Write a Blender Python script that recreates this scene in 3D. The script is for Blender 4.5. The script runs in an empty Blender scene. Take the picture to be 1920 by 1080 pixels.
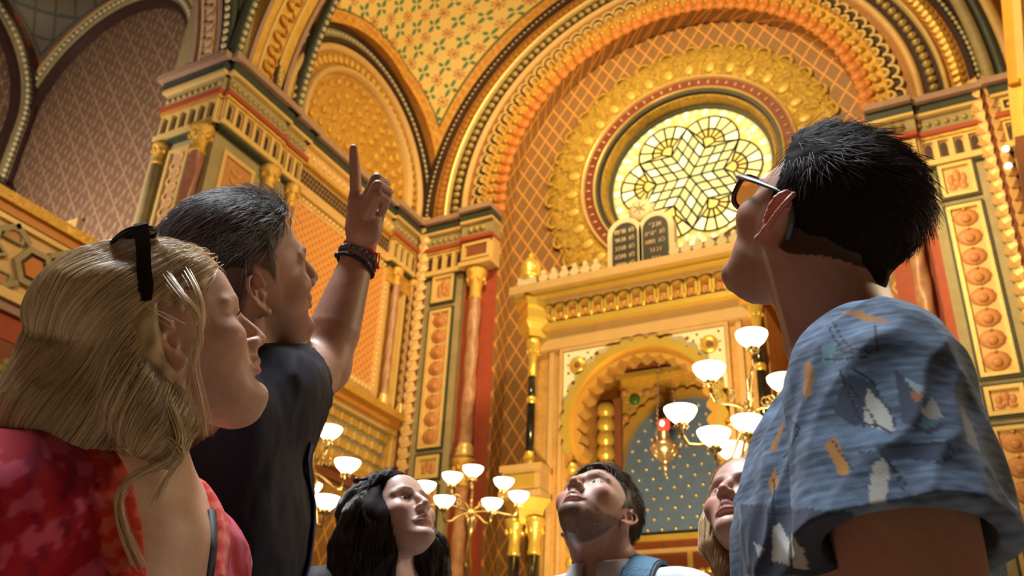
import bpy, bmesh, math, random
import numpy as np
from mathutils import Vector, Matrix
from mathutils.bvhtree import BVHTree

# ------------------------------------------------------------------ camera, world, main lights, exposure
sc = bpy.context.scene
COL = sc.collection
CAM = np.array([0.0, 0.0, 1.05])
FPX = 1723.4                                  # focal length for a 1920 px wide frame
YAW, PIT, ROL = math.radians(-28.773), math.radians(27.744), math.radians(2.754)
_cy, _sy, _cp, _sp = math.cos(YAW), math.sin(YAW), math.cos(PIT), math.sin(PIT)
FW = np.array([_sy*_cp, _cy*_cp, _sp])
_r0 = np.array([_cy, -_sy, 0.0]); _u0 = np.cross(_r0, FW)
RT = math.cos(ROL)*_r0 + math.sin(ROL)*_u0
UPV = -math.sin(ROL)*_r0 + math.cos(ROL)*_u0

def at(px, py, depth):
    """world point seen at a photo position, at a distance along the view axis"""
    return CAM + (RT*(px-960)/FPX - UPV*(py-540)/FPX + FW)*depth

cam_data = bpy.data.cameras.new('camera')
cam = bpy.data.objects.new('camera', cam_data)
COL.objects.link(cam)
M = Matrix.Identity(4)
for i in range(3):
    M[i][0], M[i][1], M[i][2], M[i][3] = RT[i], UPV[i], -FW[i], CAM[i]
cam.matrix_world = M
cam_data.sensor_width = 36.0
cam_data.lens = 36.0*FPX/1920
cam_data.clip_start = 0.05
cam_data.dof.use_dof = True
cam_data.dof.focus_distance = 1.2
cam_data.dof.aperture_fstop = 9.0
sc.camera = cam

world = bpy.data.worlds.new('world'); sc.world = world
world.use_nodes = True
bg = world.node_tree.nodes['Background']
bg.inputs[0].default_value = (1.0, 0.80, 0.62, 1); bg.inputs[1].default_value = 0.12

sc.view_settings.view_transform = 'Standard'
sc.view_settings.look = 'None'
sc.view_settings.exposure = 0.0
sc.view_settings.gamma = 1.0
sc.view_settings.use_curve_mapping = False
sc.cycles.use_denoising = True
sc.cycles.max_bounces = 6
sc.cycles.diffuse_bounces = 3
sc.cycles.glossy_bounces = 3
sc.cycles.transmission_bounces = 4
sc.cycles.transparent_max_bounces = 6
sc.cycles.sample_clamp_indirect = 6.0
sc.cycles.caustics_reflective = False
sc.cycles.caustics_refractive = False

def lamp(name, kind, loc, target, energy, color, size=0.5, spot=60, blend=0.6):
    l = bpy.data.lights.new(name, kind); l.energy = energy; l.color = color
    if kind == 'AREA': l.shape = 'DISK'; l.size = size
    else: l.shadow_soft_size = size
    if kind == 'SPOT': l.spot_size = math.radians(spot); l.spot_blend = blend
    o = bpy.data.objects.new(name, l); COL.objects.link(o)
    o.location = loc
    o.rotation_euler = (Vector(target)-Vector(loc)).to_track_quat('-Z', 'Y').to_euler()
    return o

WARM = (1.0, 0.74, 0.33)
d_ = lamp('dome_skylight', 'AREA', (-3.6, 1.6, 15.5), (-0.7, 1.4, 1.5), 245, (0.92, 0.96, 1.0), 6.0)
d_.data.spread = math.radians(34)
lamp('hall_flood_east', 'SPOT', (-3.7, 4.6, 13.5), (-3.7, 12.5, 8.6), 3000, WARM, 0.25, 95, 0.8)
lamp('hall_flood_low', 'SPOT', (-2.6, 7.0, 1.9), (-4.2, 12.0, 8.0), 1500, WARM, 0.3, 110, 0.8)
lamp('hall_flood_west', 'SPOT', (2.4, 6.8, 11.5), (-8.6, 9.2, 10.0), 2600, WARM, 0.25, 80, 0.8)
lamp('gallery_wall_fill', 'SPOT', (-11.2, 4.2, 6.4), (-11.6, 7.5, 8.6), 900, (1.0, 0.84, 0.64), 0.15, 120, 0.9)  # unseen spot added to brighten the lattice wall of the gallery
lamp('gallery_fill', 'SPOT', (-4.5, 1.5, 6.5), (-8.6, 5.0, 6.0), 420, (1.0, 0.80, 0.50), 0.3, 90, 0.9)
lamp('face_fill_south', 'SPOT', (2.9, 5.2, 4.4), (-0.95, 0.9, 1.5), 420, (1.0, 0.78, 0.50), 0.35, 42, 0.7)  # unseen warm spot added to light the fronts of the faces
lamp('south_edge_fill', 'SPOT', (-2.0, 4.2, 10.5), (1.05, 9.2, 8.2), 2600, WARM, 0.25, 46, 0.7)  # unseen spot added to brighten the leaning arch edge at the right
# ------------------------------------------------------------------ helpers
random.seed(7)
rng = np.random.default_rng(11)
PI = math.pi

def link(o, parent=None):
    COL.objects.link(o)
    if parent is not None: o.parent = parent
    return o

def tag(o, label=None, cat=None, group=None, kind=None):
    if label: o['label'] = label
    if cat: o['category'] = cat
    if group: o['group'] = group
    if kind: o['kind'] = kind
    return o

def empty(name, loc=(0, 0, 0), label=None, cat=None, group=None, rz=0.0):
    o = bpy.data.objects.new(name, None); link(o)
    o.location = loc; o.rotation_euler = (0, 0, rz); o.empty_display_size = 0.1
    return tag(o, label, cat, group)

def mesh_obj(name, verts, faces, mat, parent=None, smooth=False):
    me = bpy.data.meshes.new(name)
    me.from_pydata([tuple(map(float, v)) for v in verts], [], [tuple(map(int, f)) for f in faces])
    if mat: me.materials.append(mat)
    if smooth: me.polygons.foreach_set('use_smooth', [True]*len(me.polygons))
    me.update()
    return link(bpy.data.objects.new(name, me), parent)

def copy_obj(o, parent, mw=None):
    c = o.copy(); COL.objects.link(c); c.parent = parent
    if mw is not None: c.matrix_basis = mw
    return c

def copy_tree(o, parent=None):
    c = o.copy(); COL.objects.link(c); c.parent = parent
    for ch in list(o.children): copy_tree(ch, c)
    return c

class MB:
    """collects simple solids, then links them as ONE mesh object"""
    def __init__(s): s.v = []; s.f = []; s.sm = []; s.mi = []; s.cur = 0
    def add(s, verts, faces, smooth=False):
        b = len(s.v); s.v += [tuple(map(float, v)) for v in verts]
        s.f += [tuple(b+i for i in f) for f in faces]; s.sm += [smooth]*len(faces); s.mi += [s.cur]*len(faces)
        return s
    def box(s, a, b):
        x0, x1 = sorted((a[0], b[0])); y0, y1 = sorted((a[1], b[1])); z0, z1 = sorted((a[2], b[2]))
        v = [(x0,y0,z0),(x1,y0,z0),(x1,y1,z0),(x0,y1,z0),(x0,y0,z1),(x1,y0,z1),(x1,y1,z1),(x0,y1,z1)]
        return s.add(v, [(0,3,2,1),(4,5,6,7),(0,1,5,4),(1,2,6,5),(2,3,7,6),(3,0,4,7)])
    def lathe(s, prof, c=(0, 0, 0), n=16, smooth=True, axis='z'):
        v = []; f = []; m = len(prof)
        for i in range(n):
            a = 2*PI*i/n; ca, sa = math.cos(a), math.sin(a)
            for (r_, z_) in prof:
                p = (r_*ca, r_*sa, z_)
                if axis == 'y': p = (p[0], -p[2], p[1])
                v.append((p[0]+c[0], p[1]+c[1], p[2]+c[2]))
        for i in range(n):
            j = (i+1) % n
            for k in range(m-1): f.append((i*m+k, j*m+k, j*m+k+1, i*m+k+1))
        f.append(tuple(i*m for i in range(n))[::-1]); f.append(tuple(i*m+m-1 for i in range(n)))
        return s.add(v, f, smooth)
    def tube(s, pts, rad, n=8, closed=False, smooth=True, flat=1.0):
        pts = [Vector(p) for p in pts]; m = len(pts); v = []; f = []
        if not hasattr(rad, '__len__'): rad = [rad]*m
        ref = None
        for i, p in enumerate(pts):
            if closed: t = pts[(i+1) % m]-pts[i-1]
            else: t = pts[min(i+1, m-1)]-pts[max(i-1, 0)]
            t.normalize()
            if ref is None: ref = Vector((0, 0, 1)) if abs(t.z) < 0.9 else Vector((1, 0, 0))
            a = (ref-t*ref.dot(t)); a = a.normalized() if a.length > 1e-6 else t.orthogonal().normalized()
            ref = a; b = t.cross(a)
            for k in range(n):
                an = 2*PI*k/n; v.append(p+(a*math.cos(an)*flat+b*math.sin(an))*rad[i])
        for i in range(m if closed else m-1):
            j = (i+1) % m
            for k in range(n): f.append((i*n+k, i*n+(k+1) % n, j*n+(k+1) % n, j*n+k))
        if not closed:
            f.append(tuple(range(n))[::-1]); f.append(tuple((m-1)*n+k for k in range(n)))
        return s.add(v, f, smooth)
    def prism(s, poly, d0, d1, frame=None):
        """extrude a 2D polygon (a,b) along a third axis; frame maps (a,b,d)->xyz"""
        fr = frame or (lambda a, b, d: (a, d, b)); n = len(poly)
        v = [fr(a, b, d0) for a, b in poly]+[fr(a, b, d1) for a, b in poly]
        f = [tuple(range(n)), tuple(range(2*n-1, n-1, -1))]+[(i, n+i, n+(i+1) % n, (i+1) % n) for i in range(n)]
        return s.add(v, f)
    def sweep(s, path, prof, closed=False, smooth=False):
        """path: list of (origin, axisU, axisV); prof: closed 2D polygon"""
        m = len(prof); v = []; f = []
        for o, a, b in path:
            for p, q in prof: v.append((o[0]+a[0]*p+b[0]*q, o[1]+a[1]*p+b[1]*q, o[2]+a[2]*p+b[2]*q))
        n = len(path)
        for i in range(n if closed else n-1):
            j = (i+1) % n
            for k in range(m): f.append((i*m+k, i*m+(k+1) % m, j*m+(k+1) % m, j*m+k))
        if not closed: f.append(tuple(range(m))[::-1]); f.append(tuple((n-1)*m+k for k in range(m)))
        return s.add(v, f, smooth)
    def sphere(s, c, r_, nu=10, nv=6, sc_=(1, 1, 1)):
        prof = [(r_*math.sin(PI*k/nv), -r_*math.cos(PI*k/nv)) for k in range(nv+1)]
        v = []; f = []
        for i in range(nu):
            a = 2*PI*i/nu
            for (q, z_) in prof: v.append((c[0]+q*math.cos(a)*sc_[0], c[1]+q*math.sin(a)*sc_[1], c[2]+z_*sc_[2]))
        m = nv+1
        for i in range(nu):
            j = (i+1) % nu
            for k in range(nv): f.append((i*m+k, j*m+k, j*m+k+1, i*m+k+1))
        return s.add(v, f, True)
    def build(s, name, mat, parent=None, fix=True):
        me = bpy.data.meshes.new(name); me.from_pydata(s.v, [], s.f)
        for m_ in (mat if isinstance(mat, (list, tuple)) else [mat]): me.materials.append(m_)
        me.polygons.foreach_set('use_smooth', s.sm); me.polygons.foreach_set('material_index', s.mi)
        if fix:
            bm = bmesh.new(); bm.from_mesh(me); bmesh.ops.recalc_face_normals(bm, faces=bm.faces); bm.to_mesh(me); bm.free()
        me.update()
        return link(bpy.data.objects.new(name, me), parent)

# ------------------------------------------------------------------ materials
class NT:
    def __init__(s, name):
        m = bpy.data.materials.new(name); m.use_nodes = True; s.m = m; s.t = m.node_tree
        s.p = s.t.nodes['Principled BSDF']
    def n(s, typ, **kw):
        nd = s.t.nodes.new(typ)
        for k, v in kw.items():
            if k in ('op',): nd.operation = v
            elif hasattr(nd, k) and not k[0].isupper(): setattr(nd, k, v)
            else: nd.inputs[k.replace('_', ' ')].default_value = v
        return nd
    def l(s, a, b): s.t.links.new(a, b)
    def math(s, op, a, b=None, c=None):
        nd = s.t.nodes.new('ShaderNodeMath'); nd.operation = op
        for i, x in enumerate((a, b, c)):
            if x is None: continue
            if isinstance(x, (int, float)): nd.inputs[i].default_value = x
            else: s.l(x, nd.inputs[i])
        return nd.outputs[0]
    def mix(s, fac, a, b):
        nd = s.t.nodes.new('ShaderNodeMix'); nd.data_type = 'RGBA'
        for sock, x in ((nd.inputs[0], fac), (nd.inputs[6], a), (nd.inputs[7], b)):
            if isinstance(x, (int, float)): sock.default_value = x
            elif isinstance(x, tuple): sock.default_value = (*x, 1) if len(x) == 3 else x
            else: s.l(x, sock)
        return nd.outputs[2]
    def set(s, **kw):
        for k, v in kw.items(): s.p.inputs[k.replace('_', ' ')].default_value = v

def plain(name, col, rough=0.5, metal=0.0, var=0.12, scale=6.0, bump=0.0, bscale=40.0, emit=None, estr=0.0, spec=0.5):
    t = NT(name)
    tc = t.n('ShaderNodeTexCoord'); no = t.n('ShaderNodeTexNoise', Scale=scale, Detail=4.0)
    t.l(tc.outputs['Object'], no.inputs['Vector'])
    dark = tuple(c*(1-var*1.6) for c in col); lite = tuple(min(1, c*(1+var)) for c in col)
    t.l(t.mix(no.outputs['Fac'], dark, lite), t.p.inputs['Base Color'])
    t.set(Roughness=rough, Metallic=metal); t.p.inputs['Specular IOR Level'].default_value = spec
    if bump:
        n2 = t.n('ShaderNodeTexNoise', Scale=bscale, Detail=5.0); t.l(tc.outputs['Object'], n2.inputs['Vector'])
        b = t.n('ShaderNodeBump', Strength=bump, Distance=0.02); t.l(n2.outputs['Fac'], b.inputs['Height']); t.l(b.outputs[0], t.p.inputs['Normal'])
    if emit: t.p.inputs['Emission Color'].default_value = (*emit, 1); t.p.inputs['Emission Strength'].default_value = estr
    return t.m

def vcol(name, rough=0.6, sss=0.0, sheen=0.0, bump=0.0, bscale=200.0, spec=0.4):
    t = NT(name)
    a = t.n('ShaderNodeVertexColor'); a.layer_name = 'Col'
    t.l(a.outputs[0], t.p.inputs['Base Color'])
    t.set(Roughness=rough); t.p.inputs['Specular IOR Level'].default_value = spec
    if sss:
        t.p.inputs['Subsurface Weight'].default_value = sss
        t.p.inputs['Subsurface Radius'].default_value = (1.0, 0.35, 0.2); t.p.inputs['Subsurface Scale'].default_value = 0.006
    if sheen: t.p.inputs['Sheen Weight'].default_value = sheen
    if bump:
        tc = t.n('ShaderNodeTexCoord'); n2 = t.n('ShaderNodeTexNoise', Scale=bscale, Detail=3.0); t.l(tc.outputs['Object'], n2.inputs['Vector'])
        b = t.n('ShaderNodeBump', Strength=bump, Distance=0.002); t.l(n2.outputs['Fac'], b.inputs['Height']); t.l(b.outputs[0], t.p.inputs['Normal'])
    return t.m
# ------------------------------------------------------------------ implicit surfaces for the people
class Frame:
    def __init__(s, o, rows): s.o = np.asarray(o, float); s.R = np.asarray(rows, float)     # rows: local axes in world
    def loc(s, P): return ((P-s.o.astype(P.dtype)) @ s.R.T.astype(P.dtype))
    def w(s, p): return s.o+np.asarray(p, float) @ s.R

WORLD = Frame((0, 0, 0), np.eye(3))

def head_frame(o, az, pitch, roll):
    az, pi_, ro = map(math.radians, (az, pitch, roll))
    ca, sa, cp, sp = math.cos(az), math.sin(az), math.cos(pi_), math.sin(pi_)
    F = np.array([sa*cp, ca*cp, sp]); Rr = np.array([ca, -sa, 0]); U = np.cross(Rr, F)
    c, s_ = math.cos(ro), math.sin(ro)
    return Frame(o, [c*Rr+s_*U, F, -s_*Rr+c*U])

def f32(x): return np.asarray(x, np.float32)

def d_cone(p, a, b, ra, rb):
    a = f32(a); ba = f32(b)-a; pa = p-a; bb = float(ba@ba)+1e-12
    t = np.clip(pa@ba/np.float32(bb), 0, 1)
    q = pa-t[:, None]*ba
    return np.sqrt((q*q).sum(1))-(np.float32(ra)+t*np.float32(rb-ra))

def d_ell(p, c, rad, rot=None):
    q = p-f32(c)
    if rot is not None: q = q@f32(rot).T
    ra = f32(rad); a = q/ra; k0 = np.sqrt((a*a).sum(1)); b = a/ra; k1 = np.sqrt((b*b).sum(1))+1e-6
    return np.maximum(k0*(k0-1)/k1, np.sqrt((q*q).sum(1))-np.float32(max(rad)))

def rotx(d): c, s_ = math.cos(math.radians(d)), math.sin(math.radians(d)); return np.array([[1,0,0],[0,c,-s_],[0,s_,c]])
def roty(d): c, s_ = math.cos(math.radians(d)), math.sin(math.radians(d)); return np.array([[c,0,s_],[0,1,0],[-s_,0,c]])
def rotz(d): c, s_ = math.cos(math.radians(d)), math.sin(math.radians(d)); return np.array([[c,-s_,0],[s_,c,0],[0,0,1]])

class SDF:
    def __init__(s): s.ops = []
    def _add(s, fr, fn, mode, k, c, rad): s.ops.append((fr, fn, mode, float(k), fr.w(c), float(rad))); return s
    def cone(s, a, b, ra, rb=None, k=0.01, mode='u', fr=WORLD):
        rb = ra if rb is None else rb; a = np.asarray(a, float); b = np.asarray(b, float)
        return s._add(fr, lambda p: d_cone(p, a, b, ra, rb), mode, k, (a+b)/2, np.linalg.norm(b-a)/2+max(ra, rb))
    def chain(s, pts, rads, k=0.004, mode='u', fr=WORLD, k0=None):
        if not hasattr(rads, '__len__'): rads = [rads]*len(pts)
        P_ = [np.asarray(p, float) for p in pts]
        def fn(p):
            d = None
            for i in range(len(P_)-1):
                e = d_cone(p, P_[i], P_[i+1], rads[i], rads[i+1]); d = e if d is None else np.minimum(d, e)
            return d
        c = np.mean(P_, 0)
        return s._add(fr, fn, mode, k, c, max(np.linalg.norm(q-c) for q in P_)+max(rads))
    def ell(s, c, rad, rot=None, k=0.01, mode='u', fr=WORLD):
        if not hasattr(rad, '__len__'): rad = (rad,)*3
        return s._add(fr, lambda p: d_ell(p, c, rad, rot), mode, k, c, max(rad))
    def fn(s, f_, c, rad, k=0.005, mode='u', fr=WORLD): return s._add(fr, f_, mode, k, c, rad)
    def ev(s, P, center=None, half=None):
        P = f32(P); d = np.full(len(P), 0.5, np.float32); cache = {}
        for fr, fn, mode, k, c, rad in s.ops:
            if center is not None and mode != 'i' and np.linalg.norm(center-c) > rad+half+k+0.05: continue
            key = id(fr)
            if key not in cache: cache[key] = P if fr is WORLD else fr.loc(P)
            v = fn(cache[key])
            if mode == 'u':
                h = np.maximum(k-np.abs(d-v), 0)/max(k, 1e-6); d = np.minimum(d, v)-h*h*np.float32(k*0.25)
            elif mode == 's':
                h = np.maximum(k-np.abs(d+v), 0)/max(k, 1e-6); d = np.maximum(d, -v)+h*h*np.float32(k*0.25)
            elif mode == 'i':
                h = np.maximum(k-np.abs(d-v), 0)/max(k, 1e-6); d = np.maximum(d, v)+h*h*np.float32(k*0.25)
            else: d = d+v
        return d
    def grad(s, P, e=0.002):
        g = np.stack([s.ev(P+f32(np.eye(3)[i]*e))-s.ev(P-f32(np.eye(3)[i]*e)) for i in range(3)], 1)
        return g/(np.linalg.norm(g, axis=1)[:, None]+1e-9)

def extract(S, lo, hi, h, nb=14, thr=1.3):
    """surface nets over only the blocks that the surface crosses"""
    lo = np.asarray(lo, float); hi = np.asarray(hi, float); B = nb*h
    nblk = np.ceil((hi-lo)/B).astype(int)
    g = np.stack(np.meshgrid(*[np.arange(n) for n in nblk], indexing='ij'), -1).reshape(-1, 3)
    half = B*math.sqrt(3)/2
    # coarse screen: 2x2x2 sample points of each block
    cs = lo+(g+0.5)*B
    act = np.zeros(len(g), bool)
    for ox in (-.25, .25):
        for oy in (-.25, .25):
            for oz in (-.25, .25):
                act |= np.abs(S.ev(cs+np.array([ox, oy, oz])*B)) < half*0.5*thr
    g = g[act]
    r_ = np.arange(nb+1)
    node = np.stack(np.meshgrid(r_, r_, r_, indexing='ij'), -1).reshape(-1, 3)
    dims = nblk*nb+2
    def key(c): return (c[:, 0].astype(np.int64)*dims[1]+c[:, 1])*dims[2]+c[:, 2]
    ck, cp, ek = [], [], [[], [], []]
    for b in g:
        base = b*nb; P = lo+(base+node)*h
        cen = lo+(b+0.5)*B
        V = S.ev(P, cen, half)
        if V.min() > 0 or V.max() < 0: continue
        V = V.reshape(nb+1, nb+1, nb+1); I = V < 0
        cnt = np.zeros((nb, nb, nb), np.float32); acc = np.zeros((nb, nb, nb, 3), np.float32)
        for ax in range(3):
            sl0 = [slice(None)]*3; sl1 = [slice(None)]*3; sl0[ax] = slice(0, nb); sl1[ax] = slice(1, nb+1)
            a, c = V[tuple(sl0)], V[tuple(sl1)]; cr = (a < 0) != (c < 0)
            t = np.where(cr, a/(a-c+1e-12), 0)
            o1, o2 = [q for q in range(3) if q != ax]
            for d1 in (0, 1):
                for d2 in (0, 1):
                    s_ = [slice(None)]*3; s_[o1] = slice(d1, d1+nb); s_[o2] = slice(d2, d2+nb); s_ = tuple(s_)
                    cc = cr[s_]; cnt += cc; acc[..., ax] += t[s_]*cc; acc[..., o1] += d1*cc; acc[..., o2] += d2*cc
            idx = np.argwhere(cr[:nb, :nb, :nb])
            if len(idx): ek[ax].append(np.c_[idx+base, I[:nb, :nb, :nb][tuple(idx.T)]])
        m = np.argwhere(cnt > 0)
        mi = tuple(m.T)
        ck.append(key(m+base)); cp.append(lo+(base+m+acc[mi]/cnt[mi][:, None])*h)
    if not ck: return np.zeros((0, 3)), np.zeros((0, 4), int)
    ck = np.concatenate(ck); cp = np.concatenate(cp); od = np.argsort(ck); ck = ck[od]; cp = cp[od]
    faces = []
    for ax in range(3):
        if not ek[ax]: continue
        e = np.concatenate(ek[ax]); n = e[:, :3]; ins = e[:, 3].astype(bool)
        o1, o2 = (ax+1) % 3, (ax+2) % 3
        q = []; ok = np.ones(len(n), bool)
        for d1, d2 in ((0, 0), (-1, 0), (-1, -1), (0, -1)):
            c = n.copy(); c[:, o1] += d1; c[:, o2] += d2
            ok &= (c >= 0).all(1); kk = key(c); j = np.searchsorted(ck, kk); j = np.minimum(j, len(ck)-1); ok &= ck[j] == kk; q.append(j)
        q = np.stack(q, 1); q[~ins] = q[~ins][:, ::-1]
        faces.append(q[ok])
    return cp, np.concatenate(faces)

def surf_obj(name, V, F, mat, parent=None, col=None):
    me = bpy.data.meshes.new(name)
    me.vertices.add(len(V)); me.vertices.foreach_set('co', np.asarray(V, np.float32).ravel())
    me.loops.add(len(F)*4); me.loops.foreach_set('vertex_index', np.asarray(F, np.int32).ravel())
    me.polygons.add(len(F)); me.polygons.foreach_set('loop_start', np.arange(len(F), dtype=np.int32)*4)
    me.polygons.foreach_set('use_smooth', np.ones(len(F), bool))
    me.materials.append(mat); me.update(calc_edges=True)
    if col is not None:
        at_ = me.color_attributes.new('Col', 'FLOAT_COLOR', 'POINT')
        at_.data.foreach_set('color', np.c_[col, np.ones(len(V))].astype(np.float32).ravel())
    return link(bpy.data.objects.new(name, me), parent)

def strands(name, paths, rad, mat, parent, taper=0.35):
    """paths: (n, k, 3) hair strands as one curves object"""
    n, k, _ = paths.shape
    cd = bpy.data.hair_curves.new(name); cd.add_curves([k]*n)
    cd.attributes['position'].data.foreach_set('vector', paths.astype(np.float32).ravel())
    ra = cd.attributes.get('radius') or cd.attributes.new('radius', 'FLOAT', 'POINT')
    t = np.linspace(1, taper, k)
    ra.data.foreach_set('value', (np.outer(np.broadcast_to(rad, n), t)).astype(np.float32).ravel())
    cd.materials.append(mat)
    o = link(bpy.data.objects.new(name, cd), parent); o['kind'] = 'stuff'
    return o

def noise3(P, sc_, seed=0, oct_=2):
    """cheap smooth pseudo noise from sums of sines, about -1..1"""
    R = np.random.default_rng(seed); d = np.zeros(len(P))
    for o in range(oct_):
        for _ in range(3):
            w = R.normal(size=3); w *= sc_*(2**o)/np.linalg.norm(w); d += np.sin(P@w*2*PI+R.uniform(0, 6.28))/(3*1.6**o)
    return d
# ------------------------------------------------------------------ architecture
XC, ZC = -3.78, 10.12                       # axis and centre height of the great arch
YF, XL, YB = 12.0, -8.60, 12.35             # front wall, north side wall, apse wall

class Plane:
    """u, v along a wall and d out of it"""
    def __init__(s, f): s.f = f
    def __call__(s, u, v, d=0.0): return s.f(u, v, d)
    def box(s, mb, u0, u1, v0, v1, d0, d1):
        c = [s(u, v, d) for d in (d0, d1) for v in (v0, v1) for u in (u0, u1)]
        return mb.add(c, [(0, 1, 3, 2), (4, 6, 7, 5), (0, 4, 5, 1), (2, 3, 7, 6), (0, 2, 6, 4), (1, 5, 7, 3)])
    def frame(s, mb, u0, u1, v0, v1, w, d0, d1):
        s.box(mb, u0, u1, v0, v0+w, d0, d1); s.box(mb, u0, u1, v1-w, v1, d0, d1)
        s.box(mb, u0, u0+w, v0+w, v1-w, d0, d1); s.box(mb, u1-w, u1, v0+w, v1-w, d0, d1)
    def M(s, u, v, d, sc_=(1, 1, 1), rot=0.0):
        """matrix for a piece modelled in (u, v, d) local axes"""
        o = np.array(s(u, v, d)); a = np.array(s(u+1, v, d))-o; b = np.array(s(u, v+1, d))-o; c = np.array(s(u, v, d+1))-o
        ca, sa = math.cos(rot), math.sin(rot); a, b = a*ca+b*sa, -a*sa+b*ca
        m = Matrix.Identity(4)
        for i in range(3): m[i][0], m[i][1], m[i][2], m[i][3] = a[i]*sc_[0], b[i]*sc_[1], c[i]*sc_[2], o[i]
        return m
EAST = Plane(lambda u, v, d: (u, YF-d, v))
APSE = Plane(lambda u, v, d: (u, YB-d, v))
NORTH = Plane(lambda u, v, d: (XL+d, u, v))
PIERF = Plane(lambda u, v, d: (u, 6.98-d, v))

def piece(data, name, parent, M4=None):
    o = bpy.data.objects.new(name, data); COL.objects.link(o); o.parent = parent
    if M4 is not None: o.matrix_basis = M4
    return o
def proto(mb, mat):
    o = mb.build('proto', mat); d = o.data; bpy.data.objects.remove(o); return d
def grid_paint(name, pl, u0, u1, v0, v1, d, nu, nv, colf, parent, mat=None, curve=None):
    us, vs = np.linspace(u0, u1, nu), np.linspace(v0, v1, nv); U, V = np.meshgrid(us, vs)
    if curve is None: P = np.stack([np.array(pl(0., 0., d))[i]+U*(np.array(pl(1., 0., d))-np.array(pl(0., 0., d)))[i]+V*(np.array(pl(0., 1., d))-np.array(pl(0., 0., d)))[i] for i in range(3)], -1)
    else: P = curve(U, V)
    i = np.arange(nu*nv).reshape(nv, nu)
    F = np.stack([i[:-1, :-1], i[:-1, 1:], i[1:, 1:], i[1:, :-1]], -1).reshape(-1, 4)
    o = surf_obj(name, P.reshape(-1, 3), F, mat or PAINT, parent, np.clip(colf(U.ravel(), V.ravel()), 0.003, 1))
    return o

# materials
def gold_mat(name, lo, hi, rough=0.42, metal=0.35, scale=9.0, bump=0.5, bscale=28.0, kind='arab'):
    """gilded plaster: two tones and a fine arabesque relief"""
    t = NT(name); tc = t.n('ShaderNodeTexCoord')
    v = t.n('ShaderNodeTexVoronoi', Scale=scale); v.feature = 'SMOOTH_F1'; t.l(tc.outputs['Object'], v.inputs['Vector'])
    n = t.n('ShaderNodeTexNoise', Scale=scale*0.9, Detail=4.0, Distortion=1.6); t.l(tc.outputs['Object'], n.inputs['Vector'])
    w = t.n('ShaderNodeTexNoise', Scale=bscale, Detail=2.0, Distortion=2.4); t.l(tc.outputs['Object'], w.inputs['Vector'])
    k = t.math('ADD', t.math('MULTIPLY', n.outputs['Fac'], 0.6), t.math('MULTIPLY', w.outputs['Fac'], 0.5))
    k = t.math('MULTIPLY', t.math('SUBTRACT', k, 0.36), 3.0); k = t.math('MINIMUM', t.math('MAXIMUM', k, 0.0), 1.0)
    t.l(t.mix(k, lo, hi), t.p.inputs['Base Color']); t.set(Roughness=rough, Metallic=metal)
    b = t.n('ShaderNodeBump', Strength=bump, Distance=0.03); t.l(w.outputs['Fac'], b.inputs['Height']); t.l(b.outputs[0], t.p.inputs['Normal'])
    return t.m
PAINT = vcol('painted_plaster', 0.55, bump=0.25, bscale=60, spec=0.4)
GOLD = gold_mat('gilded_arabesque', (0.50, 0.22, 0.035), (0.86, 0.52, 0.10), scale=7)
GOLD2 = gold_mat('bright_gilding', (0.72, 0.38, 0.06), (0.92, 0.60, 0.14), rough=0.3, metal=0.5, scale=12)
ORNG = gold_mat('orange_gilt_band', (0.42, 0.13, 0.02), (0.75, 0.34, 0.06), scale=16, bscale=40)
OCHRE = gold_mat('ochre_gilding', (0.34, 0.19, 0.03), (0.82, 0.52, 0.09), rough=0.36, metal=0.45, scale=10, bump=.8, bscale=20)
CREAM = plain('cream_gilt_moulding', (0.86, 0.62, 0.25), 0.35, 0.25, var=0.08, bump=0.15)
PEACH = plain('peach_moulding', (0.74, 0.47, 0.19), 0.5, var=0.1, bump=0.15)
MAUVE = plain('mauve_moulding', (0.42, 0.26, 0.20), 0.55, var=0.12, bump=0.15)
DARKG = plain('dark_green_band', (0.045, 0.055, 0.045), 0.5, var=0.25, bump=0.2)
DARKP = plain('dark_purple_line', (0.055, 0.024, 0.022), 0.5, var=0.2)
RED = plain('red_plaster', (0.42, 0.075, 0.035), 0.6, var=0.15, bump=0.15)
REDBR = plain('red_brown_plaster', (0.28, 0.085, 0.035), 0.6, var=0.2, bump=0.15)
GREYG = plain('olive_grey_stone', (0.40, 0.32, 0.17), 0.55, var=0.18, bump=0.2)
BEADM = plain('olive_gilt_bead', (0.48, 0.36, 0.13), 0.4, 0.2, var=0.2)
SILV = plain('pale_bead', (0.62, 0.55, 0.36), 0.4, 0.2, var=0.15)
LEAFO = plain('orange_leaf', (0.66, 0.215, 0.04), 0.5, var=0.2, bump=0.2)
LEAFG = plain('golden_leaf', (0.80, 0.48, 0.10), 0.4, 0.3, var=0.2, bump=0.2)
WOODR = plain('dark_red_wood', (0.22, 0.05, 0.02), 0.4, var=0.25, scale=14)
BLACKM = plain('black_marble', (0.02, 0.018, 0.018), 0.12, var=0.5, scale=10)
BRASS = plain('polished_brass', (0.86, 0.60, 0.22), 0.22, 0.9, var=0.06)
IRON = plain('dark_came', (0.03, 0.025, 0.015), 0.5)

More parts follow.
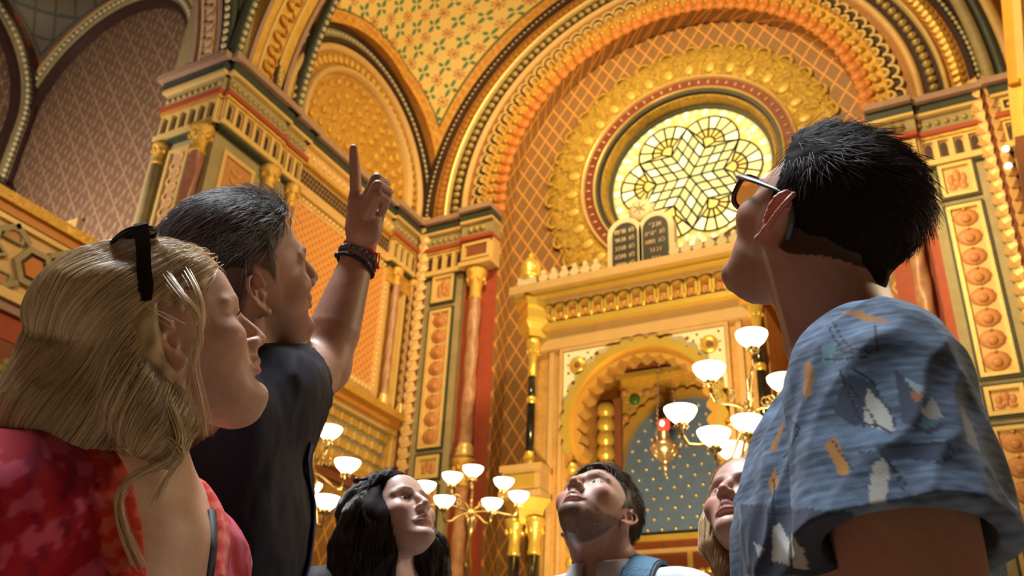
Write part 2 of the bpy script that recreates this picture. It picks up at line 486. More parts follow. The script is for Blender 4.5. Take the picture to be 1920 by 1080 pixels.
def lattice_mat(name, base, line, w, h, t_=0.055, dots=0.0):
    t = NT(name); tc = t.n('ShaderNodeTexCoord'); sp = t.n('ShaderNodeSeparateXYZ'); t.l(tc.outputs['Object'], sp.inputs[0])
    a = t.math('DIVIDE', t.math('ADD', sp.outputs[0], sp.outputs[1]), w); b = t.math('DIVIDE', sp.outputs[2], h)
    def ln(x): return t.math('LESS_THAN', t.math('ABSOLUTE', t.math('SUBTRACT', t.math('FRACT', x), 0.5)), t_)
    l = t.math('MAXIMUM', ln(t.math('ADD', a, b)), ln(t.math('SUBTRACT', a, b)))
    n = t.n('ShaderNodeTexNoise', Scale=14.0, Detail=4.0); t.l(tc.outputs['Object'], n.inputs['Vector'])
    n2 = t.n('ShaderNodeTexNoise', Scale=1.3, Detail=2.0); t.l(tc.outputs['Object'], n2.inputs['Vector'])
    bc = t.mix(n.outputs['Fac'], tuple(c*0.75 for c in base), tuple(c*1.2 for c in base))
    ru = t.math('ADD', 0.35, t.math('MULTIPLY', n2.outputs['Fac'], 0.3))
    col = t.mix(l, bc, line)
    if dots:
        fa = t.math('SUBTRACT', t.math('FRACT', t.math('MULTIPLY', a, 3.0)), 0.5); fb = t.math('SUBTRACT', t.math('FRACT', t.math('ADD', t.math('MULTIPLY', b, 3.0), t.math('MULTIPLY', t.math('FLOOR', t.math('MULTIPLY', a, 3.0)), 0.5))), 0.5)
        e = t.math('ADD', t.math('POWER', t.math('DIVIDE', fa, 0.17), 2.0), t.math('POWER', t.math('DIVIDE', fb, 0.30), 2.0))
        dm = t.math('LESS_THAN', e, 1.0); col = t.mix(t.math('MULTIPLY', dm, dots), col, (0.90, 0.74, 0.52))
        t.l(t.math('MULTIPLY', dm, 0.6), t.p.inputs['Metallic'])
    t.l(col, t.p.inputs['Base Color']); t.l(ru, t.p.inputs['Roughness'])
    bm_ = t.n('ShaderNodeBump', Strength=0.4, Distance=0.02); t.l(l, bm_.inputs['Height']); t.l(bm_.outputs[0], t.p.inputs['Normal'])
    return t.m
LATT = lattice_mat('brown_lattice_plaster', (0.31, 0.155, 0.055), (0.74, 0.34, 0.085), 0.285, 0.44, 0.062)
LATT2 = lattice_mat('mauve_lattice_plaster', (0.235, 0.130, 0.090), (0.46, 0.29, 0.17), 0.42, 0.60, 0.030, dots=0.6)

def struct(name, mb, mat, parent=None, kind='structure'):
    o = mb.build(name, mat, parent)
    if parent is None: o['kind'] = kind
    return o

# ---- outer shell
mb = MB(); mb.box((-16, -9, -0.3), (8, 14, 0)); struct('floor', mb, plain('stone_floor', (0.30, 0.22, 0.15), 0.35, var=0.25, scale=2))
mb = MB(); mb.box((-16, -9.4, 0), (8, -9, 16)); struct('wall_west', mb, GOLD)
mb = MB(); mb.box((7.6, -9, 0), (8, 12, 16)); struct('wall_south', mb, GOLD)
# apse wall with a round hole for the rose
ROSE = (-3.60, 10.03)
def ring_wall(name, pl, u0, u1, v0, v1, c, r, d0, d1, mat, n=72, parent=None):
    mb = MB(); an = [2*PI*i/n for i in range(n)]
    def outer(a):
        ca, sa = math.cos(a), math.sin(a); k = 1e9
        if ca > 1e-9: k = min(k, (u1-c[0])/ca)
        if ca < -1e-9: k = min(k, (u0-c[0])/ca)
        if sa > 1e-9: k = min(k, (v1-c[1])/sa)
        if sa < -1e-9: k = min(k, (v0-c[1])/sa)
        return (c[0]+ca*k, c[1]+sa*k)
    corn = [math.atan2(v-c[1], u-c[0]) % (2*PI) for u, v in ((u0, v0), (u1, v0), (u1, v1), (u0, v1))]
    an = sorted(set([round(a, 6) for a in an]+[round(a, 6) for a in corn])); m = len(an)
    v = []
    for a in an:
        i = (c[0]+r*math.cos(a), c[1]+r*math.sin(a)); o = outer(a)
        v += [pl(*i, d1), pl(*o, d1), pl(*o, d0), pl(*i, d0)]
    f = []
    for i in range(m):
        j = (i+1) % m
        for k in range(4): f.append((4*i+k, 4*j+k, 4*j+(k+1) % 4, 4*i+(k+1) % 4))
    mb.add(v, f); return struct(name, mb, mat, parent)
apse = ring_wall('wall_apse', APSE, -7.4, -0.2, 0, 14.0, ROSE, 1.56, -0.35, 0.0, LATT)

# east wall with the great arched opening (stilted semicircle)
def arch_path(c, r, n=96, low=None, a0=0.0, a1=PI):
    p = [(c[0]+r*math.cos(a), c[1]+r*math.sin(a)) for a in np.linspace(a0, a1, n)]
    if low is not None: p = [(c[0]+r, low)]+p+[(c[0]-r, low)]
    return p
def arch_wall(name, pl, u0, u1, v1, c, r, low, d0, d1, mat, parent=None):
    p = arch_path(c, r, 64, low); mb = MB(); v = []
    for (u, z) in p:
        a = math.atan2(max(z, c[1])-c[1], u-c[0]) if z > low+1e-6 else (0 if u > c[0] else PI)
        if z <= low+1e-6: o = (u1 if u > c[0] else u0, low)
        else:
            ca, sa = math.cos(a), math.sin(a); k = 1e9
            if ca > 1e-9: k = min(k, (u1-c[0])/ca)
            if ca < -1e-9: k = min(k, (u0-c[0])/ca)
            if sa > 1e-9: k = min(k, (v1-c[1])/sa)
            o = (c[0]+ca*k, c[1]+sa*k)
        v += [pl(u, z, d1), pl(*o, d1), pl(*o, d0), pl(u, z, d0)]
    f = []; m = len(p)
    for i in range(m-1):
        for k in range(4): f.append((4*i+k, 4*i+4+k, 4*i+4+(k+1) % 4, 4*i+(k+1) % 4))
    f += [(0, 1, 2, 3), (4*m-1, 4*m-2, 4*m-3, 4*m-4)]
    mb.add(v, f); return struct(name, mb, mat, parent)
east = arch_wall('wall_east', EAST, XL-0.4, 2.02, 16.0, (XC, ZC), 3.06, 0.0, -0.34, 0.0, GOLD)

def arc_mould(name, pl, c, prof, mat, parent, low=None, a0=0.0, a1=PI, n=80, smooth=False):
    """prof: closed polygon of (radius, d) swept round an arch"""
    path = []
    pts = [(a, None) for a in np.linspace(a0, a1, n)]
    o0 = np.array(pl(0, 0, 0)); eu = np.array(pl(1, 0, 0))-o0; ev = np.array(pl(0, 1, 0))-o0; ed = np.array(pl(0, 0, 1))-o0
    cc = o0+eu*c[0]+ev*c[1]
    if low is not None: path.append((cc+ev*(low-c[1]), eu, ed))
    for a in np.linspace(a0, a1, n): path.append((cc, eu*math.cos(a)+ev*math.sin(a), ed))
    if low is not None: path.append((cc+ev*(low-c[1]), -eu, ed))
    mb = MB(); mb.sweep(path, prof, closed=abs(a1-a0-2*PI) < 1e-6, smooth=smooth); return mb.build(name, mat, parent)
def rect(r0, r1, d0, d1): return [(r0, d0), (r1, d0), (r1, d1), (r0, d1)]
def halfround(r0, r1, d0, h, n=6): return [(r0, d0)]+[((r0+r1)/2-(r1-r0)/2*math.cos(PI*i/n), d0+h*math.sin(PI*i/n)) for i in range(n+1)]+[(r1, d0)]

SPR = 9.82                                   # top of the cornice where the arches spring
CA = (XC, ZC)
for nm, prof, mat in (('dark_fillet', rect(4.52, 4.60, 0, 0.10), DARKP), ('outer_fillet', rect(4.70, 4.76, 0, 0.08), DARKP),
                      ('band_ground', rect(4.27, 4.52, 0, 0.05), ORNG), ('cream_moulding', halfround(4.18, 4.27, 0, 0.12), CREAM),
                      ('bead_ground', rect(3.93, 4.18, 0, 0.02), DARKP), ('peach_moulding', halfround(3.80, 3.93, 0, 0.10), PEACH),
                      ('red_band', rect(3.62, 3.80, 0, 0.03), plain('russet_band', (0.50, 0.22, 0.07), 0.5, var=0.4, scale=30)),
                      ('inner_ground', rect(3.06, 3.66, 0, 0.012), GOLD), ('intrados_moulding', rect(3.045, 3.10, -0.34, 0.01), LATT)):
    arc_mould(nm, EAST, CA, prof, mat, east, low=0.0 if nm == 'intrados_moulding' else SPR)
# beads
mb = MB(); mb.sphere((0, 0, 0), 0.042, 8, 5, (1, 1.15, 1)); bd = proto(mb, SILV)
mb = MB(); mb.sphere((0, 0, 0), 0.072, 10, 6); bb = proto(mb, BEADM)
def along_arch(c, r, step, low=None):
    n = int(PI*r/step); out = [(c[0]+r*math.cos(a), c[1]+r*math.sin(a), a) for a in np.linspace(0, PI, n)]
    if low is not None:
        k = int((c[1]-low)/step)
        out = [(c[0]+r, c[1]-step*(i+1), 0.0) for i in range(k)][::-1]+out+[(c[0]-r, c[1]-step*(i+1), PI) for i in range(k)]
    return out
for u, v, a in along_arch(CA, 4.65, 0.105, SPR): piece(bd, 'bead', east, EAST.M(u, v, 0.05, rot=a))
for u, v, a in along_arch(CA, 4.055, 0.150, SPR): piece(bb, 'large_bead', east, EAST.M(u, v, 0.035, (0.95, 0.95, 0.8), a))
# scallops: concentric cream and black arcs, a cup and an orange leaf on each module
def half_ring(r0, r1, d0, d1, n=9, a0=-0.35, a1=PI+0.35):
    mb = MB(); path = [(np.zeros(3), np.array([math.cos(a), math.sin(a), 0]), np.array([0, 0, 1.])) for a in np.linspace(a0, a1, n)]
    mb.sweep(path, rect(r0, r1, d0, d1)); return mb
sc1 = proto(half_ring(0.092, 0.128, 0, 0.09, a0=-.1, a1=PI+.1), CREAM); sc2 = proto(half_ring(0.02, 0.092, 0, 0.045, a0=-.1, a1=PI+.1), DARKP); sc3 = proto(half_ring(0.050, 0.085, 0, 0.12, a0=-.1, a1=PI+.1), CREAM)
mb = MB(); mb.sphere((0, -0.02, 0.0), 0.062, 10, 6, (0.9, 1.2, 0.8)); cup = proto(mb, plain('ochre_cup', (0.62, 0.36, 0.07), .4, .3, var=.2))
mb = MB(); mb.sphere((0, 0.02, 0.0), 0.135, 10, 6, (0.8, 1.0, 0.45)); mb.sphere((0, 0.10, 0.03), 0.06, 8, 5, (1.2, 0.9, 0.6)); lf = proto(mb, LEAFO)
for u, v, a in along_arch(CA, 3.56, 0.222, SPR+0.05):
    rot = a-PI/2
    piece(sc1, 'scallop', east, EAST.M(u, v, 0.01, rot=rot)); piece(sc2, 'scallop_groove', east, EAST.M(u, v, 0.01, rot=rot))
    for (dr, dat, nm, dd) in ((-0.10, sc3, 'inner_scallop', 0.01), (-0.20, cup, 'golden_cup', 0.02), (-0.44, lf, 'orange_leaf', 0.0)):
        piece(dat, nm, east, EAST.M(u+dr*math.cos(a), v+dr*math.sin(a), dd, rot=rot))
# rising leaf roll in the outer band and down the corners
def leaf_mesh(L, W, H, mat):
    mb = MB(); v = [(0, -L*.5, 0), (-W*.5, -L*.1, H*.4), (0, -L*.1, H), (W*.5, -L*.1, H*.4), (-W*.32, L*.25, H*.7), (0, L*.2, H*1.1), (W*.32, L*.25, H*.7), (0, L*.55, H*.6), (-W*.6, L*.30, H*.2), (W*.6, L*.30, H*.2)]
    mb.add(v, [(0, 2, 1), (0, 3, 2), (1, 2, 5, 4), (2, 3, 6, 5), (4, 5, 7), (5, 6, 7), (1, 4, 8), (3, 9, 6)]); return proto(mb, mat)
lm_ = leaf_mesh(0.16, 0.17, 0.06, LEAFG)
lm2 = leaf_mesh(0.13, 0.14, 0.03, plain('russet_leaf', (0.58, 0.26, 0.05), 0.5, .2, var=.25))
for u, v, a in along_arch(CA, 4.40, 0.125, SPR): piece(lm_ if u > XC+2.2 else lm2, 'leaf', east, EAST.M(u, v, 0.05, rot=(a if a < PI/2 else a+PI)))

# ---- rose window
rose = empty('window_1', APSE(*ROSE, 0.0)); rose['kind'] = 'structure'
R0 = np.array(APSE(*ROSE, 0.0))
RP = Plane(lambda u, v, d: (u, -d, v))       # local to the window
for nm, prof, mat in (('lobed_band', [(1.93, 0), (2.60, 0), (2.60, 0.03), (2.50, 0.06), (2.05, 0.07), (1.93, 0.05)], OCHRE),
                      ('outer_moulding', halfround(1.87, 1.95, 0, 0.13), CREAM), ('red_ring', rect(1.72, 1.88, -0.05, 0.06), plain('deep_red_ring', (0.25, 0.04, 0.022), .55, var=.2)),
                      ('gilt_moulding', halfround(1.66, 1.73, -0.05, 0.14), CREAM), ('dark_groove', rect(1.61, 1.66, -0.10, 0.04), DARKG),
                      ('tan_ring', halfround(1.53, 1.62, -0.12, 0.12), plain('tan_moulding', (0.62, 0.40, 0.17), .45, .15, var=.12)), ('reveal', [(1.47, -0.30), (1.56, -0.30), (1.56, 0.02), (1.53, 0.02)], OCHRE), ('dark_rim', rect(1.44, 1.50, -0.30, -0.18), DARKG)):
    arc_mould(nm, RP, (0, 0), prof, mat, rose, a0=0, a1=2*PI, n=97)
mb = MB(); mb.sphere((0, 0, 0), 0.032, 8, 5, (0.7, 1.4, 0.7)); st = proto(mb, CREAM)
for i in range(64):
    a = 2*PI*i/64; piece(st, 'stud', rose, RP.M(1.80*math.cos(a), 1.80*math.sin(a), 0.065, rot=a+PI/2))
mb = half_ring(0.10, 0.155, 0, 0.035, 10, -0.2, PI+0.2); lobe = proto(mb, OCHRE)
mb = MB(); mb.sphere((0, 0, 0), 0.115, 10, 6, (0.8, 1.05, 0.22)); pod = proto(mb, plain('yellow_pod', (0.82, 0.55, 0.12), 0.5, 0.15, var=.15))
lv = leaf_mesh(0.30, 0.17, 0.03, OCHRE)
for i in range(34):
    a = 2*PI*i/34
    piece(lobe, 'lobe', rose, RP.M(2.52*math.cos(a), 2.52*math.sin(a), 0.03, rot=a-PI/2))
    b = a+PI/34
    piece(pod, 'flower_pod', rose, RP.M(2.12*math.cos(a), 2.12*math.sin(a), 0.07, rot=a-PI/2))
    piece(lv, 'leaf', rose, RP.M(2.33*math.cos(b), 2.33*math.sin(b), 0.065, rot=a-PI/2))

# leaded glass: six-pointed star of rhombs, six round lobes, a rim of bullseyes
def glass_mat(name, c, e):
    t = NT(name); tc = t.n('ShaderNodeTexCoord'); n = t.n('ShaderNodeTexNoise', Scale=5.0, Detail=3.0); t.l(tc.outputs['Object'], n.inputs['Vector'])
    col = t.mix(n.outputs['Fac'], tuple(x*0.7 for x in c), c); t.l(col, t.p.inputs['Base Color']); t.l(col, t.p.inputs['Emission Color'])
    t.set(Roughness=0.2); t.p.inputs['Emission Strength'].default_value = e; return t.m
GL = [glass_mat('daylit_cream_glass', (1.0, 0.86, 0.36), 0.92), glass_mat('daylit_yellow_glass', (1.0, 0.76, 0.17), 0.85), glass_mat('daylit_white_glass', (1.0, 0.93, 0.58), 1.25), glass_mat('daylit_pale_green_glass', (0.72, 0.78, 0.34), 0.75)]
GD = -0.24
cames = MB()
def pane(poly, g, shrink=0.006):
    c = np.mean(poly, 0); q = []
    for p in poly:
        d = np.array(p)-c; L = np.linalg.norm(d); q.append(c+d*max(0.3, 1-shrink*1.4/max(L, 1e-6)))
    mb = MB(); mb.prism([tuple(x) for x in q], GD, GD+0.012, lambda a, b, d: (a, -d, b)); mb.build('pane', GL[g], rose)
    n = len(poly)
    for i in range(n):
        a, b = poly[i], poly[(i+1) % n]; came(a, b)
_done = set()
def came(a, b, w=0.0185):
    k = tuple(sorted((tuple(np.round(a, 3)), tuple(np.round(b, 3)))))
    if k in _done: return
    _done.add(k); cames.tube([(a[0], -GD-0.014, a[1]), (b[0], -GD-0.014, b[1])], w, 5, smooth=False)
RS = 1.05                                      # tips of the star
GROT = PI/6
def P2(r, a): return np.array([r*math.cos(a+GROT), r*math.sin(a+GROT)])
k_ = RS/math.sqrt(3)
for i in range(6):
    a = i*PI/3
    e1, e2 = P2(k_, a-PI/6), P2(k_, a+PI/6)     # each arm is one big rhomb cut in 3 x 3
    for p in range(3):
        for q in range(3):
            pane([e1*p/3+e2*q/3, e1*(p+1)/3+e2*q/3, e1*(p+1)/3+e2*(q+1)/3, e1*p/3+e2*(q+1)/3], (0, 3, 0, 2)[(p+2*q+i) % 4])
    # round lobe between two arms
    v0 = P2(k_, a+PI/6); ctr = P2(0.72, a+PI/6); t1, t2 = P2(RS, a), P2(RS, a+PI/3)
    ang0 = math.atan2(*(t1-ctr)[::-1]); ang1 = math.atan2(*(t2-ctr)[::-1])
    if ang1 < ang0: ang1 += 2*PI
    def Q(r, s): 
        th = ang0+(ang1-ang0)*s; return ctr+r*np.array([math.cos(th), math.sin(th)])
    ro = np.linalg.norm(t1-ctr)
    NS = 6
    for j in range(NS):
        s0, s1 = j/NS, (j+1)/NS
        for (ra, rb, g) in ((0.30, ro, 0 if j % 3 else 2), (0.13, 0.30, 1)):
            arc = [Q(rb, s0+(s1-s0)*t) for t in (0, .5, 1)]; pane([Q(ra, s0)]+arc+[Q(ra, s1)], g)
    pane([Q(0.13, s) for s in np.linspace(0, 1, 7)]+[v0], 1)
    for tt, s in ((t1, 0.0), (t2, 1.0)):
        pane([v0, Q(0.13, s), Q(0.30, s), tt], 0) if np.linalg.norm(np.cross(np.r_[tt-v0, 0], np.r_[Q(0.30, s)-v0, 0])) > 0.004 else None
bull = []
for i in range(48):
    a = 2*PI*i/48; bull.append((1.355, a, 0.074))
mb = MB(); mb.lathe([(0.001, 0.03), (0.4, 0.028), (0.8, 0.012), (1.0, 0.0)], n=12, axis='y'); bu = [proto(mb, GL[2])]
mb = MB(); mb.lathe([(0.001, 0.03), (0.4, 0.028), (0.8, 0.012), (1.0, 0.0)], n=12, axis='y'); bu.append(proto(mb, GL[0]))
for i, (r_, a, s_) in enumerate(bull): piece(bu[i % 2], 'bullseye', rose, Matrix.Translation((r_*math.cos(a), -GD-0.005, r_*math.sin(a))) @ Matrix.Diagonal((s_, 1, s_, 1)))
for i in range(6):
    a = i*PI/3+GROT
    for (dr, da, s_) in ((1.235, 0, 0.045), (1.19, 0.085, 0.034), (1.19, -0.085, 0.034), (1.255, 0.10, 0.03), (1.255, -0.10, 0.03)):
        piece(bu[0], 'bullseye', rose, Matrix.Translation((dr*math.cos(a+da), -GD-0.004, dr*math.sin(a+da))) @ Matrix.Diagonal((s_, 1, s_, 1)))
mb = MB(); mb.lathe([(0.01, GD-0.012), (1.46, GD-0.012), (1.46, GD-0.03), (0.01, GD-0.03)], n=48, axis='y'); mb.build('back_glass', GL[1], rose)
cames.build('cames', IRON, rose)
rose.location = R0; rose.scale = (0.961,)*3
# ---- entablatures, pilasters, columns
def column(pl, u, d, v0, v1, r, parent, mat, ring=CREAM, name='column', twist=0, capm=None, cap_h=0.42, nseg=12):
    c = np.array(pl(u, 0, d)); capm = capm or GOLD2
    h1 = v1-cap_h; mb = MB()
    if twist:
        n, m = 14, 40; v = []; f = []
        for i in range(m+1):
            z = v0+0.22+(h1-v0-0.22)*i/m
            for k in range(n):
                a = 2*PI*k/n; rr = r*(1+0.10*math.cos(3*a-twist*z)); v.append((c[0]+rr*math.cos(a), c[1]+rr*math.sin(a), z))
        for i in range(m):
            for k in range(n): f.append((i*n+k, i*n+(k+1) % n, (i+1)*n+(k+1) % n, (i+1)*n+k))
        mb.add(v, f, True)
    else: mb.lathe([(r*1.04, v0+0.2), (r, (v0+v1)/2), (r*0.96, h1)], c, nseg)
    col_ = mb.build(name, mat, parent)
    mb = MB(); mb.lathe([(r*1.5, v0), (r*1.5, v0+.05), (r*1.25, v0+.08), (r*1.42, v0+.13), (r*1.1, v0+.19), (r*1.06, v0+.22)], c, nseg); mb.build('base', ring, col_)
    mb = MB(); mb.lathe([(r*1.02, h1-.03), (r*1.22, h1), (r*1.02, h1+.03), (r*0.95, h1+cap_h*.35), (r*1.35, h1+cap_h*.62), (r*1.75, h1+cap_h*.85), (r*1.85, v1)], c, nseg)
    for k in range(8):
        a = 2*PI*k/8; mb.sphere((c[0]+r*1.45*math.cos(a), c[1]+r*1.45*math.sin(a), h1+cap_h*.62), r*0.34, 6, 4, (1, 1, 1.5))
    mb.build('capital', capm, col_)
    return col_

def motif(mb, pl, u, v, d, w, h):
    """palmette in relief"""
    for k, (du, dv, sx, sy) in enumerate(((0, .18, .16, .26), (-.24, .05, .13, .22), (.24, .05, .13, .22), (-.20, -.25, .18, .12), (.20, -.25, .18, .12), (0, -.12, .10, .16))):
        c = pl(u+du*w, v+dv*h, d); e = np.array(pl(u+1, v, d))-np.array(pl(u, v, d))
        s_ = (max(abs(e[0])*sx*w, 0.02), max(abs(e[1])*sx*w, 0.02), sy*h); mb.sphere(c, 1.0, 8, 5, s_)

TAN = plain('tan_panel', (0.78, 0.49, 0.20), 0.5, var=0.15, bump=0.2); TERRA = plain('terracotta_relief', (0.62, 0.27, 0.10), 0.5, var=0.2, bump=0.2)
def panel(pl, u0, u1, v0, v1, d, parent, kind='leaf', frame=CREAM, ground=TAN, name='panel'):
    """dark-edged gilt frame, ground and relief: a palmette, or a stack of scale leaves"""
    mb = MB(); pl.frame(mb, u0, u1, v0, v1, 0.035, d, d+0.035); p = mb.build(name, DARKG, parent)
    mb = MB(); pl.frame(mb, u0+.035, u1-.035, v0+.035, v1-.035, 0.05, d, d+0.055); mb.build('gilt_frame', frame, p)
    mb = MB(); pl.box(mb, u0+.03, u1-.03, v0+.03, v1-.03, d-.01, d+0.012); mb.build('ground', ground, p)
    uc, w, h = (u0+u1)/2, (u1-u0-.17), (v1-v0-.17)
    if kind == 'leaf':
        mb = MB(); motif(mb, pl, uc, (v0+v1)/2, d+0.012, w, h); mb.build('relief', TERRA, p)
    else:
        n = max(2, int(round(h/0.30))); st_ = h/n
        mb = MB(); mb.sphere((0, 0, 0), 1.0, 10, 5, (w*0.50, st_*0.47, 0.03)); mb.sphere((0, -st_*.1, 0.03), 1.0, 8, 5, (w*.2, st_*.2, .03)); dat = proto(mb, TERRA)
        mb = MB(); mb.sphere((0, 0, 0.03), 0.022, 6, 4); dot = proto(mb, CREAM)
        for i in range(n):
            v = v0+.085+st_*(i+.5)
            piece(dat, 'scale_leaf', p, pl.M(uc, v, d+0.012)); piece(dot, 'stud', p, pl.M(uc, v+st_*.42, d+0.01))
    return p

def niche_block(mb_f, mb_d, pl, u0, u1, v0, v1, d, n):
    """row of n small arched openings between frames"""
    w = (u1-u0)/n
    for i in range(n):
        a, b = u0+w*i, u0+w*(i+1); pl.frame(mb_f, a, b, v0, v1, w*0.16, d, d+0.05)
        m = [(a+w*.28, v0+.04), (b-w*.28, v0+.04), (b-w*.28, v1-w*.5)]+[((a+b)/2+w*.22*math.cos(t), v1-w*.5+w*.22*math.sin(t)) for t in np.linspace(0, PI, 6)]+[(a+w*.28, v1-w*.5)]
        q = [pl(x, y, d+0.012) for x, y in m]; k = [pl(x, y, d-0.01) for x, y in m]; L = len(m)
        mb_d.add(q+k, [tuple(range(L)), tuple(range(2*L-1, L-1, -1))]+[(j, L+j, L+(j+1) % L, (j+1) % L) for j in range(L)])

def entablature(pl, u0, u1, parent, d, top, steps=True, blocks=3):
    """cornice stack (top downwards): mauve lip, dark cove, gilt line, bead frieze, red lip, arcaded frieze, lower lip"""
    e = 0.10
    def bar(nm, v0, v1, dd, mat, over=0.0):
        mb = MB(); pl.box(mb, u0-over, u1+over, v0, v1, 0, d+dd); return mb.build(nm, mat, parent)
    bar('cornice_lip', top-0.10, top, 0.22, MAUVE, .12); bar('dark_cove', top-0.24, top-0.10, 0.14, DARKG, .06); bar('gilt_line', top-0.29, top-0.24, 0.13, CREAM, .05)
    bar('frieze', top-0.56, top-0.29, 0.06, GREYG); bar('red_lip', top-0.63, top-0.56, 0.12, RED, .04); bar('gilt_line', top-0.68, top-0.63, 0.09, GOLD2, .02)
    bar('arcade_ground', top-1.05, top-0.68, 0.02, TAN); bar('lower_lip', top-1.12, top-1.05, 0.10, CREAM, .03); bar('dark_line', top-1.16, top-1.12, 0.05, DARKG)
    w = u1-u0; nb_ = max(2, int(round(w/0.11))); mb = MB(); mb.sphere((0, 0, 0), 0.042, 8, 5, (1, 1, .7)); bdm = proto(mb, BEADM)
    for i in range(nb_): piece(bdm, 'bead', parent, pl.M(u0+w*(i+.5)/nb_, top-0.425, d+0.07))
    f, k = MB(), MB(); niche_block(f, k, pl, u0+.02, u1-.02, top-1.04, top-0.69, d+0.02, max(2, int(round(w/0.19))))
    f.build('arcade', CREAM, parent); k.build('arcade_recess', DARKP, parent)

lmp = leaf_mesh(0.15, 0.13, 0.035, plain('peach_gilt_leaf', (0.80, 0.50, 0.20), .45, .2, var=.2))
def pilaster(sx, name):
    U = lambda q: XC+sx*q
    lo = lambda a, b: (min(U(a), U(b)), max(U(a), U(b)))
    mb = MB(); EAST.box(mb, *lo(3.72, 4.50), 0, 8.72, 0, 0.13); p = struct(name, mb, GREYG)
    mb = MB(); EAST.box(mb, *lo(3.10, 3.74), 0, 8.72, 0, 0.02); mb.build('red_back', RED, p)
    for (a, b, c, kd) in ((8.13, 8.72, 0, 'leaf'), (5.52, 8.05, 0, 'scale'), (5.02, 5.46, 0, 'leaf'), (2.4, 4.95, 0, 'scale')): panel(EAST, *lo(3.84, 4.34), a, b, 0.13, p, kd)
    column(EAST, U(3.42), 0.16, 5.32, 8.62, 0.105, p, plain('veined_terracotta', (0.50, 0.25, 0.15), 0.35, var=0.35, scale=9), twist=9, cap_h=0.52)
    column(EAST, U(3.42), 0.16, 1.6, 5.28, 0.105, p, plain('veined_terracotta', (0.55, 0.27, 0.14), 0.35, var=0.35, scale=9), twist=9, cap_h=0.4)
    entablature(EAST, *lo(3.70, 4.52), p, 0.12, SPR); e2 = EAST
    for nm, a, b, dd, mat in (('cornice_lip', SPR-.10, SPR, 0.44, MAUVE), ('dark_cove', SPR-.24, SPR-.10, 0.36, DARKG), ('gilt_line', SPR-.29, SPR-.24, .35, CREAM), ('frieze', SPR-.56, SPR-.29, .28, GREYG),
                               ('red_lip', SPR-.63, SPR-.56, .34, RED), ('arcade_ground', SPR-1.05, SPR-.63, .24, TAN), ('lower_lip', SPR-1.13, SPR-1.05, .32, CREAM)):
        mb = MB(); EAST.box(mb, *lo(3.08, 3.72), a, b, 0, dd); mb.build(nm, mat, p)
    f, k = MB(), MB(); EAST.frame(f, *lo(3.14, 3.68), SPR-1.0, SPR-.67, .05, .24, .29); EAST.box(k, *lo(3.22, 3.60), SPR-.93, SPR-.74, .24, .26); f.build('gilt_frame', CREAM, p); k.build('dark_panel', REDBR, p)
    mb = MB(); mb.sphere((0, 0, 0), 0.06, 8, 5); bdm = proto(mb, BEADM)
    for q in (3.28, 3.40, 3.52): piece(bdm, 'bead', p, EAST.M(U(q), SPR-.425, .29))
    # corner roll with rising leaves
    mb = MB(); mb.lathe([(0.15, 0.0), (0.15, 9.80)], (U(4.62), YF-0.10, 0), 14); r_ = mb.build('corner_roll', plain('dark_red_roll', (0.24, 0.07, 0.03), .5, var=.2), p)
    for i in range(36):
        z = 3.2+i*0.19
        for da in (-0.62, 0.62):
            piece(lmp, 'leaf', r_, Matrix.Translation((U(4.62)+0.15*math.sin(da), YF-0.10-0.15*math.cos(da), z)) @ Matrix.Rotation(da, 4, 'Z') @ Matrix.Rotation(PI/2, 4, 'X') @ Matrix.Rotation(-da*.7, 4, 'Z') @ Matrix.Scale(1.45, 4))
    return p
pilaster(-1, 'trim_1'); pilaster(1, 'trim_2')

# ---- north side wall with its blind arch, diapered panel, ledge and balustrade
mb = MB(); NORTH.box(mb, 7.0, 12.4, 0, 15.5, -0.4, 0); north = struct('wall_north', mb, GOLD)
CB = (9.98, 10.22)
for nm, prof, mat in (('outer_fillet', rect(2.20, 2.26, 0, 0.12), DARKP), ('bead_ground', rect(2.04, 2.20, 0, 0.06), GREYG), ('purple_line', rect(1.96, 2.04, 0, 0.10), DARKP), ('gold_band', halfround(1.80, 1.96, 0, 0.10), PEACH),
                      ('egg_ground', rect(1.56, 1.80, 0, 0.02), GOLD), ('peach_moulding', halfround(1.42, 1.56, 0, 0.14), PEACH), ('inner_ground', rect(0.02, 1.42, -0.02, 0.008), GOLD)):
    arc_mould(nm, NORTH, CB, prof, mat, north, low=SPR)
for u, v, a in along_arch(CB, 2.12, 0.10, SPR): piece(bd, 'bead', north, NORTH.M(u, v, 0.07, (.9, .9, .9), a))
mb = MB(); mb.sphere((0, 0, 0), 0.075, 10, 6, (0.9, 1.3, 0.7)); egg = proto(mb, GOLD2)
for u, v, a in along_arch(CB, 1.68, 0.155, SPR): piece(egg, 'egg', north, NORTH.M(u, v, 0.03, rot=a+PI/2))
mb = MB()
for k in range(5):
    a = PI*(k+.5)/5-0; mb.sphere((0.05*math.cos(a), 0.05*math.sin(a), 0.02), 0.034, 6, 4)
mb.sphere((0, 0, 0), 0.055, 8, 5); fan = proto(mb, GOLD2)
for r_, st_ in ((1.26, 0.21), (1.02, 0.23), (0.78, 0.24), (0.54, 0.24), (0.30, 0.25)):
    for u, v, a in along_arch(CB, r_, st_, SPR): piece(fan, 'rosette', north, NORTH.M(u, v, 0.0, rot=a-PI/2))
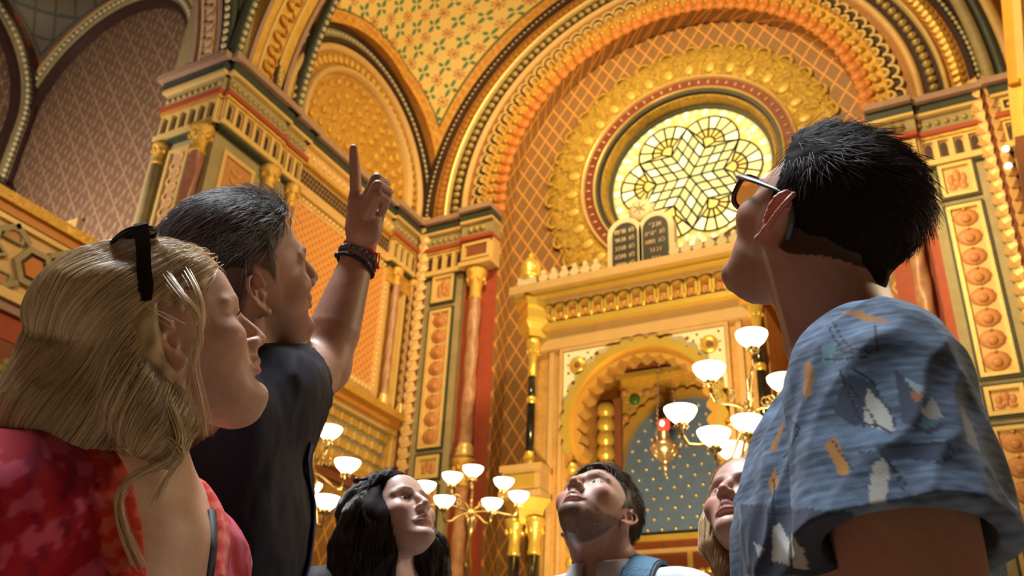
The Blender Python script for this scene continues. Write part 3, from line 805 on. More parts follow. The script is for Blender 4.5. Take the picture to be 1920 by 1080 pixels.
# cornice of the wall recess
W0, W1 = 8.55, 12.0
for nm, v0, v1, dd, mat in (('cornice_lip', SPR-.10, SPR, .24, MAUVE), ('dark_cove', SPR-.24, SPR-.10, .17, DARKG), ('gilt_line', SPR-.29, SPR-.24, .16, CREAM), ('frieze', SPR-.58, SPR-.29, .08, TAN), ('orange_lip', SPR-.64, SPR-.58, .14, GOLD2),
                            ('dotted_band', SPR-1.00, SPR-.64, .05, TAN), ('rib', SPR-1.12, SPR-1.0, .08, PEACH)):
    mb = MB(); NORTH.box(mb, W0, W1, v0, v1, 0, dd); mb.build(nm, mat, north)
mb = MB(); NORTH.box(mb, -.022, .022, -.03, .03, 0, .02); b_ = MB(); b_.box((-.026, -.034, 0), (.026, .034, .02)); dk_ = proto(b_, DARKP)
n_ = 46
for i in range(n_):
    for j in range(3): piece(dk_, 'dark_hole', north, NORTH.M(W0+(W1-W0)*(i+.5+.5*(j % 2))/n_*0.985, SPR-.73-.085*j, .042))
mb = MB(); mb.sphere((0, 0, 0), 0.036, 8, 5, (1, 1.4, .7)); db = proto(mb, CREAM)
for i in range(26): piece(db, 'bead', north, NORTH.M(W0+.06+(W1-W0-.1)*i/26, SPR-.43, .09))
def diaper(u, v):
    a, b = (u*7.2+v*7.2) % 1-.5, (u*7.2-v*7.2) % 1-.5
    k = np.clip((0.30-np.maximum(np.abs(a), np.abs(b)))*14, 0, 1)[:, None]; e = np.clip((.09-np.hypot(a, b))*20, 0, 1)[:, None]
    c = np.array([0.76, 0.36, 0.11])*(1-k)+np.array([0.62, 0.20, 0.055])*k
    return c*(1-e)+np.array([0.30, 0.08, 0.03])*e
PU0, PU1, PV0, PV1 = 8.75, 11.05, 6.45, 8.62
grid_paint('diaper_panel', NORTH, PU0, PU1, PV0, PV1, 0.012, 230, 220, diaper, north)
mb = MB(); NORTH.frame(mb, PU0-.16, PU1+.16, PV0-.16, PV1+.10, 0.16, 0, 0.02); mb.build('bead_ground', TAN, north)
for i in range(27): 
    for v in (PV0-.08, PV1+.03): piece(db, 'bead', north, NORTH.M(PU0-.1+(PU1-PU0+.2)*i/26, v, .03, (.85,)*3))
for i in range(24):
    for u in (PU1+.08,): piece(db, 'bead', north, NORTH.M(u, PV0+(PV1-PV0)*i/23, .03, (.85,)*3))
for u, mt in ((11.12, PEACH), (11.42, PEACH), (11.62, CREAM), (11.95, MAUVE)):
    mb = MB(); NORTH.box(mb, u, u+.07, 6.18, 8.8, 0, .07); mb.build('upright_moulding', mt, north)
for u in (11.30, 11.80): column(NORTH, u, 0.13, 6.14, 8.66, 0.062, north, plain('slim_veined_shaft', (0.48, 0.26, 0.17), 0.35, var=.3, scale=12), twist=14, cap_h=0.30)
mb = MB()
for i in range(24): NORTH.box(mb, 8.8+i*.095, 8.83+i*.095, 6.12, 6.26, 0, .05)
mb.build('dentils', REDBR, north); tag(north.children[-1], kind='stuff')
entablature(NORTH, 11.05, 11.98, north, 0.10, SPR)
mb = MB(); NORTH.box(mb, 11.1, 11.95, 8.36, 8.70, 0, .09); mb.build('gilt_block', GOLD2, north)
for nm, v0, v1, dd, mat in (('ledge_lip', 6.0, 6.12, .30, GOLD2), ('ledge_cove', 5.88, 6.0, .20, plain('orange_cove', (0.66, 0.28, 0.05), 0.45)), ('ledge_bed', 5.80, 5.88, .12, CREAM), ('lower_ledge', 4.86, 4.98, .18, GOLD2), ('lower_cove', 4.70, 4.86, .10, REDBR)):
    mb = MB(); NORTH.box(mb, 7.2, 12.0, v0, v1, 0, dd); mb.build(nm, mat, north)
# honeycomb strapwork between the ledges: each yellow cell a piece
mb = MB(); NORTH.box(mb, 7.2, 12.0, 4.98, 5.80, 0, .03); mb.build('strapwork_ground', GREYG, north)
def poly_piece(pts, d0, d1, mat):
    mb = MB(); mb.prism(pts, d0, d1, lambda a, b, d: (a, b, d)); return proto(mb, mat)
hx = poly_piece([(0.10*math.cos(t), 0.062*math.sin(t)) for t in np.linspace(0, 2*PI, 7)[:-1]], 0, .035, LEAFG); hz = poly_piece([(-.028, -.07), (.028, -.05), (.028, .07), (-.028, .05)], 0, .045, CREAM)
for i in range(20):
    for j in range(4):
        u = 7.35+i*0.235+(j % 2)*0.117; v = 5.08+j*0.205
        if u < 11.55: piece(hx, 'honeycomb_cell', north, NORTH.M(u, v, .03)); piece(hz, 'cell_bar', north, NORTH.M(u+.117, v, .03))
mb = MB(); NORTH.box(mb, 11.62, 11.98, 4.98, 5.80, 0, .10); mb.build('end_block', GOLD2, north)
for i in range(4):
    mb = MB(); NORTH.box(mb, 11.66+i*.08, 11.70+i*.08, 5.0, 5.78, .10, .13); mb.build('flute', CREAM, north)
mb = MB()
for i in range(14):
    for j in range(2): mb.sphere(NORTH(7.5+i*.33, 4.5-.2*j, .04), .1, 8, 5, (.5, 1, .8))
o = mb.build('carved_leaves', plain('olive_carving', (0.40, 0.25, 0.06), 0.5, var=.4), north); o['kind'] = 'stuff'
mb = MB(); NORTH.box(mb, 8.56, 12.0, 0, 4.2, 0, .03); mb.build('lattice_dado', LATT, north)

# ---- vault web between blind arch and great arch, painted with a quatrefoil diaper
RV, RL = 4.74, 2.28                          # great vault and the lunette that cuts into it
def lun_half(z): return np.sqrt(np.maximum(RL**2-(z-CB[1])**2, 0))
def xprof(z, y):
    n = 2.0+0.9*np.clip((YF-y)/1.3, 0, 1); return XC-4.80*(1-np.clip(np.abs(z-ZC)/RV, 0, 1)**n)**(1/n)+0.06*np.clip(1-(YF-y)/1.3, 0, 1)
def vault():
    hb = 0.02; nb_, ny = int(RV*1.25/hb), int(4.5/hb)
    Bq, Yq = np.meshgrid(np.linspace(-0.02, 1.23, nb_), np.linspace(7.5, YF-.01, ny), indexing='ij')
    Pz = ZC+RV*np.sin(Bq); P = np.stack([xprof(Pz, Yq), Yq, Pz], -1)
    zc = np.linspace(CB[1]-.3, CB[1]+RL, 160); bc = np.arcsin((zc-ZC)/RV)
    curve = np.concatenate([np.c_[RV*bc, CB[0]+lun_half(zc)], np.c_[RV*bc, CB[0]-lun_half(zc)]])
    u, v = Yq.ravel(), RV*Bq.ravel(); e = YF-u
    Q = np.c_[v, u]
    for i in range(0, len(Q), 20000): e[i:i+20000] = np.minimum(e[i:i+20000], np.sqrt(((Q[i:i+20000, None]-curve[None])**2).sum(-1)).min(1))
    PP = P.reshape(-1, 3)
    col = np.tile(np.array([0.76, 0.38, 0.07]), (len(u), 1))*(1+.22*noise3(PP, 9, 90, 2))[:, None]
    inside = e > 0.24; q = 0.60
    cu, cv = (u/q+.15) % 1-.5, (v/(q*1.15)) % 1-.5
    c2 = np.tile(np.array([0.90, 0.65, 0.23]), (len(u), 1))
    r0 = np.hypot(cu, cv); th = np.arctan2(cv, cu)
    for (fu, fv) in ((0, 0), (.5, .5), (-.5, .5), (.5, -.5), (-.5, -.5)):
        r0 = np.hypot(cu-fu, cv-fv); th = np.arctan2(cv-fv, cu-fu)
        pet = (np.abs(r0-.12) < .06) & (np.cos(8*th) > -.1); c2[pet] = [0.60, 0.21, 0.06]
        c2[r0 < .055] = [0.26, 0.10, 0.06]; c2[r0 < .02] = [0.85, 0.70, 0.40]
    for (du, dv, a, b) in ((0.5, .17, .065, .14), (0.5, -.17, .065, .14), (-0.5, .17, .065, .14), (-0.5, -.17, .065, .14), (0, .33, .065, .14), (0, -.33, .065, .14), (.36, 0, .085, .065), (-.36, 0, .085, .065), (.14, .5, .085, .065), (-.14, .5, .085, .065), (.14, -.5, .085, .065), (-.14, -.5, .085, .065)):
        k = np.abs((cu-du)/a)**1.5+np.abs((cv-dv)/b)**1.5 < 1; c2[k] = [0.085, 0.235, 0.125]
    col[inside] = c2[inside]; col[np.abs(e-.24) < .016] = [0.14, 0.11, 0.04]
    dots = (~inside) & (np.abs(e-.12) < .06) & (np.sin(v*32)+np.sin(u*32) > .6); col[dots] = [0.70, 0.28, 0.06]
    i = np.arange(nb_*ny).reshape(nb_, ny); F = np.stack([i[:-1, :-1], i[1:, :-1], i[1:, 1:], i[:-1, 1:]], -1).reshape(-1, 4)
    fc = PP[F].mean(1); keep = np.abs(fc[:, 1]-CB[0]) > lun_half(fc[:, 2])-.01; keep &= ~((fc[:, 2] < CB[1]) & (fc[:, 1] < 11))
    surf_obj('vault_web', PP, F[keep], PAINT, north, np.clip(col, .003, 1))
    # the small lunette vault from the wall to the groin
    T = np.linspace(-0.05, PI+0.05, 60); mb = MB(); v_ = []
    for t in T:
        z = CB[1]+RL*math.sin(t); y = CB[0]+RL*math.cos(t); xg = float(xprof(z, y)); v_ += [(XL, y, z), (max(xg, XL+.01)+.005, y, z)]
    mb.add(v_, [(2*i, 2*i+1, 2*i+3, 2*i+2) for i in range(59)], True); mb.build('lunette', ORNG, north)
vault()

# ---- corner pier, with two faces
mb = MB(); mb.box((-9.80, 6.98, 0), (XL+0.026, 8.55, 15.5)); pier = struct('wall_pier', mb, GREYG)
entablature(PIERF, -9.62, -8.52, pier, 0.06, SPR); entablature(NORTH, 6.92, 8.10, pier, 0.10, SPR); entablature(NORTH, 8.10, 8.62, pier, 0.06, SPR)
TANB = plain('tan_brown_panel', (0.52, 0.33, 0.20), 0.5, var=.2, bump=.3)
def chev(pl, u0, u1, v0, v1, d, parent):
    mb = MB(); pl.frame(mb, u0, u1, v0, v1, .06, d, d+.05); p = mb.build('panel', CREAM, parent)
    mb = MB(); pl.box(mb, u0+.05, u1-.05, v0+.05, v1-.05, d-.01, d+.015); mb.build('ground', TERRA, p)
    b = MB(); b.box((-.05, -.02, 0), (.05, .02, .025)); dd = proto(b, LEAFG); n = int((v1-v0-.2)/.13)
    for i in range(n):
        for k in (-1, 1): piece(dd, 'chevron', p, pl.M((u0+u1)/2+k*.055, v0+.15+i*.13, d+.012, rot=k*0.7))
def scroll_panel(pl, u0, u1, v0, v1, d, parent, gm, rm):
    mb = MB(); pl.frame(mb, u0, u1, v0, v1, .05, d, d+.05); p = mb.build('panel', CREAM, parent)
    mb = MB(); pl.box(mb, u0+.04, u1-.04, v0+.04, v1-.04, d-.01, d+.012); mb.build('ground', gm, p)
    b = half_ring(.05, .085, 0, .03, 8, -.3, PI+.5); dd = proto(b, rm); n = int((v1-v0-.16)/.125)
    for i in range(n): piece(dd, 'scroll', p, pl.M((u0+u1)/2+(.03 if i % 2 else -.03), v0+.13+i*.125, d+.01, rot=(-PI/2 if i % 2 else PI/2)))
scroll_panel(PIERF, -9.38, -8.98, 5.6, 8.52, 0.0, pier, TANB, TAN)
column(PIERF, -8.72, 0.10, 5.2, 8.66, 0.10, pier, plain('red_veined_shaft', (0.34, 0.14, 0.09), 0.35, var=.3, scale=9), twist=8, cap_h=.40)
column(PIERF, -9.56, 0.05, 5.2, 8.66, 0.07, pier, GREYG, cap_h=.3)
chev(NORTH, 7.16, 7.78, 5.6, 8.46, 0.02, pier)
column(NORTH, 8.02, 0.10, 5.2, 8.66, 0.09, pier, plain('red_veined_shaft', (0.40, 0.15, 0.07), 0.35, var=.3, scale=9), twist=8, cap_h=.40)
scroll_panel(NORTH, 8.16, 8.42, 5.6, 8.4, 0.0, pier, TERRA, LEAFG)
column(NORTH, 8.52, 0.10, 5.2, 8.66, 0.07, pier, plain('red_veined_shaft', (0.40, 0.15, 0.07), 0.35, var=.3, scale=9), twist=8, cap_h=.34)
# springers of the big transverse arches above the pier
def springer(pl, u0, u1, parent, gm, rm, lean, d):
    """soffit panel that leans outward as the arch rises"""
    n = 12; mb, fr_, gd = MB(), MB(), MB()
    zs = np.linspace(0, 3.6, n+1)
    off = lambda z: lean*(4.6-math.sqrt(max(0.1, 4.6**2-z*z)))
    def seg(m, a, b, e0, e1):
        for i in range(n):
            z0, z1 = zs[i], zs[i+1]; o0, o1 = off(z0), off(z1)
            c = [pl(a+o0*0, SPR+z0, e0+o0), pl(b, SPR+z0, e0+o0), pl(b, SPR+z0, e1+o0), pl(a, SPR+z0, e1+o0), pl(a, SPR+z1, e0+o1), pl(b, SPR+z1, e0+o1), pl(b, SPR+z1, e1+o1), pl(a, SPR+z1, e1+o1)]
            m.add(c, [(0, 3, 2, 1), (4, 5, 6, 7), (0, 1, 5, 4), (1, 2, 6, 5), (2, 3, 7, 6), (3, 0, 4, 7)])
    w = u1-u0
    seg(mb, u0, u1, -.3, d); seg(fr_, u0, u0+.07, d, d+.05); seg(fr_, u1-.07, u1, d, d+.05); seg(gd, u0+w*.26, u0+w*.32, d, d+.03); seg(gd, u1-w*.32, u1-w*.26, d, d+.03)
    p = mb.build('arch_springer', gm, parent); fr_.build('springer_edge', MAUVE, p); gd.build('springer_fillet', CREAM, p)
    b = half_ring(.06, .10, 0, .035, 8, -.3, PI+.6); dd = proto(b, rm)
    for i in range(24):
        z = .15+i*.14; piece(dd, 'scroll', p, pl.M((u0+u1)/2+(.03 if i % 2 else -.03), SPR+z, d+off(z), rot=(-PI/2 if i % 2 else PI/2)))
springer(PIERF, -9.42, -8.86, pier, plain('pale_pink_springer', (0.74, 0.52, 0.36), .5, var=.1), TANB, 1.0, 0.0)
springer(NORTH, 7.18, 8.02, pier, GOLD2, ORNG, 1.0, 0.05)
for (pl, u, le) in ((PIERF, -8.70, 1.0), (NORTH, 6.98, .75), (NORTH, 8.34, .6)):
    mb = MB(); zs = np.linspace(0, 3.4, 16); mb.tube([pl(u, SPR+z, .02+le*(4.6-math.sqrt(4.6**2-z*z))) for z in zs], .10, 8); t_ = mb.build('beaded_rib', DARKG, pier)
    for z in np.arange(0.05, 3.3, .13): piece(bd, 'bead', t_, pl.M(u, SPR+z, .10+le*(4.6-math.sqrt(4.6**2-z*z)), (1.2,)*3))

# ---- north arm beyond the pier: lattice wall under a wall rib, side wall, vault web
YN = 7.5; NE = Plane(lambda u, v, d: (u, YN-d, v))
mb = MB(); NE.box(mb, -14.6, -9.7, 0, 15.5, -.4, 0); ne = struct('wall_northeast', mb, LATT2)
CN, RN = (-12.08, 10.76), 1.93
XS = -14.2; NW = Plane(lambda u, v, d: (XS+d, u, v))
mb = MB(); NW.box(mb, 0.0, 7.5, 0, 15.5, -.4, 0); nw = struct('wall_northwest', mb, LATT2)
for nm, prof, mat in (('rib_dark_line', rect(RN, RN+.10, 0, .16), DARKP), ('rib_ground', rect(RN+.10, RN+.27, 0, .22), GREYG), ('rib_edge', rect(RN+.27, RN+.33, 0, .26), CREAM)):  # rib from inside out: dark line, bead ground, cream edge
    arc_mould(nm, NE, CN, prof, mat, ne, low=9.3)
for u, v, a in along_arch(CN, RN+.185, .11, 9.4): piece(bd, 'bead', ne, NE.M(u, v, .22, (1.2,)*3, a))
CW = (5.2, 10.76)
for nm, prof, mat in (('rib_dark_line', rect(RN, RN+.10, 0, .16), DARKP), ('rib_ground', rect(RN+.10, RN+.27, 0, .22), GREYG), ('rib_edge', rect(RN+.27, RN+.33, 0, .26), DARKP)):
    arc_mould(nm, NW, CW, prof, mat, nw, low=9.3)
for u, v, a in along_arch(CW, RN+.185, .11, 9.4): piece(bd, 'bead', nw, NW.M(u, v, .22, (1.2,)*3, a))
def web_pt(S_, T_):
    a = PI-T_*math.radians(88)
    A = np.stack([CN[0]+(RN+.3)*np.cos(a), np.full_like(a, YN-.1), CN[1]+(RN+.3)*np.sin(a)], -1)
    b = T_*math.radians(88); B = np.stack([np.full_like(a, XS+.1), CW[0]+(RN+.3)*np.cos(b), CW[1]+(RN+.3)*np.sin(b)], -1)
    return A*(1-S_)[..., None]+B*S_[..., None]+(S_*(1-S_)*T_)[..., None]*np.array([-.5, .5, .25])
def web_col(S_, T_):
    wid = np.linalg.norm(web_pt(np.ones_like(S_), T_)-web_pt(np.zeros_like(S_), T_), axis=-1); e = np.minimum(S_, 1-S_)*wid; P = web_pt(S_, T_); v = P[:, 2]; u = (S_-.5)*wid
    col = np.tile(np.array([0.13, 0.075, 0.06]), (len(S_), 1)); k = (np.abs(e-.16) < .07) & (np.sin(v*24) > -.1); col[k] = [0.36, 0.07, 0.035]
    ins = e > .30; col[ins] = [0.12, 0.10, 0.06]; g = ins & ((np.abs((u*3) % 1-.5) < .06) | (np.abs((v*3) % 1-.5) < .06)); col[g] = [0.035, 0.04, 0.035]; col[np.abs(e-.30) < .02] = [0.03, 0.04, 0.04]
    return col
grid_paint('vault_web', NE, 0, 1, 0, 1, 0, 90, 200, web_col, ne, curve=web_pt)
mb = MB(); mb.box((-14.2, 6.9, 8.9), (-13.9, 7.45, 9.3)); mb.box((-14.2, 6.8, 9.3), (-13.8, 7.5, 9.42)); mb.build('corner_capital', DARKP, ne)
mb = MB(); mb.box((-14.15, 7.0, 7.4), (-13.98, 7.45, 8.9)); c_ = mb.build('corner_pilaster', GREYG, ne)
mb = MB(); mb.box((-13.98, 7.0, 7.6), (-13.95, 7.3, 8.7)); mb.build('gilt_frame', CREAM, c_)

# ---- gallery parapet of the north arm
XG = -8.42; GAL = Plane(lambda u, v, d: (XG+d, u, v))
mb = MB(); GAL.box(mb, 1.5, 6.95, 5.08, 5.94, -.12, 0); par = struct('wall_parapet', mb, TAN)
for nm, v0, v1, dd, mat in (('rail', 5.94, 6.06, .12, GOLD2), ('rail_cove', 5.84, 5.94, .07, plain('orange_rail', (0.66, 0.26, 0.05), 0.45)), ('rail_fillet', 5.78, 5.84, .05, CREAM), ('sill', 4.98, 5.08, .10, CREAM), ('sill_cove', 4.88, 4.98, .05, MAUVE), ('red_band', 4.62, 4.88, .0, RED)):
    mb = MB(); GAL.box(mb, 1.5, 6.95, v0, v1, -.12, dd); mb.build(nm, mat, par)
def ngon(n, r, rot=0.0, sy=1.0): return [(r*math.cos(rot+2*PI*k/n), sy*r*math.sin(rot+2*PI*k/n)) for k in range(n)]
def ring_poly(po, pi_, d0, d1, mat):
    n = len(po); mb = MB(); v = [(a, b, d1) for a, b in po]+[(a, b, d1) for a, b in pi_]+[(a, b, d0) for a, b in po]+[(a, b, d0) for a, b in pi_]
    f = []
    for i in range(n):
        j = (i+1) % n; f += [(i, j, n+j, n+i), (2*n+i, i, j, 2*n+j)[::-1], (n+i, n+j, 3*n+j, 3*n+i)]
    mb.add(v, f); return proto(mb, mat)
star = lambda r: [(r*(1.0 if k % 2 == 0 else .58)*math.cos(PI*k/6), r*(1.0 if k % 2 == 0 else .58)*math.sin(PI*k/6)) for k in range(12)]
s_out, s_gr, s_in = ring_poly(star(.30), star(.24), 0, .06, GREYG), ring_poly(star(.24), star(.19), 0, .035, DARKP), poly_piece(star(.18), 0, .05, LEAFO)
h_out, h_gr, h_in = ring_poly(ngon(6, .24), ngon(6, .17), 0, .06, GREYG), ring_poly(ngon(6, .17), ngon(6, .13), 0, .03, DARKP), poly_piece(ngon(6, .12), 0, .05, LEAFO)
t_out, t_in = ring_poly(ngon(4, .16, PI/4, .6), ngon(4, .11, PI/4, .6), 0, .05, GREYG), poly_piece(ngon(4, .10, PI/4, .6), 0, .03, TERRA)
for i in range(9):
    u = 2.0+i*0.60; v = 5.43
    for dat, nm in (((s_out, 'star_strap'), (s_gr, 'star_groove'), (s_in, 'star_boss')) if i % 2 == 0 else ((h_out, 'hexagon_strap'), (h_gr, 'hexagon_groove'), (h_in, 'hexagon_boss'))): piece(dat, nm, par, GAL.M(u, v, 0))
    for dv in (-.24, .24):
        piece(t_out, 'corner_strap', par, GAL.M(u+.30, v+dv, 0)); piece(t_in, 'corner_inlay', par, GAL.M(u+.30, v+dv, 0))
for (a, b) in ((0, 0),):
    mb = MB()
    for i in range(9):
        u = 2.0+i*.6
        for sx in (-1, 1):
            for sv in (-1, 1):
                p, q = np.array([u+sx*.12, 5.43+sv*.22]), np.array([u+sx*.32, 5.43+sv*.36]); n_ = np.array([-(q-p)[1], (q-p)[0]]); n_ = n_/np.linalg.norm(n_)*.03
                mb.prism([tuple(p+n_), tuple(q+n_), tuple(q-n_), tuple(p-n_)], 0, .055, GAL.f)
    o = mb.build('strap_links', GREYG, par); o['kind'] = 'stuff'
# carved flowers under the gallery
for i in range(12):
    mb = MB(); u = 2.2+i*.36
    for k in range(7):
        a = 2*PI*k/6; mb.sphere(GAL(u+(.09*math.cos(a) if k < 6 else 0), 4.30+(.09*math.sin(a) if k < 6 else 0), .03), .07, 8, 5)
    mb.build('carved_flower', [LEAFO, LEAFG, plain('olive_flower', (0.30, 0.22, 0.06), .5)][i % 3], par)
mb = MB(); GAL.box(mb, 1.5, 6.95, 3.9, 4.62, -.12, -.01); mb.build('carving_ground', REDBR, par)
mb = MB(); GAL.box(mb, 1.5, 6.95, 3.78, 3.9, -.12, .12); mb.build('lower_rail', CREAM, par)

mb = MB(); GAL.box(mb, 1.5, 6.98, 0, 3.78, -.3, -.12); mb.build('lower_wall', LATT, par)
# ---- south side of the east arm: wall, pier with lit edge
XR = 1.62; SOUTH = Plane(lambda u, v, d: (XR-d, u, v))
mb = MB(); SOUTH.box(mb, 9.0, 12.4, 0, 15.5, -.4, 0); so = struct('wall_southeast', mb, REDBR)
mb = MB(); EAST.box(mb, .98, 1.60, 0, 8.72, 0, .10); mb.build('side_pilaster', REDBR, so)
entablature(EAST, .97, 1.58, so, .16, SPR); panel(EAST, 1.0, 1.5, 8.2, 8.66, .10, so, 'leaf')
for i, (u, v0) in enumerate(((1.02, SPR-.54), (1.22, SPR-.54), (1.42, SPR-.54))):
    mb = MB(); EAST.frame(mb, u, u+.17, v0, v0+.22, .04, .20, .26); mb.build('gilt_frame', CREAM, so); mb = MB(); EAST.box(mb, u+.04, u+.13, v0+.04, v0+.18, .19, .22); mb.build('dark_panel', REDBR, so)
for (u0, r0, mt) in ((.99, .09, GREYG), (1.16, .08, DARKG), (1.30, .09, PEACH)):
    mb = MB(); zs = np.linspace(0, 3.6, 18); mb.tube([EAST(u0-.55*(4.6-math.sqrt(4.6**2-z*z)), SPR+z, .10+.35*(4.6-math.sqrt(4.6**2-z*z))) for z in zs], r0, 8); mb.build('beaded_rib', mt, so)
mb = MB(); SOUTH.box(mb, 9.0, 12.0, SPR, 15, 0, .03); mb.build('gold_field', GOLD, so)
# nearer pier of the south arm: only the gilded edge of its leaning arch shows at the frame's right
YP2 = 9.0
mb = MB(); mb.box((1.30, YP2-1.2, 0), (2.4, YP2-.1, 12.0)); pr = struct('wall_southpier', mb, REDBR)
def slant(nm, lo_, hi_, y0, y1, mat):
    (xa, xb, z0), (xc, xd, z1) = lo_, hi_; mb = MB()
    v = [(xa, y0, z0), (xb, y0, z0), (xb, y1, z0), (xa, y1, z0), (xc, y0, z1), (xd, y0, z1), (xd, y1, z1), (xc, y1, z1)]
    mb.add(v, [(0, 3, 2, 1), (4, 5, 6, 7), (0, 1, 5, 4), (1, 2, 6, 5), (2, 3, 7, 6), (3, 0, 4, 7)]); return mb.build(nm, mat, pr)
OE = plain('orange_gilt_edge', (0.90, 0.42, 0.07), .4, .3, var=.15, scale=5); YE = plain('yellow_gilt_edge', (0.95, 0.66, 0.16), .35, .3, var=.1, scale=5)
slant('arch_edge', (.875, .965, 7.50), (1.10, 1.22, 9.30), YP2-.25, YP2, OE); slant('arch_fillet', (.965, 1.03, 7.50), (1.22, 1.30, 9.30), YP2-.3, YP2+.02, CREAM)
slant('pier_edge', (.79, .90, 6.78), (.87, .99, 7.50), YP2-.2, YP2+.04, YE); slant('pier_face', (.90, 1.35, 6.6), (.99, 1.35, 7.52), YP2-.4, YP2-.02, YE)
slant('lower_shaft', (.60, .95, 4.0), (.80, 1.2, 6.78), YP2-.35, YP2, REDBR)
# ------------------------------------------------------------------ the ark: a gilded aedicule in front of the apse
AX, AYF = -3.75, 10.42
ark = empty('ark', (AX, AYF, 0), 'golden ark with scalloped arch, arcaded cornice and battlements under round window', 'ark')
AP = Plane(lambda u, v, d: (u, -d, v))        # local: u across, v up, d towards the hall
WOODG = gold_mat('gilt_wood', (0.54, 0.27, 0.075), (0.74, 0.42, 0.14), rough=0.4, metal=0.25, scale=3, bump=.15, bscale=14)
YEL = plain('yellow_gilding', (0.94, 0.64, 0.13), 0.28, 0.55, var=.08, bump=.15)
SAND = plain('sandstone_gilt', (0.64, 0.40, 0.17), 0.5, 0.1, var=.1, bump=.2)
STONE = plain('pale_carved_stone', (0.82, 0.70, 0.46), .55, var=.08, bump=.2)
PIERCED = plain('pierced_white_plaque', (0.90, 0.80, 0.58), .45, var=.06)
mb = MB(); AP.box(mb, -1.62, -1.03, 0, 6.32, -1.9, -.02); AP.box(mb, 1.03, 1.62, 0, 6.32, -1.9, -.02); mb.build('body', WOODG, ark)
# front wall with the arch
mb = MB()
def half_front(mb, sx, r, u1, v0, v1, d0, d1):
    q = [(sx*r, v0), (sx*u1, v0), (sx*u1, v1), (0, v1)]+[(sx*r*math.cos(t), 5.02+r*math.sin(t)) for t in np.linspace(PI/2, 0, 24)]
    mb.prism(q, d0, d1, AP.f)
for sx in (-1, 1): half_front(mb, sx, .98, 1.30, 0.0, 6.32, -.25, 0)
mb.build('front', WOODG, ark)
mb = MB(); AP.frame(mb, -1.16, 1.16, 3.0, 6.18, .05, 0, .05); AP.frame(mb, -1.32, 1.32, 3.0, 6.30, .07, 0, .03); mb.build('front_frame', SAND, ark)
for sx in (-1, 1):
    # pierced corner plaques with a rosette
    pts = [(1.10, 6.12), (.30, 6.12)]+[(1.10*math.cos(a), 5.02+1.10*math.sin(a)) for a in np.linspace(1.25, .25, 9)]+[(1.10, 5.30)]
    pts = [(sx*a, b) for a, b in pts]; mb = MB(); mb.prism(pts, 0.005, .03, AP.f); pl_ = mb.build('corner_plaque', PIERCED, ark)
    mb = MB(); c = AP(sx*.90, 5.90, .03); mb.lathe([(.001, .03), (.05, .05), (.11, .02), (.125, 0)], c, 14, axis='y'); mb.build('rosette', YEL, pl_)
    mb = MB(); mb.lathe([(.001, .055), (.045, .05), (.05, .03)], (c[0]+.02, c[1], c[2]-.02), 10, axis='y'); mb.build('rosette_eye', REDBR, pl_)
    b_ = MB(); b_.lathe([(.001, .012), (.7, .012), (1, 0)], (0, 0, 0), 8, axis='y'); dt = proto(b_, REDBR)
    for (du, dv, r_) in ((.62, 6.03, .03), (.75, 6.06, .018), (1.03, 6.06, .018), (1.03, 5.80, .02), (.96, 5.66, .028), (1.04, 5.55, .015), (.80, 5.98, .015), (.70, 5.98, .018), (1.04, 5.92, .014)):
        piece(dt, 'hole', pl_, Matrix.Translation(AP(sx*du, dv, .028)) @ Matrix.Diagonal((r_, 1, r_, 1)))
# scalloped arch: an outer wavy band and inner cusps
def wavy(r0, r1, amp, n, a0, a1, d0, d1, low=None, c=(0, 5.02), inner=False):
    A = np.linspace(a0, a1, n*8+1); wv_ = amp*np.abs(np.sin((A-a0)/(a1-a0)*PI*n)); ro = r1+wv_*(0 if inner else 1); ri = r0-wv_*(1 if inner else 0)
    v = []
    for a, p_, q_ in zip(A, ro, ri):
        for rr, d in ((q_, d0), (p_, d0), (p_, d1), (q_, d1)): v.append(AP(c[0]+rr*math.cos(a), c[1]+rr*math.sin(a), d))
    f = []
    for i in range(len(A)-1):
        for k in range(4): f.append((4*i+k, 4*i+4+k, 4*i+4+(k+1) % 4, 4*i+(k+1) % 4))
    f += [(0, 1, 2, 3), (4*len(A)-1, 4*len(A)-2, 4*len(A)-3, 4*len(A)-4)]
    mb = MB(); mb.add(v, f); return mb
wavy(.97, 1.06, .045, 21, -.35, PI+.35, 0, .12).build('scalloped_archivolt', YEL, ark)
wavy(.90, .99, .07, 19, -.45, PI+.45, -.20, .06, inner=True).build('cusped_arch', plain('amber_gilding', (0.80, 0.42, 0.09), .35, .4, var=.1), ark)
for sx in (-1, 1):
    for i in range(9):
        mb = MB(); mb.sphere(AP(sx*.97, 4.50-.20*i, -.02), .10, 8, 6, (.75, .9, 1.0)); mb.build('jamb_cusp', YEL, ark)
# upper architrave, arcaded frieze and cornice
for nm, u, v0, v1, d, mt in (('architrave', 1.56, 6.18, 6.46, .06, SAND), ('yellow_fillet', 1.66, 6.46, 6.54, .16, YEL), ('frieze_ground', 1.60, 6.54, 6.86, .10, SAND), ('cornice_bed', 1.70, 6.84, 6.90, .20, SAND), ('yellow_cornice', 1.78, 6.90, 6.98, .30, YEL), ('cornice_top', 1.82, 6.98, 7.10, .36, SAND)):
    mb = MB(); AP.box(mb, -u, u, v0, v1, -.25, d); AP.box(mb, -u, -1.04, v0, v1, -1.9, -.25); AP.box(mb, 1.04, u, v0, v1, -1.9, -.25)
    if nm == 'cornice_top': AP.box(mb, -1.04, 1.04, v0+.02, v1, -1.9, -.25)
    mb.build(nm, mt, ark)
mb = half_ring(.058, .088, 0, .07, 9, 0, PI); mb.box((-.088, -.15, 0), (-.058, 0, .07)); mb.box((.058, -.15, 0), (.088, 0, .07)); ar = proto(mb, YEL)
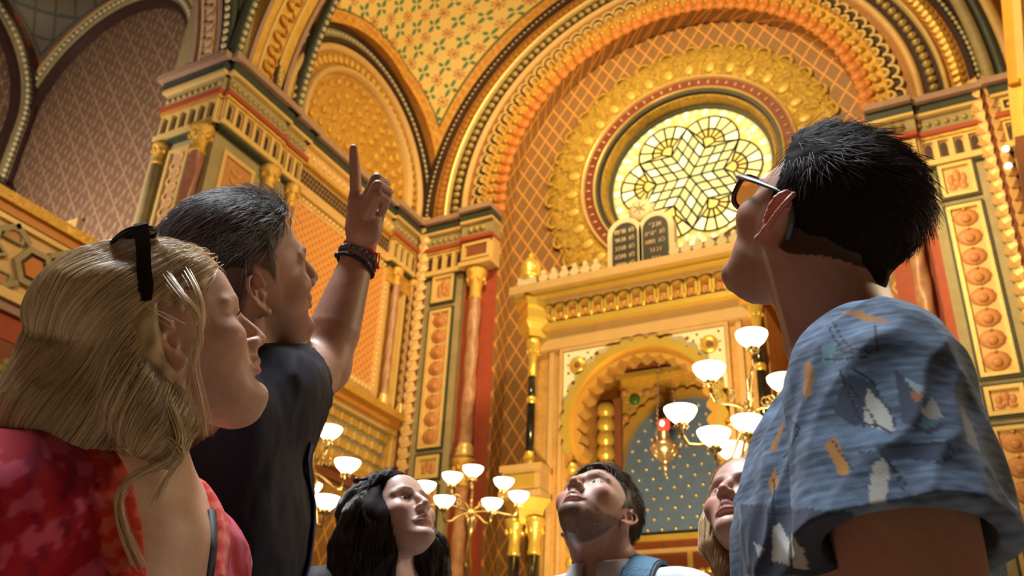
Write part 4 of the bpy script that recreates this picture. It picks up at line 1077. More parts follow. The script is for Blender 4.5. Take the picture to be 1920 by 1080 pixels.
mb = MB(); mb.prism([(-.055, -.15), (.055, -.15)]+[(.055*math.cos(a), .055*math.sin(a)) for a in np.linspace(0, PI, 7)], 0, .02, lambda a, b, d: (a, b, d)); mb.sphere((0, -.08, .03), .035, 6, 4, (1, 1.6, .7)); an_ = proto(mb, plain('niche_amber', (0.62, 0.30, 0.08), .5))
mb = MB(); mb.sphere((0, 0, 0), .036, 8, 5); cb = proto(mb, YEL)
for i in range(15):
    u = -1.30+i*.186
    piece(ar, 'arcade_arch', ark, AP.M(u, 6.73, .10)); piece(an_, 'arcade_niche', ark, AP.M(u, 6.73, .10))
    if i < 14: piece(cb, 'corbel', ark, AP.M(u+.093, 6.58, .15))
for sx in (-1, 1):
    mb = MB(); mb.lathe([(.20, 6.36), (.22, 6.46), (.30, 6.54), (.26, 6.62), (.30, 6.74), (.27, 6.80), (.34, 6.90)], AP(sx*1.52, 0, .06), 4, smooth=False); mb.build('corner_bracket', YEL, ark)
    # corner turret: block, dome, knob
    mb = MB(); AP.box(mb, sx*1.60-.13, sx*1.60+.13, 7.10, 7.26, .02, .28); t_ = mb.build('turret', STONE, ark)
    mb = MB(); mb.lathe([(.16, 7.26), (.17, 7.32), (.15, 7.34), (.16, 7.44), (.13, 7.54), (.06, 7.62), (.035, 7.65), (.045, 7.69), (.001, 7.73)], AP(sx*1.60, 0, .15), 14); mb.build('dome', YEL, t_)
# battlements
mb = MB(); mb.prism([(-.055, 0), (.055, 0), (.055, .10), (.075, .12), (.06, .17), (.03, .19), (.035, .24), (0, .27), (-.035, .24), (-.03, .19), (-.06, .17), (-.075, .12), (-.055, .10)], 0, .06, lambda a, b, d: (a, b, d)); mer = proto(mb, STONE)
for i in range(18):
    u = -1.36+i*.16
    if abs(u) > .50: piece(mer, 'merlon', ark, AP.M(u, 7.10, .16))
# side columns: slim black upper shafts on a block carried by paired dark columns
for sx in (-1, 1):
    c0 = column(AP, sx*1.53, .12, 4.52, 6.34, .055, ark, BLACKM, ring=YEL, name='upper_column', capm=YEL, cap_h=.52)
    mb = MB(); mb.sphere(AP(sx*1.53, 5.45, .12), .075, 10, 6); mb.build('collar', YEL, c0)
    mb = MB(); AP.box(mb, sx*1.52-.30, sx*1.52+.24, 4.18, 4.44, -.10, .30); AP.box(mb, sx*1.52-.33, sx*1.52+.27, 4.44, 4.52, -.12, .33); AP.box(mb, sx*1.52-.33, sx*1.52+.27, 4.10, 4.18, -.12, .33); im = mb.build('impost_block', SAND, ark)
    mb = MB(); AP.box(mb, sx*1.52-.24, sx*1.52+.18, 4.23, 4.39, .30, .33); mb.build('yellow_inset', YEL, im)
    mb = MB(); mb.lathe([(.16, 3.78), (.20, 3.84), (.24, 3.96), (.34, 4.10)], AP(sx*1.52-.03, 0, .10), 4, smooth=False); mb.build('impost_capital', YEL, im)
    for k in (-1, 1): column(AP, sx*1.52-.03+k*.14, .14, 0.0, 3.86, .075, ark, BLACKM, ring=YEL, name='lower_column', capm=YEL, cap_h=.42)
# inside: side walls with stacked-lobe columns, ceiling, transom, inner arched niche with starry blue field
AMB = plain('amber_inner_wall', (0.58, 0.30, 0.09), .45, .15, var=.15)
mb = MB(); AP.box(mb, -1.03, -.99, 0, 6.98, -1.9, -.25); AP.box(mb, .99, 1.03, 0, 6.98, -1.9, -.25); AP.box(mb, -1.0, 1.0, 6.93, 6.98, -1.9, -.25); mb.build('inner_walls', AMB, ark)
for sx in (-1, 1):
    mb = MB(); prof = []
    for i in range(12):
        z0 = 3.2+i*.205
        for q, r_ in ((0, .085), (.04, .115), (.10, .125), (.16, .115), (.20, .085)): prof.append((r_, z0+q))
    mb.lathe(prof, AP(sx*.86, 0, -.85), 12); mb.build('lobed_shaft', YEL, ark)
    mb = MB(); AP.box(mb, sx*.86-.16, sx*.86+.16, 2.9, 5.78, -1.08, -1.02); mb.build('shaft_back', REDBR, ark)
BW = -1.72
mb = MB()
for sx in (-1, 1): half_front(mb, sx, .94, 1.05, 3.98, 6.36, BW-.1, BW)
AP.box(mb, -1.05, 1.05, 6.35, 6.52, BW-.1, BW); mb.build('inner_wall', GOLD2, ark)
wavy(.93, 1.0, .04, 19, -.05, PI+.05, BW, BW+.10).build('inner_scalloped_arch', plain('amber_gilding', (0.86, 0.48, 0.09), .35, .4, var=.1), ark)
for sx in (-1, 1):
    mb = MB(); AP.box(mb, sx*.97-.05, sx*.97+.05, 3.9, 5.05, BW, BW+.10); mb.build('arch_jamb', YEL, ark)
    mb = MB(); mb.sphere(AP(sx*.74, 6.0, BW+.03), .085, 10, 6, (1, .6, 1)); mb.build('green_boss', plain('green_enamel', (0.06, 0.16, 0.03), .35), ark)
    for (du, dv) in ((.55, 6.10), (.40, 6.14), (.90, 5.75), (.92, 6.14)):
        mb = MB(); mb.sphere(AP(sx*du, dv, BW+.02), .06, 8, 5, (1.2, .5, .9)); mb.build('scroll_boss', TERRA, ark)
for nm, v0, v1, d, mt in (('transom', 6.32, 6.40, .14, YEL), ('transom_dark_band', 6.40, 6.56, .06, REDBR), ('transom_top', 6.56, 6.64, .12, SAND)):  # red-brown band between the yellow and sandstone bars
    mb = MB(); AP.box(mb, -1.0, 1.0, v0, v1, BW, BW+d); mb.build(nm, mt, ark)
GLD = NT('dim_lunette_glass'); GLD.set(Roughness=.15); tcg = GLD.n('ShaderNodeTexCoord'); ng = GLD.n('ShaderNodeTexVoronoi', Scale=14.0); GLD.l(tcg.outputs['Object'], ng.inputs['Vector']); GLD.l(GLD.mix(ng.outputs['Distance'], (0.10, .08, .05), (.42, .38, .28)), GLD.p.inputs['Base Color'])
for (u0, u1) in ((-.92, -.06), (.06, .92)):
    mb = MB(); AP.box(mb, u0, u1, 6.64, 6.93, BW, BW+.02); mb.build('lunette_glass', GLD.m, ark)
mb = MB(); AP.box(mb, -.06, .06, 6.6, 6.93, BW, BW+.08); mb.build('mullion', WOODR, ark)
# blue star field
mb = MB(); AP.box(mb, -.95, .95, 3.98, 6.0, BW-.16, BW-.10); bf = mb.build('blue_field', plain('slate_blue_field', (0.13, 0.205, 0.40), .6, var=.15), ark)
mb = MB()
for k in range(1): mb.lathe([(.001, .02), (.6, .018), (1, 0)], (0, 0, 0), 8, axis='y')
stp = proto(mb, plain('gilt_star', (0.92, 0.80, 0.55), .3, .5))
for j in range(13):
    for i in range(9):
        u = -.84+i*.205+(j % 2)*.10; v = 4.10+j*.145
        if abs(u) < .90 and (v < 5.0 or math.hypot(u, v-5.02) < .88): piece(stp, 'star', bf, Matrix.Translation(AP(u, v, BW-.10)) @ Matrix.Diagonal((.036, 1, .036, 1)))
# doors below
for nm, v0, v1, d, mt in (('door_lintel', 3.90, 3.98, .12, YEL), ('lintel_dark_band', 3.80, 3.90, .05, WOODR), ('lower_lintel', 3.74, 3.80, .08, SAND)):  # dark red wood band between the two lintel bars
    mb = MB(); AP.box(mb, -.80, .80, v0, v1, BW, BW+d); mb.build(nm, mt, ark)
for sx in (-1, 1):
    mb = MB(); AP.box(mb, sx*.88-.09, sx*.88+.09, 3.62, 3.86, BW, BW+.16); mb.build('lintel_capital', YEL, ark)
    mb = MB(); AP.box(mb, sx*.88-.06, sx*.88+.06, 0.6, 3.62, BW, BW+.10); mb.build('door_column', SAND, ark)
    mb = MB(); AP.box(mb, sx*.40-.37, sx*.40+.37, .6, 3.74, BW-.05, BW+.0); dr = mb.build('door', WOODR, ark)
    mb = MB()
    for k in range(6): mb.sphere(AP(sx*(.14+k*.10), 3.50, BW+.01), .05, 8, 5, (1.1, .4, .8))
    mb.build('carved_garland', YEL, dr)
    mb = MB(); AP.frame(mb, sx*.40-.33, sx*.40+.33, 2.6, 3.4, .04, BW, BW+.03); mb.build('door_moulding', REDBR, dr)
mb = MB(); AP.box(mb, -.035, .035, .6, 3.76, BW, BW+.05); mb.build('meeting_stile', YEL, ark)
mb = MB(); AP.box(mb, -2.2, 2.2, 0, .6, -2.1, .9); mb.build('plinth', plain('marble_plinth', (.4, .3, .2), .3), ark)

# ---- tablets of the law on top of the ark
tb = empty('stone_tablets', (AX, AYF+.05, 7.10), 'pair of round-topped tablets with pale Hebrew lettering standing on the ark', 'tablets')
def tab_shape(c, w, h, n=12): return [(c-w, 0), (c+w, 0)]+[(c+w*math.cos(a), h-w+w*math.sin(a)) for a in np.linspace(0, PI, n)]
mb = MB(); mb.prism(tab_shape(-.235, .255, 1.00), -.14, 0, AP.f); mb.prism(tab_shape(.235, .255, 1.00), -.14, 0, AP.f); mb.build('frame', STONE, tb)
INKB = plain('blackened_slate', (0.030, 0.026, 0.024), .5); LET = plain('pale_gilt_lettering', (0.80, .62, .40), .4, .2)
# Hebrew letters drawn as strokes in a unit box (x to the right, y up)
HEB = {'alef': [[(0, 1), (1, 0)], [(.95, 1), (.85, .6), (.6, .45)], [(.05, 0), (.12, .4), (.35, .58)]], 'nun': [[(.3, 1), (.75, 1), (.75, 0), (.2, 0)]], 'kaf': [[(.1, 1), (.7, .95), (.8, .5), (.7, .05), (.1, 0)]], 'yod': [[(.4, 1), (.65, .95), (.6, .6)]],
       'lamed': [[(.2, 1.35), (.2, .95), (.8, .95), (.75, .5), (.35, 0)]], 'he': [[(.05, 1), (.9, 1), (.9, 0)], [(.2, .65), (.2, 0)]], 'zayin': [[(.25, .9), (.75, 1)], [(.5, .95), (.5, 0)]], 'vav': [[(.4, 1), (.6, .97), (.6, 0)]], 'resh': [[(.1, 1), (.75, 1), (.85, .8), (.85, 0)]],
       'shin': [[(.05, 1), (.15, 0), (.85, 0), (.95, 1)], [(.5, 1), (.45, .5), (.2, .3)]], 'tav': [[(.05, 1), (.85, 1), (.9, 0)], [(.25, .95), (.25, .1), (.05, 0)]], 'bet': [[(.1, 1), (.7, 1), (.75, 0)], [(.0, 0), (1, 0)]], 'dalet': [[(.05, 1), (.95, 1)], [(.8, 1), (.8, 0)]],
       'kof': [[(.1, 1), (.85, 1), (.85, .6), (.55, .35)], [(.25, .65), (.25, -.4)]], 'tsadi': [[(.1, 1), (.8, .1), (.1, 0)], [(.85, 1), (.75, .6), (.5, .45)]], 'het': [[(.1, 1), (.9, 1), (.9, 0)], [(.15, 1), (.15, 0)]], 'gimel': [[(.35, 1), (.65, .95), (.65, .4), (.85, 0)], [(.65, .35), (.25, 0)]], 'nunf': [[(.4, 1), (.6, .97), (.6, -.4)]], 'pe': [[(.25, .6), (.2, 1), (.8, .95), (.85, .05), (.1, 0)], [(.25, .6), (.45, .6)]], 'ayin': [[(.2, 1), (.4, .35), (.1, 0)], [(.9, 1), (.8, .4), (.1, 0)]], 'memf': [[(.1, 1), (.85, 1), (.85, 0), (.15, 0), (.15, 1)]]}
ROWS = {1: [['alef', 'nun', 'kaf', 'yod'], ['lamed', 'alef', None, 'yod', 'he', 'yod', 'he'], ['lamed', 'alef', None, 'tav', 'shin', 'alef'], ['zayin', 'kaf', 'vav', 'resh'], ['kaf', 'bet', 'dalet']],
        -1: [['lamed', 'alef', None, 'tav', 'resh', 'tsadi', 'het'], ['lamed', 'alef', None, 'tav', 'nun', 'alef', 'pe'], ['lamed', 'alef', None, 'tav', 'gimel', 'nun', 'bet'], ['lamed', 'alef', None, 'tav', 'ayin', 'nun', 'he'], ['lamed', 'alef', None, 'tav', 'het', 'memf', 'dalet']]}
for sx in (-1, 1):
    mb = MB(); sh_ = [(a, b+.07) for a, b in tab_shape(sx*.225, .185, .84)]; mb.prism(sh_, -.02, .012, AP.f); face = mb.build('slate_face', INKB, tb)
    for r_, row in enumerate(ROWS[sx]):
        n = len(row); W = min(.30, n*.048); h = .062; v = .74-r_*.135; mb = MB()
        for i, L in enumerate(row):
            if L is None: continue
            u0 = sx*.225+W/2-(i+1)*W/n
            for stf in HEB[L]: mb.tube([AP(u0+.04*W/n*10*.1+x*W/n*.78, v+y*h, .016) for x, y in stf], .0072, 5, smooth=False)
        mb.build('lettering', LET, face)
mb = MB(); mb.lathe([(.001, .02), (.10, .02), (.16, .0), (.16, -.10), (.001, -.10)], AP(0, 1.10, -.02), 24, axis='y'); cr = mb.build('crest', STONE, tb)
mb = MB(); 
for k in range(6):
    a = PI*k/3+PI/6; mb.tube([AP(.015*math.cos(a), 1.10+.015*math.sin(a), .005), AP(.095*math.cos(a), 1.10+.095*math.sin(a), .005)], .008, 5)
mb.build('star_relief', MAUVE, cr)
for k in range(10):
    a = -.3+(PI+.6)*k/9; mb = MB(); mb.sphere(AP(.165*math.cos(a), 1.10+.165*math.sin(a), -.06), .034, 8, 5); mb.build('bead', STONE, cr)

# ------------------------------------------------------------------ candelabra with bowl shades
SHADE = NT('lit_opal_glass'); SHADE.set(Roughness=.25); SHADE.p.inputs['Base Color'].default_value = (1, .93, .80, 1); SHADE.p.inputs['Emission Color'].default_value = (1, .86, .58, 1); SHADE.p.inputs['Emission Strength'].default_value = 5.0
def shade_on(root, P, r):
    """opal bowl on a little gallery of brass lobes; P is the seat"""
    P = np.array(P)
    mb = MB(); mb.lathe([(r*.30, 0), (r*.42, r*.12), (r*.80, r*.48), (r*.98, r*.80), (r*1.0, r*.98), (r*.94, r*1.0), (r*.001, r*.94)], P, 20); s_ = mb.build('glass_shade', SHADE.m, root)
    mb = MB(); mb.lathe([(r*.10, -r*.42), (r*.16, -r*.30), (r*.30, -r*.16), (r*.36, -r*.04), (r*.34, r*.06)], P, 12)
    for k in range(6):
        a = PI*k/3; mb.sphere(P+np.array([r*.36*math.cos(a), r*.36*math.sin(a), -r*.16]), r*.13, 6, 4)
    mb.build('shade_holder', BRASS, s_)
def candelabrum(base, lights, stem_top, r, label, name='candelabrum', stem_r=.018, hub=None):
    root = empty(name, (base[0], base[1], 0), label, 'lamp', 'standing lamps with opal bowl shades')
    b = np.array([base[0], base[1], 0.0]); L = lambda p: np.array(p)-b
    top = np.array(stem_top)
    hubp = np.array(hub) if hub is not None else top-np.array([0, 0, .22])
    mb = MB(); prof = [(.16, 0), (.16, .05), (.08, .10), (.045, .2), (.03, .5)]
    h = hubp[2]; prof += [(stem_r*1.3, .9), (stem_r*1.1, h-.55), (stem_r*2.0, h-.50), (stem_r*2.2, h-.45), (stem_r*1.2, h-.40), (stem_r*1.1, h-.20), (stem_r*2.2, h-.17), (stem_r*3.4, h-.08), (stem_r*2.6, h), (stem_r*.9, h+.03), (stem_r*.7, top[2]-.02)]
    mb.lathe(prof, (0, 0, 0), 14); mb.build('stem', BRASS, root)
    for P in lights:
        P = np.array(P); q = L(P); hz = np.array([0, 0, hubp[2]]); out = np.array([q[0], q[1], 0]); d = np.linalg.norm(out)
        if d > .03:
            e = out/d; zz = q[2]-r*.42
            pts = [hz+e*t*d*.92+np.array([0, 0, (zz-.07-hz[2])*min(1, t*1.3)+.03*math.sin(t*PI)]) for t in np.linspace(0, 1, 9)]+[q+np.array([0, 0, -r*.42-.03])-e*.01, q+np.array([0, 0, -r*.40])]
            mb = MB(); mb.tube(pts, [.011]*len(pts), 7)
            c = hz+e*d*.45; k_ = [c+e*(.035*math.cos(a)*(1-a/14))+np.array([0, 0, .05+.035*math.sin(a)*(1-a/14)]) for a in np.linspace(-1.5, 6, 16)]; mb.tube(k_, .006, 5)
            mb.build('arm', BRASS, root)
        shade_on(root, q, r)
    return root
D1 = 5.6
cR = at(1418, 905, D1)
candelabrum(cR, [at(1411, 652, D1), at(1331, 715, D1-.12), at(1277, 795, D1-.20), at(1340, 838, D1-.28), at(1402, 812, D1+.10), at(1372, 862, D1+.22), at(1470, 735, D1+.1), at(1500, 830, D1-.1)], at(1411, 662, D1), .098, 'tall brass lamp with lit bowl shades beside the patterned shirt', hub=at(1415, 748, D1))
D2 = 8.3
cM = at(881, 985, D2)
candelabrum(cM, [at(886, 895, D2), at(847, 908, D2+.12), at(944, 918, D2+.10), at(832, 953, D2-.25), at(922, 958, D2-.22), at(972, 944, D2-.05), at(797, 925, D2+.05)], at(886, 902, D2), .095, 'brass lamp with seven bowl shades between dark-haired woman and ark', hub=at(883, 958, D2))
D3 = 6.9
cL = at(572, 960, D3)
candelabrum(cL, [at(615, 825, D3), at(649, 888, D3-.1), at(610, 957, D3-.25), at(566, 792, D3+.1), at(578, 930, D3+.3), at(520, 870, D3)], at(570, 802, D3), .098, 'brass lamp with bowl shades behind the navy T-shirt', hub=at(572, 872, D3))

# ------------------------------------------------------------------ hanging sanctuary lamp
YS = 11.0
sl = empty('sanctuary_lamp', (-3.68, YS, 4.80), 'hanging gilt oil lamp with red glass in front of starry blue niche', 'lamp')
SG = plain('old_silver_gilt', (0.80, 0.62, 0.38), .28, .8, var=.15)
mb = MB(); mb.lathe([(.001, -.34), (.02, -.33), (.028, -.30), (.012, -.27), (.03, -.25), (.045, -.22), (.02, -.19), (.06, -.15), (.14, -.06), (.185, .02), (.17, .08), (.10, .12), (.07, .16), (.075, .22), (.05, .26), (.001, .26)], (0, 0, 0), 18); bw = mb.build('bowl', SG, sl)
mb = MB()
for k in range(12):
    a = 2*PI*k/12; mb.tube([(.06*math.cos(a), .06*math.sin(a), -.14), (.15*math.cos(a), .15*math.sin(a), -.045), (.19*math.cos(a), .19*math.sin(a), .03)], .012, 6)
mb.build('gadroon', SG, bw)
rg = NT('ruby_glass'); rg.set(Roughness=.1); rg.p.inputs['Base Color'].default_value = (.5, .02, .02, 1); rg.p.inputs['Emission Color'].default_value = (1, .10, .05, 1); rg.p.inputs['Emission Strength'].default_value = .9
mb = MB(); mb.lathe([(.05, .26), (.075, .30), (.08, .38), (.06, .41), (.001, .41)], (0, 0, 0), 14); mb.build('ruby_glass', rg.m, sl)
fl = NT('lamp_flame'); fl.p.inputs['Emission Color'].default_value = (1, .85, .6, 1); fl.p.inputs['Emission Strength'].default_value = 8
mb = MB(); mb.sphere((0, -.075, .34), .028, 8, 6, (1, .6, 1.4)); mb.build('flame', fl.m, sl)
for k in range(3):
    a = 2*PI*k/3+.4; mb = MB(); e = np.array([.19*math.cos(a), .19*math.sin(a), .04])
    mb.tube([e, e*1.28+np.array([0, 0, .10]), e*1.05+np.array([0, 0, .19])], .013, 6); mb.build('handle', SG, sl)
    mb = MB(); t = np.array([0, 0, 1.95]); s0 = e*1.05+np.array([0, 0, .19])
    n = 26
    for i in range(n): mb.sphere(s0*(1-i/n)+t*(i/n), .016, 6, 4, (.7, .7, 1.5))
    mb.build('chain', plain('rose_gilt_chain', (.60, .38, .30), .35, .6), sl)
mb = MB(); mb.lathe([(.001, 1.88), (.05, 1.90), (.07, 1.95), (.03, 2.0), (.02, 2.05), (.02, 2.13), (.001, 2.13)], (0, 0, 0), 12); mb.build('ceiling_boss', SG, sl)

# ------------------------------------------------------------------ small items
BULB = NT('lit_bulb'); BULB.p.inputs['Emission Color'].default_value = (1, .93, .75, 1); BULB.p.inputs['Emission Strength'].default_value = 3.0
for nm, P, lab in (('globe_bulb', NORTH(11.95, 8.38, .20), 'small round white bulb on the corner moulding beside left pilaster'), ('globe_bulb', (0.93, YF-.30, 8.38), 'small round white bulb against the right-hand leaf roll'), ('globe_bulb', (0.95, YF-.28, 8.66), 'small pale bulb just above the other on the right pier')):
    o = empty(nm, P, lab, 'bulb'); mb = MB(); mb.sphere((0, 0, 0), .042, 12, 8); mb.build("bulb", BULB.m, o)
    mb = MB(); dx = -.2 if P[0] < -5 else .0; mb.tube([(0, 0, 0), (dx, .1 if dx else .25, -.02)], .012, 6); mb.build('bracket', BRASS, o)
# plaque with a round lamp on the gallery wall
o = empty('wall_plaque', NE(-12.0, 7.83, .0), 'pale framed plaque with a round lens on the mauve gallery wall', 'plaque')
mb = MB(); mb.box((-.34, -.10, -.42), (.34, 0, .42)); mb.build('board', plain('plaque_board', (.50, .36, .26), .5), o)
mb = MB(); Plane(lambda u, v, d: (u, -d, v)).frame(mb, -.34, .34, -.42, .42, .05, .10, .13); mb.build('frame', CREAM, o)
mb = MB(); mb.lathe([(.18, 0), (.18, .03), (.12, .05), (.001, .05)], (0, -.10, .10), 18, axis='y'); mb.build('lens_rim', GREYG, o)
mb = MB(); mb.sphere((0, -.15, .10), .075, 12, 8, (1, .5, 1)); mb.build('lens', plain('pale_lens', (.85, .80, .70), .15), o)
# ------------------------------------------------------------------ heads
FZ  = np.array([-106, -103, -97, -88, -78, -66, -54, -42, -28, -12, 4, 20, 36, 52, 66.])
FYF = np.array([ 80,   86,  91,  95,  94,  90,  91,  93,  93,  92, 90, 88, 89, 80, 58.])
FYB = np.array([ 44,   34,  22,   8,  -4, -14, -20, -22, -22, -22, -22, -22, -22, -22, -22.])
FWD = np.array([ 12,   18,  25,  33,  41,  48,  53,  57,  61,  63, 63, 61, 57, 50, 36.])

def add_head(S, fr, s=1.0, male=False, jaw=1.0, nose=1.0, ears='RL', eye_open=5.2, brow=1.0, gape=0.0, chin=1.0, ear_th=28, ear_s=1.0):
    q = 0.001*s
    m = lambda *a: np.array(a, float)*q
    tz = np.arange(-106, 67, 1.0)
    sm = lambda y: np.convolve(np.pad(np.interp(tz, FZ, y), 4, mode='edge'), np.ones(9)/9, 'valid')
    wid = FWD.copy(); wid[:7] *= jaw
    T = [sm(a) for a in (FYF, FYB, wid)]
    def face(p):
        x, y, z = p[:, 0]/np.float32(q), p[:, 1]/np.float32(q), p[:, 2]/np.float32(q)
        zi = np.clip(z, -106, 66)
        yf, yb, w = [np.interp(zi, tz, t).astype(np.float32) for t in T]
        yc = (yf+yb)*0.5-6; df = yf-yc; db = yc-yb
        dd = np.where(y > yc, df, db)
        e = np.float32(2.25)
        F = (np.abs(x/w)**e+np.abs((y-yc)/dd)**e)**(1/e)
        d = (F-1)*np.minimum(w, dd)
        d = np.where(z < -106, np.maximum(d, 0)+(-106-z), d); d = np.maximum(d, z-66)
        return d*np.float32(q*0.85)
    S.fn(face, m(0, 35, -20), 130*q, k=0.004, fr=fr)
    S.ell(m(0, -6, 45), m(75, 97, 84), k=0.03, fr=fr)
    if not male: S.ell(m(0, 70, 62), m(48, 27, 34), k=0.02, fr=fr)
    for sx in (1, -1):
        X = lambda *a: m(sx*a[0], *a[1:])
        S.ell(X(46, 62, -10), m(19, 23, 17), k=0.022, fr=fr)                       # cheek
        S.chain([X(10, 90, 33), X(30, 88, 36), X(50, 76, 32)], [6.5*q*brow, 7.5*q*brow, 6*q], k=0.012, fr=fr)  # brow ridge
        S.ell(X(31, 104, 13), m(17, 19, 11.5), k=0.014, mode='s', fr=fr)            # socket
        S.ell(X(31, 76.5, 13), m(14.6, 14.2, 14.2), k=0.004, fr=fr)                  # lids
        S.ell(X(31.5, 93, 12.6), m(13.2, 9, eye_open), k=0.0015, mode='s', fr=fr)   # opening
    n = nose
    S.chain([m(0, 90, 28), m(0, 98+3*n, 12), m(0, 106+5*n, -6), m(0, 110+3.5*n, -16)], [7*q, 7.5*q, 8*q, 10*q], k=0.009, fr=fr)
    for sx in (1, -1):
        S.ell(m(sx*11.5, 102, -21), m(7.5, 11, 8), k=0.006, fr=fr)
        S.ell(m(sx*7, 107, -28.5), m(3.6, 6.5, 4), k=0.003, mode='s', fr=fr)
    S.chain([m(0, 97, -24), m(0, 97, -42)], [8*q, 9*q], k=0.012, fr=fr)                # philtrum base
    g = gape
    S.chain([m(-25, 86, -50), m(-13, 95.5, -47.5), m(-4, 101, -45.5), m(0, 100.5, -46.5), m(4, 101, -45.5), m(13, 95.5, -47.5), m(25, 86, -50)],
            [2.5*q, 4.6*q, 5*q, 5*q, 5*q, 4.6*q, 2.5*q], k=0.005, fr=fr)
    S.chain([m(-24, 86, -52-g), m(-11, 95.5, -56-g), m(0, 98.5, -57.5-g), m(11, 95.5, -56-g), m(24, 86, -52-g)], [2.5*q, 5*q, 5.8*q, 5*q, 2.5*q], k=0.005, fr=fr)
    S.chain([m(-25, 90, -50.6-g/2), m(-12, 101, -51-g/2), m(0, 106, -51.3-g/2), m(12, 101, -51-g/2), m(25, 90, -50.6-g/2)], [1.1*q, 1.5*q+g*q*.4, 1.7*q+g*q*.4, 1.5*q+g*q*.4, 1.1*q], k=0.002, mode='s', fr=fr)
    S.ell(m(0, 101, -69), m(22, 7, 5), k=0.008, mode='s', fr=fr)
    S.ell(m(0, 80+2*chin, -87), m(19+4*male, 17, 15), k=0.014, fr=fr)
    for sx, L in ((1, 'R'), (-1, 'L')):
        if L not in ears: continue
        th = math.radians(ear_th)
        def E(b, h, o=0.0):
            b, h = b*ear_s, h*ear_s
            return m(sx*(67+b*math.sin(th)+o*math.cos(th)), -1-b*math.cos(th)-0.24*h+o*math.sin(th), h)
        S.chain([E(6, -20), E(11, 0), E(12, 20)], [4*q, 6*q, 5*q], k=0.006, fr=fr)
        rot = (rotz(-ear_th*sx) @ rotx(-13)).T
        S.ell(E(13, 3, 1), m(4.4, 15.5*ear_s, 31*ear_s), rot=rot, k=0.004, fr=fr)
        S.ell(E(9, 0, 8), m(6.5, 8, 12), rot=rot, k=0.003, mode='s', fr=fr)
        S.ell(E(13, 18, 6), m(3.6, 7, 8), rot=rot, k=0.003, mode='s', fr=fr)
        S.chain([E(4, 3, 3), E(1, 12, 3), E(2, 24, 3.5), E(9, 31.5, 4), E(18, 30, 4.5), E(25, 20, 5), E(26, 6, 5), E(22, -9, 4), E(15, -20, 3.5), E(9, -27, 3.5)],
                [2.4*q, 2.8*q, 3*q, 3.3*q, 3.5*q, 3.4*q, 3.2*q, 3.2*q, 4*q, 5*q], k=0.0025, fr=fr)
        S.chain([E(9, 23, 3), E(15, 15, 4), E(18, 4, 4.5), E(15, -8, 4), E(9, -15, 4)], [1.8*q, 2.4*q, 2.6*q, 2.6*q, 2.4*q], k=0.003, fr=fr)
        S.ell(E(1.5, -3, 3), m(3.2, 4, 5.5), k=0.004, fr=fr)
        S.ell(E(7.5, -26, 2.5), m(4.5, 7, 7.5), k=0.005, fr=fr)

def head_colors(P, fr, s, base, lip=(0.42, 0.13, 0.10), blush=0.05, brow=None, brow_w=1.0, beard=None, beard_k=0.0, lash_shade=0.0, scalp=None, hairline=None, seed=1):
    """skin colours: lips, brows, stubble, freckle noise, and shade painted along the upper lids"""
    L = fr.loc(P)/(0.001*s); x, y, z = L.T; ax = np.abs(x)
    c = np.tile(np.array(base, float), (len(P), 1))
    c *= (1+0.05*noise3(P, 60, seed)+0.04*noise3(P, 180, seed+1))[:, None]
    near = (y > -140) & (z > -125) & (z < 160) & (ax < 110)
    red = np.exp(-((ax-45)**2/350+(z+14)**2/350))*(y > 30)+0.8*np.exp(-((x/12)**2+((z+16)/12)**2))*(y > 95)+0.9*np.clip((ax-72)/8, 0, 1)*(np.abs(z) < 45)*(y < 20)
    red *= near
    c *= 1+np.outer(red*blush*4, [0.25, -0.45, -0.5])
    def mixc(k, col): c[:] = c*(1-k[:, None])+np.array(col)*k[:, None]
    lipz = np.where(z > -51, -46-0.12*np.maximum(ax-5, 0), -57+0.18*np.maximum(ax-8, 0))
    k = np.clip(1.25-np.abs(z-lipz)/5.2, 0, 1)*np.clip((26-ax)/4, 0, 1)*(y > 80)*near
    mixc(k*0.85, lip)
    if brow is not None:
        bz = 36.5+4.5*np.sin(np.clip((ax-10)/44, 0, 1)*2.4)-3
        k = np.clip(1.3-np.abs(z-bz)/(4.2*brow_w), 0, 1)*np.clip((ax-9)/5, 0, 1)*np.clip((54-ax)/8, 0, 1)*(y > 55)*near
        mixc(k*0.9, brow)
    if lash_shade:  # dark upper lid line: lashes, make-up and painted lid shadow
        e = np.sqrt(((ax-31.5)/15)**2+((z-13)/7.5)**2); k = np.clip(1-np.abs(e-0.92)/0.22, 0, 1)*(z > 11)*(y > 70)*near
        mixc(k*lash_shade, (0.012, 0.008, 0.006))
    if beard is not None:
        zb = -47+np.clip((46-y)/46, 0, 1)*40
        lowj = np.clip((-68-z)/9, 0, 1)
        mou = np.clip(1-np.abs(z+37)/6, 0, 1)*np.clip((28-ax)/6, 0, 1)*(y > 60)
        k = np.clip(lowj+mou+np.clip((ax-25)/7, 0, 1)*np.clip((zb-z)/9, 0, 1), 0, 1)*np.clip((y-2)/8, 0, 1)*np.clip((z+118)/12, 0, 1)*near
        k *= (0.75+0.25*noise3(P, 300, 5))
        k *= 1-np.clip(1.25-np.abs(z+51.5)/9, 0, 1)*np.clip((27-ax)/4, 0, 1)*0.95
        mixc(np.clip(k*beard_k, 0, 1), beard)
    if scalp is not None:
        zh = hairline(ax, y) if hairline else np.full(len(P), 90.)
        k = np.clip((z-zh)/np.where(y < -8, 16, 7)+0.5, 0, 1)*(z < 200)*(np.linalg.norm(L-[0, -6, 45], axis=1) < 106)*(ax < 78)
        mixc(k*0.95, scalp)
    return np.clip(c, 0.003, 1)

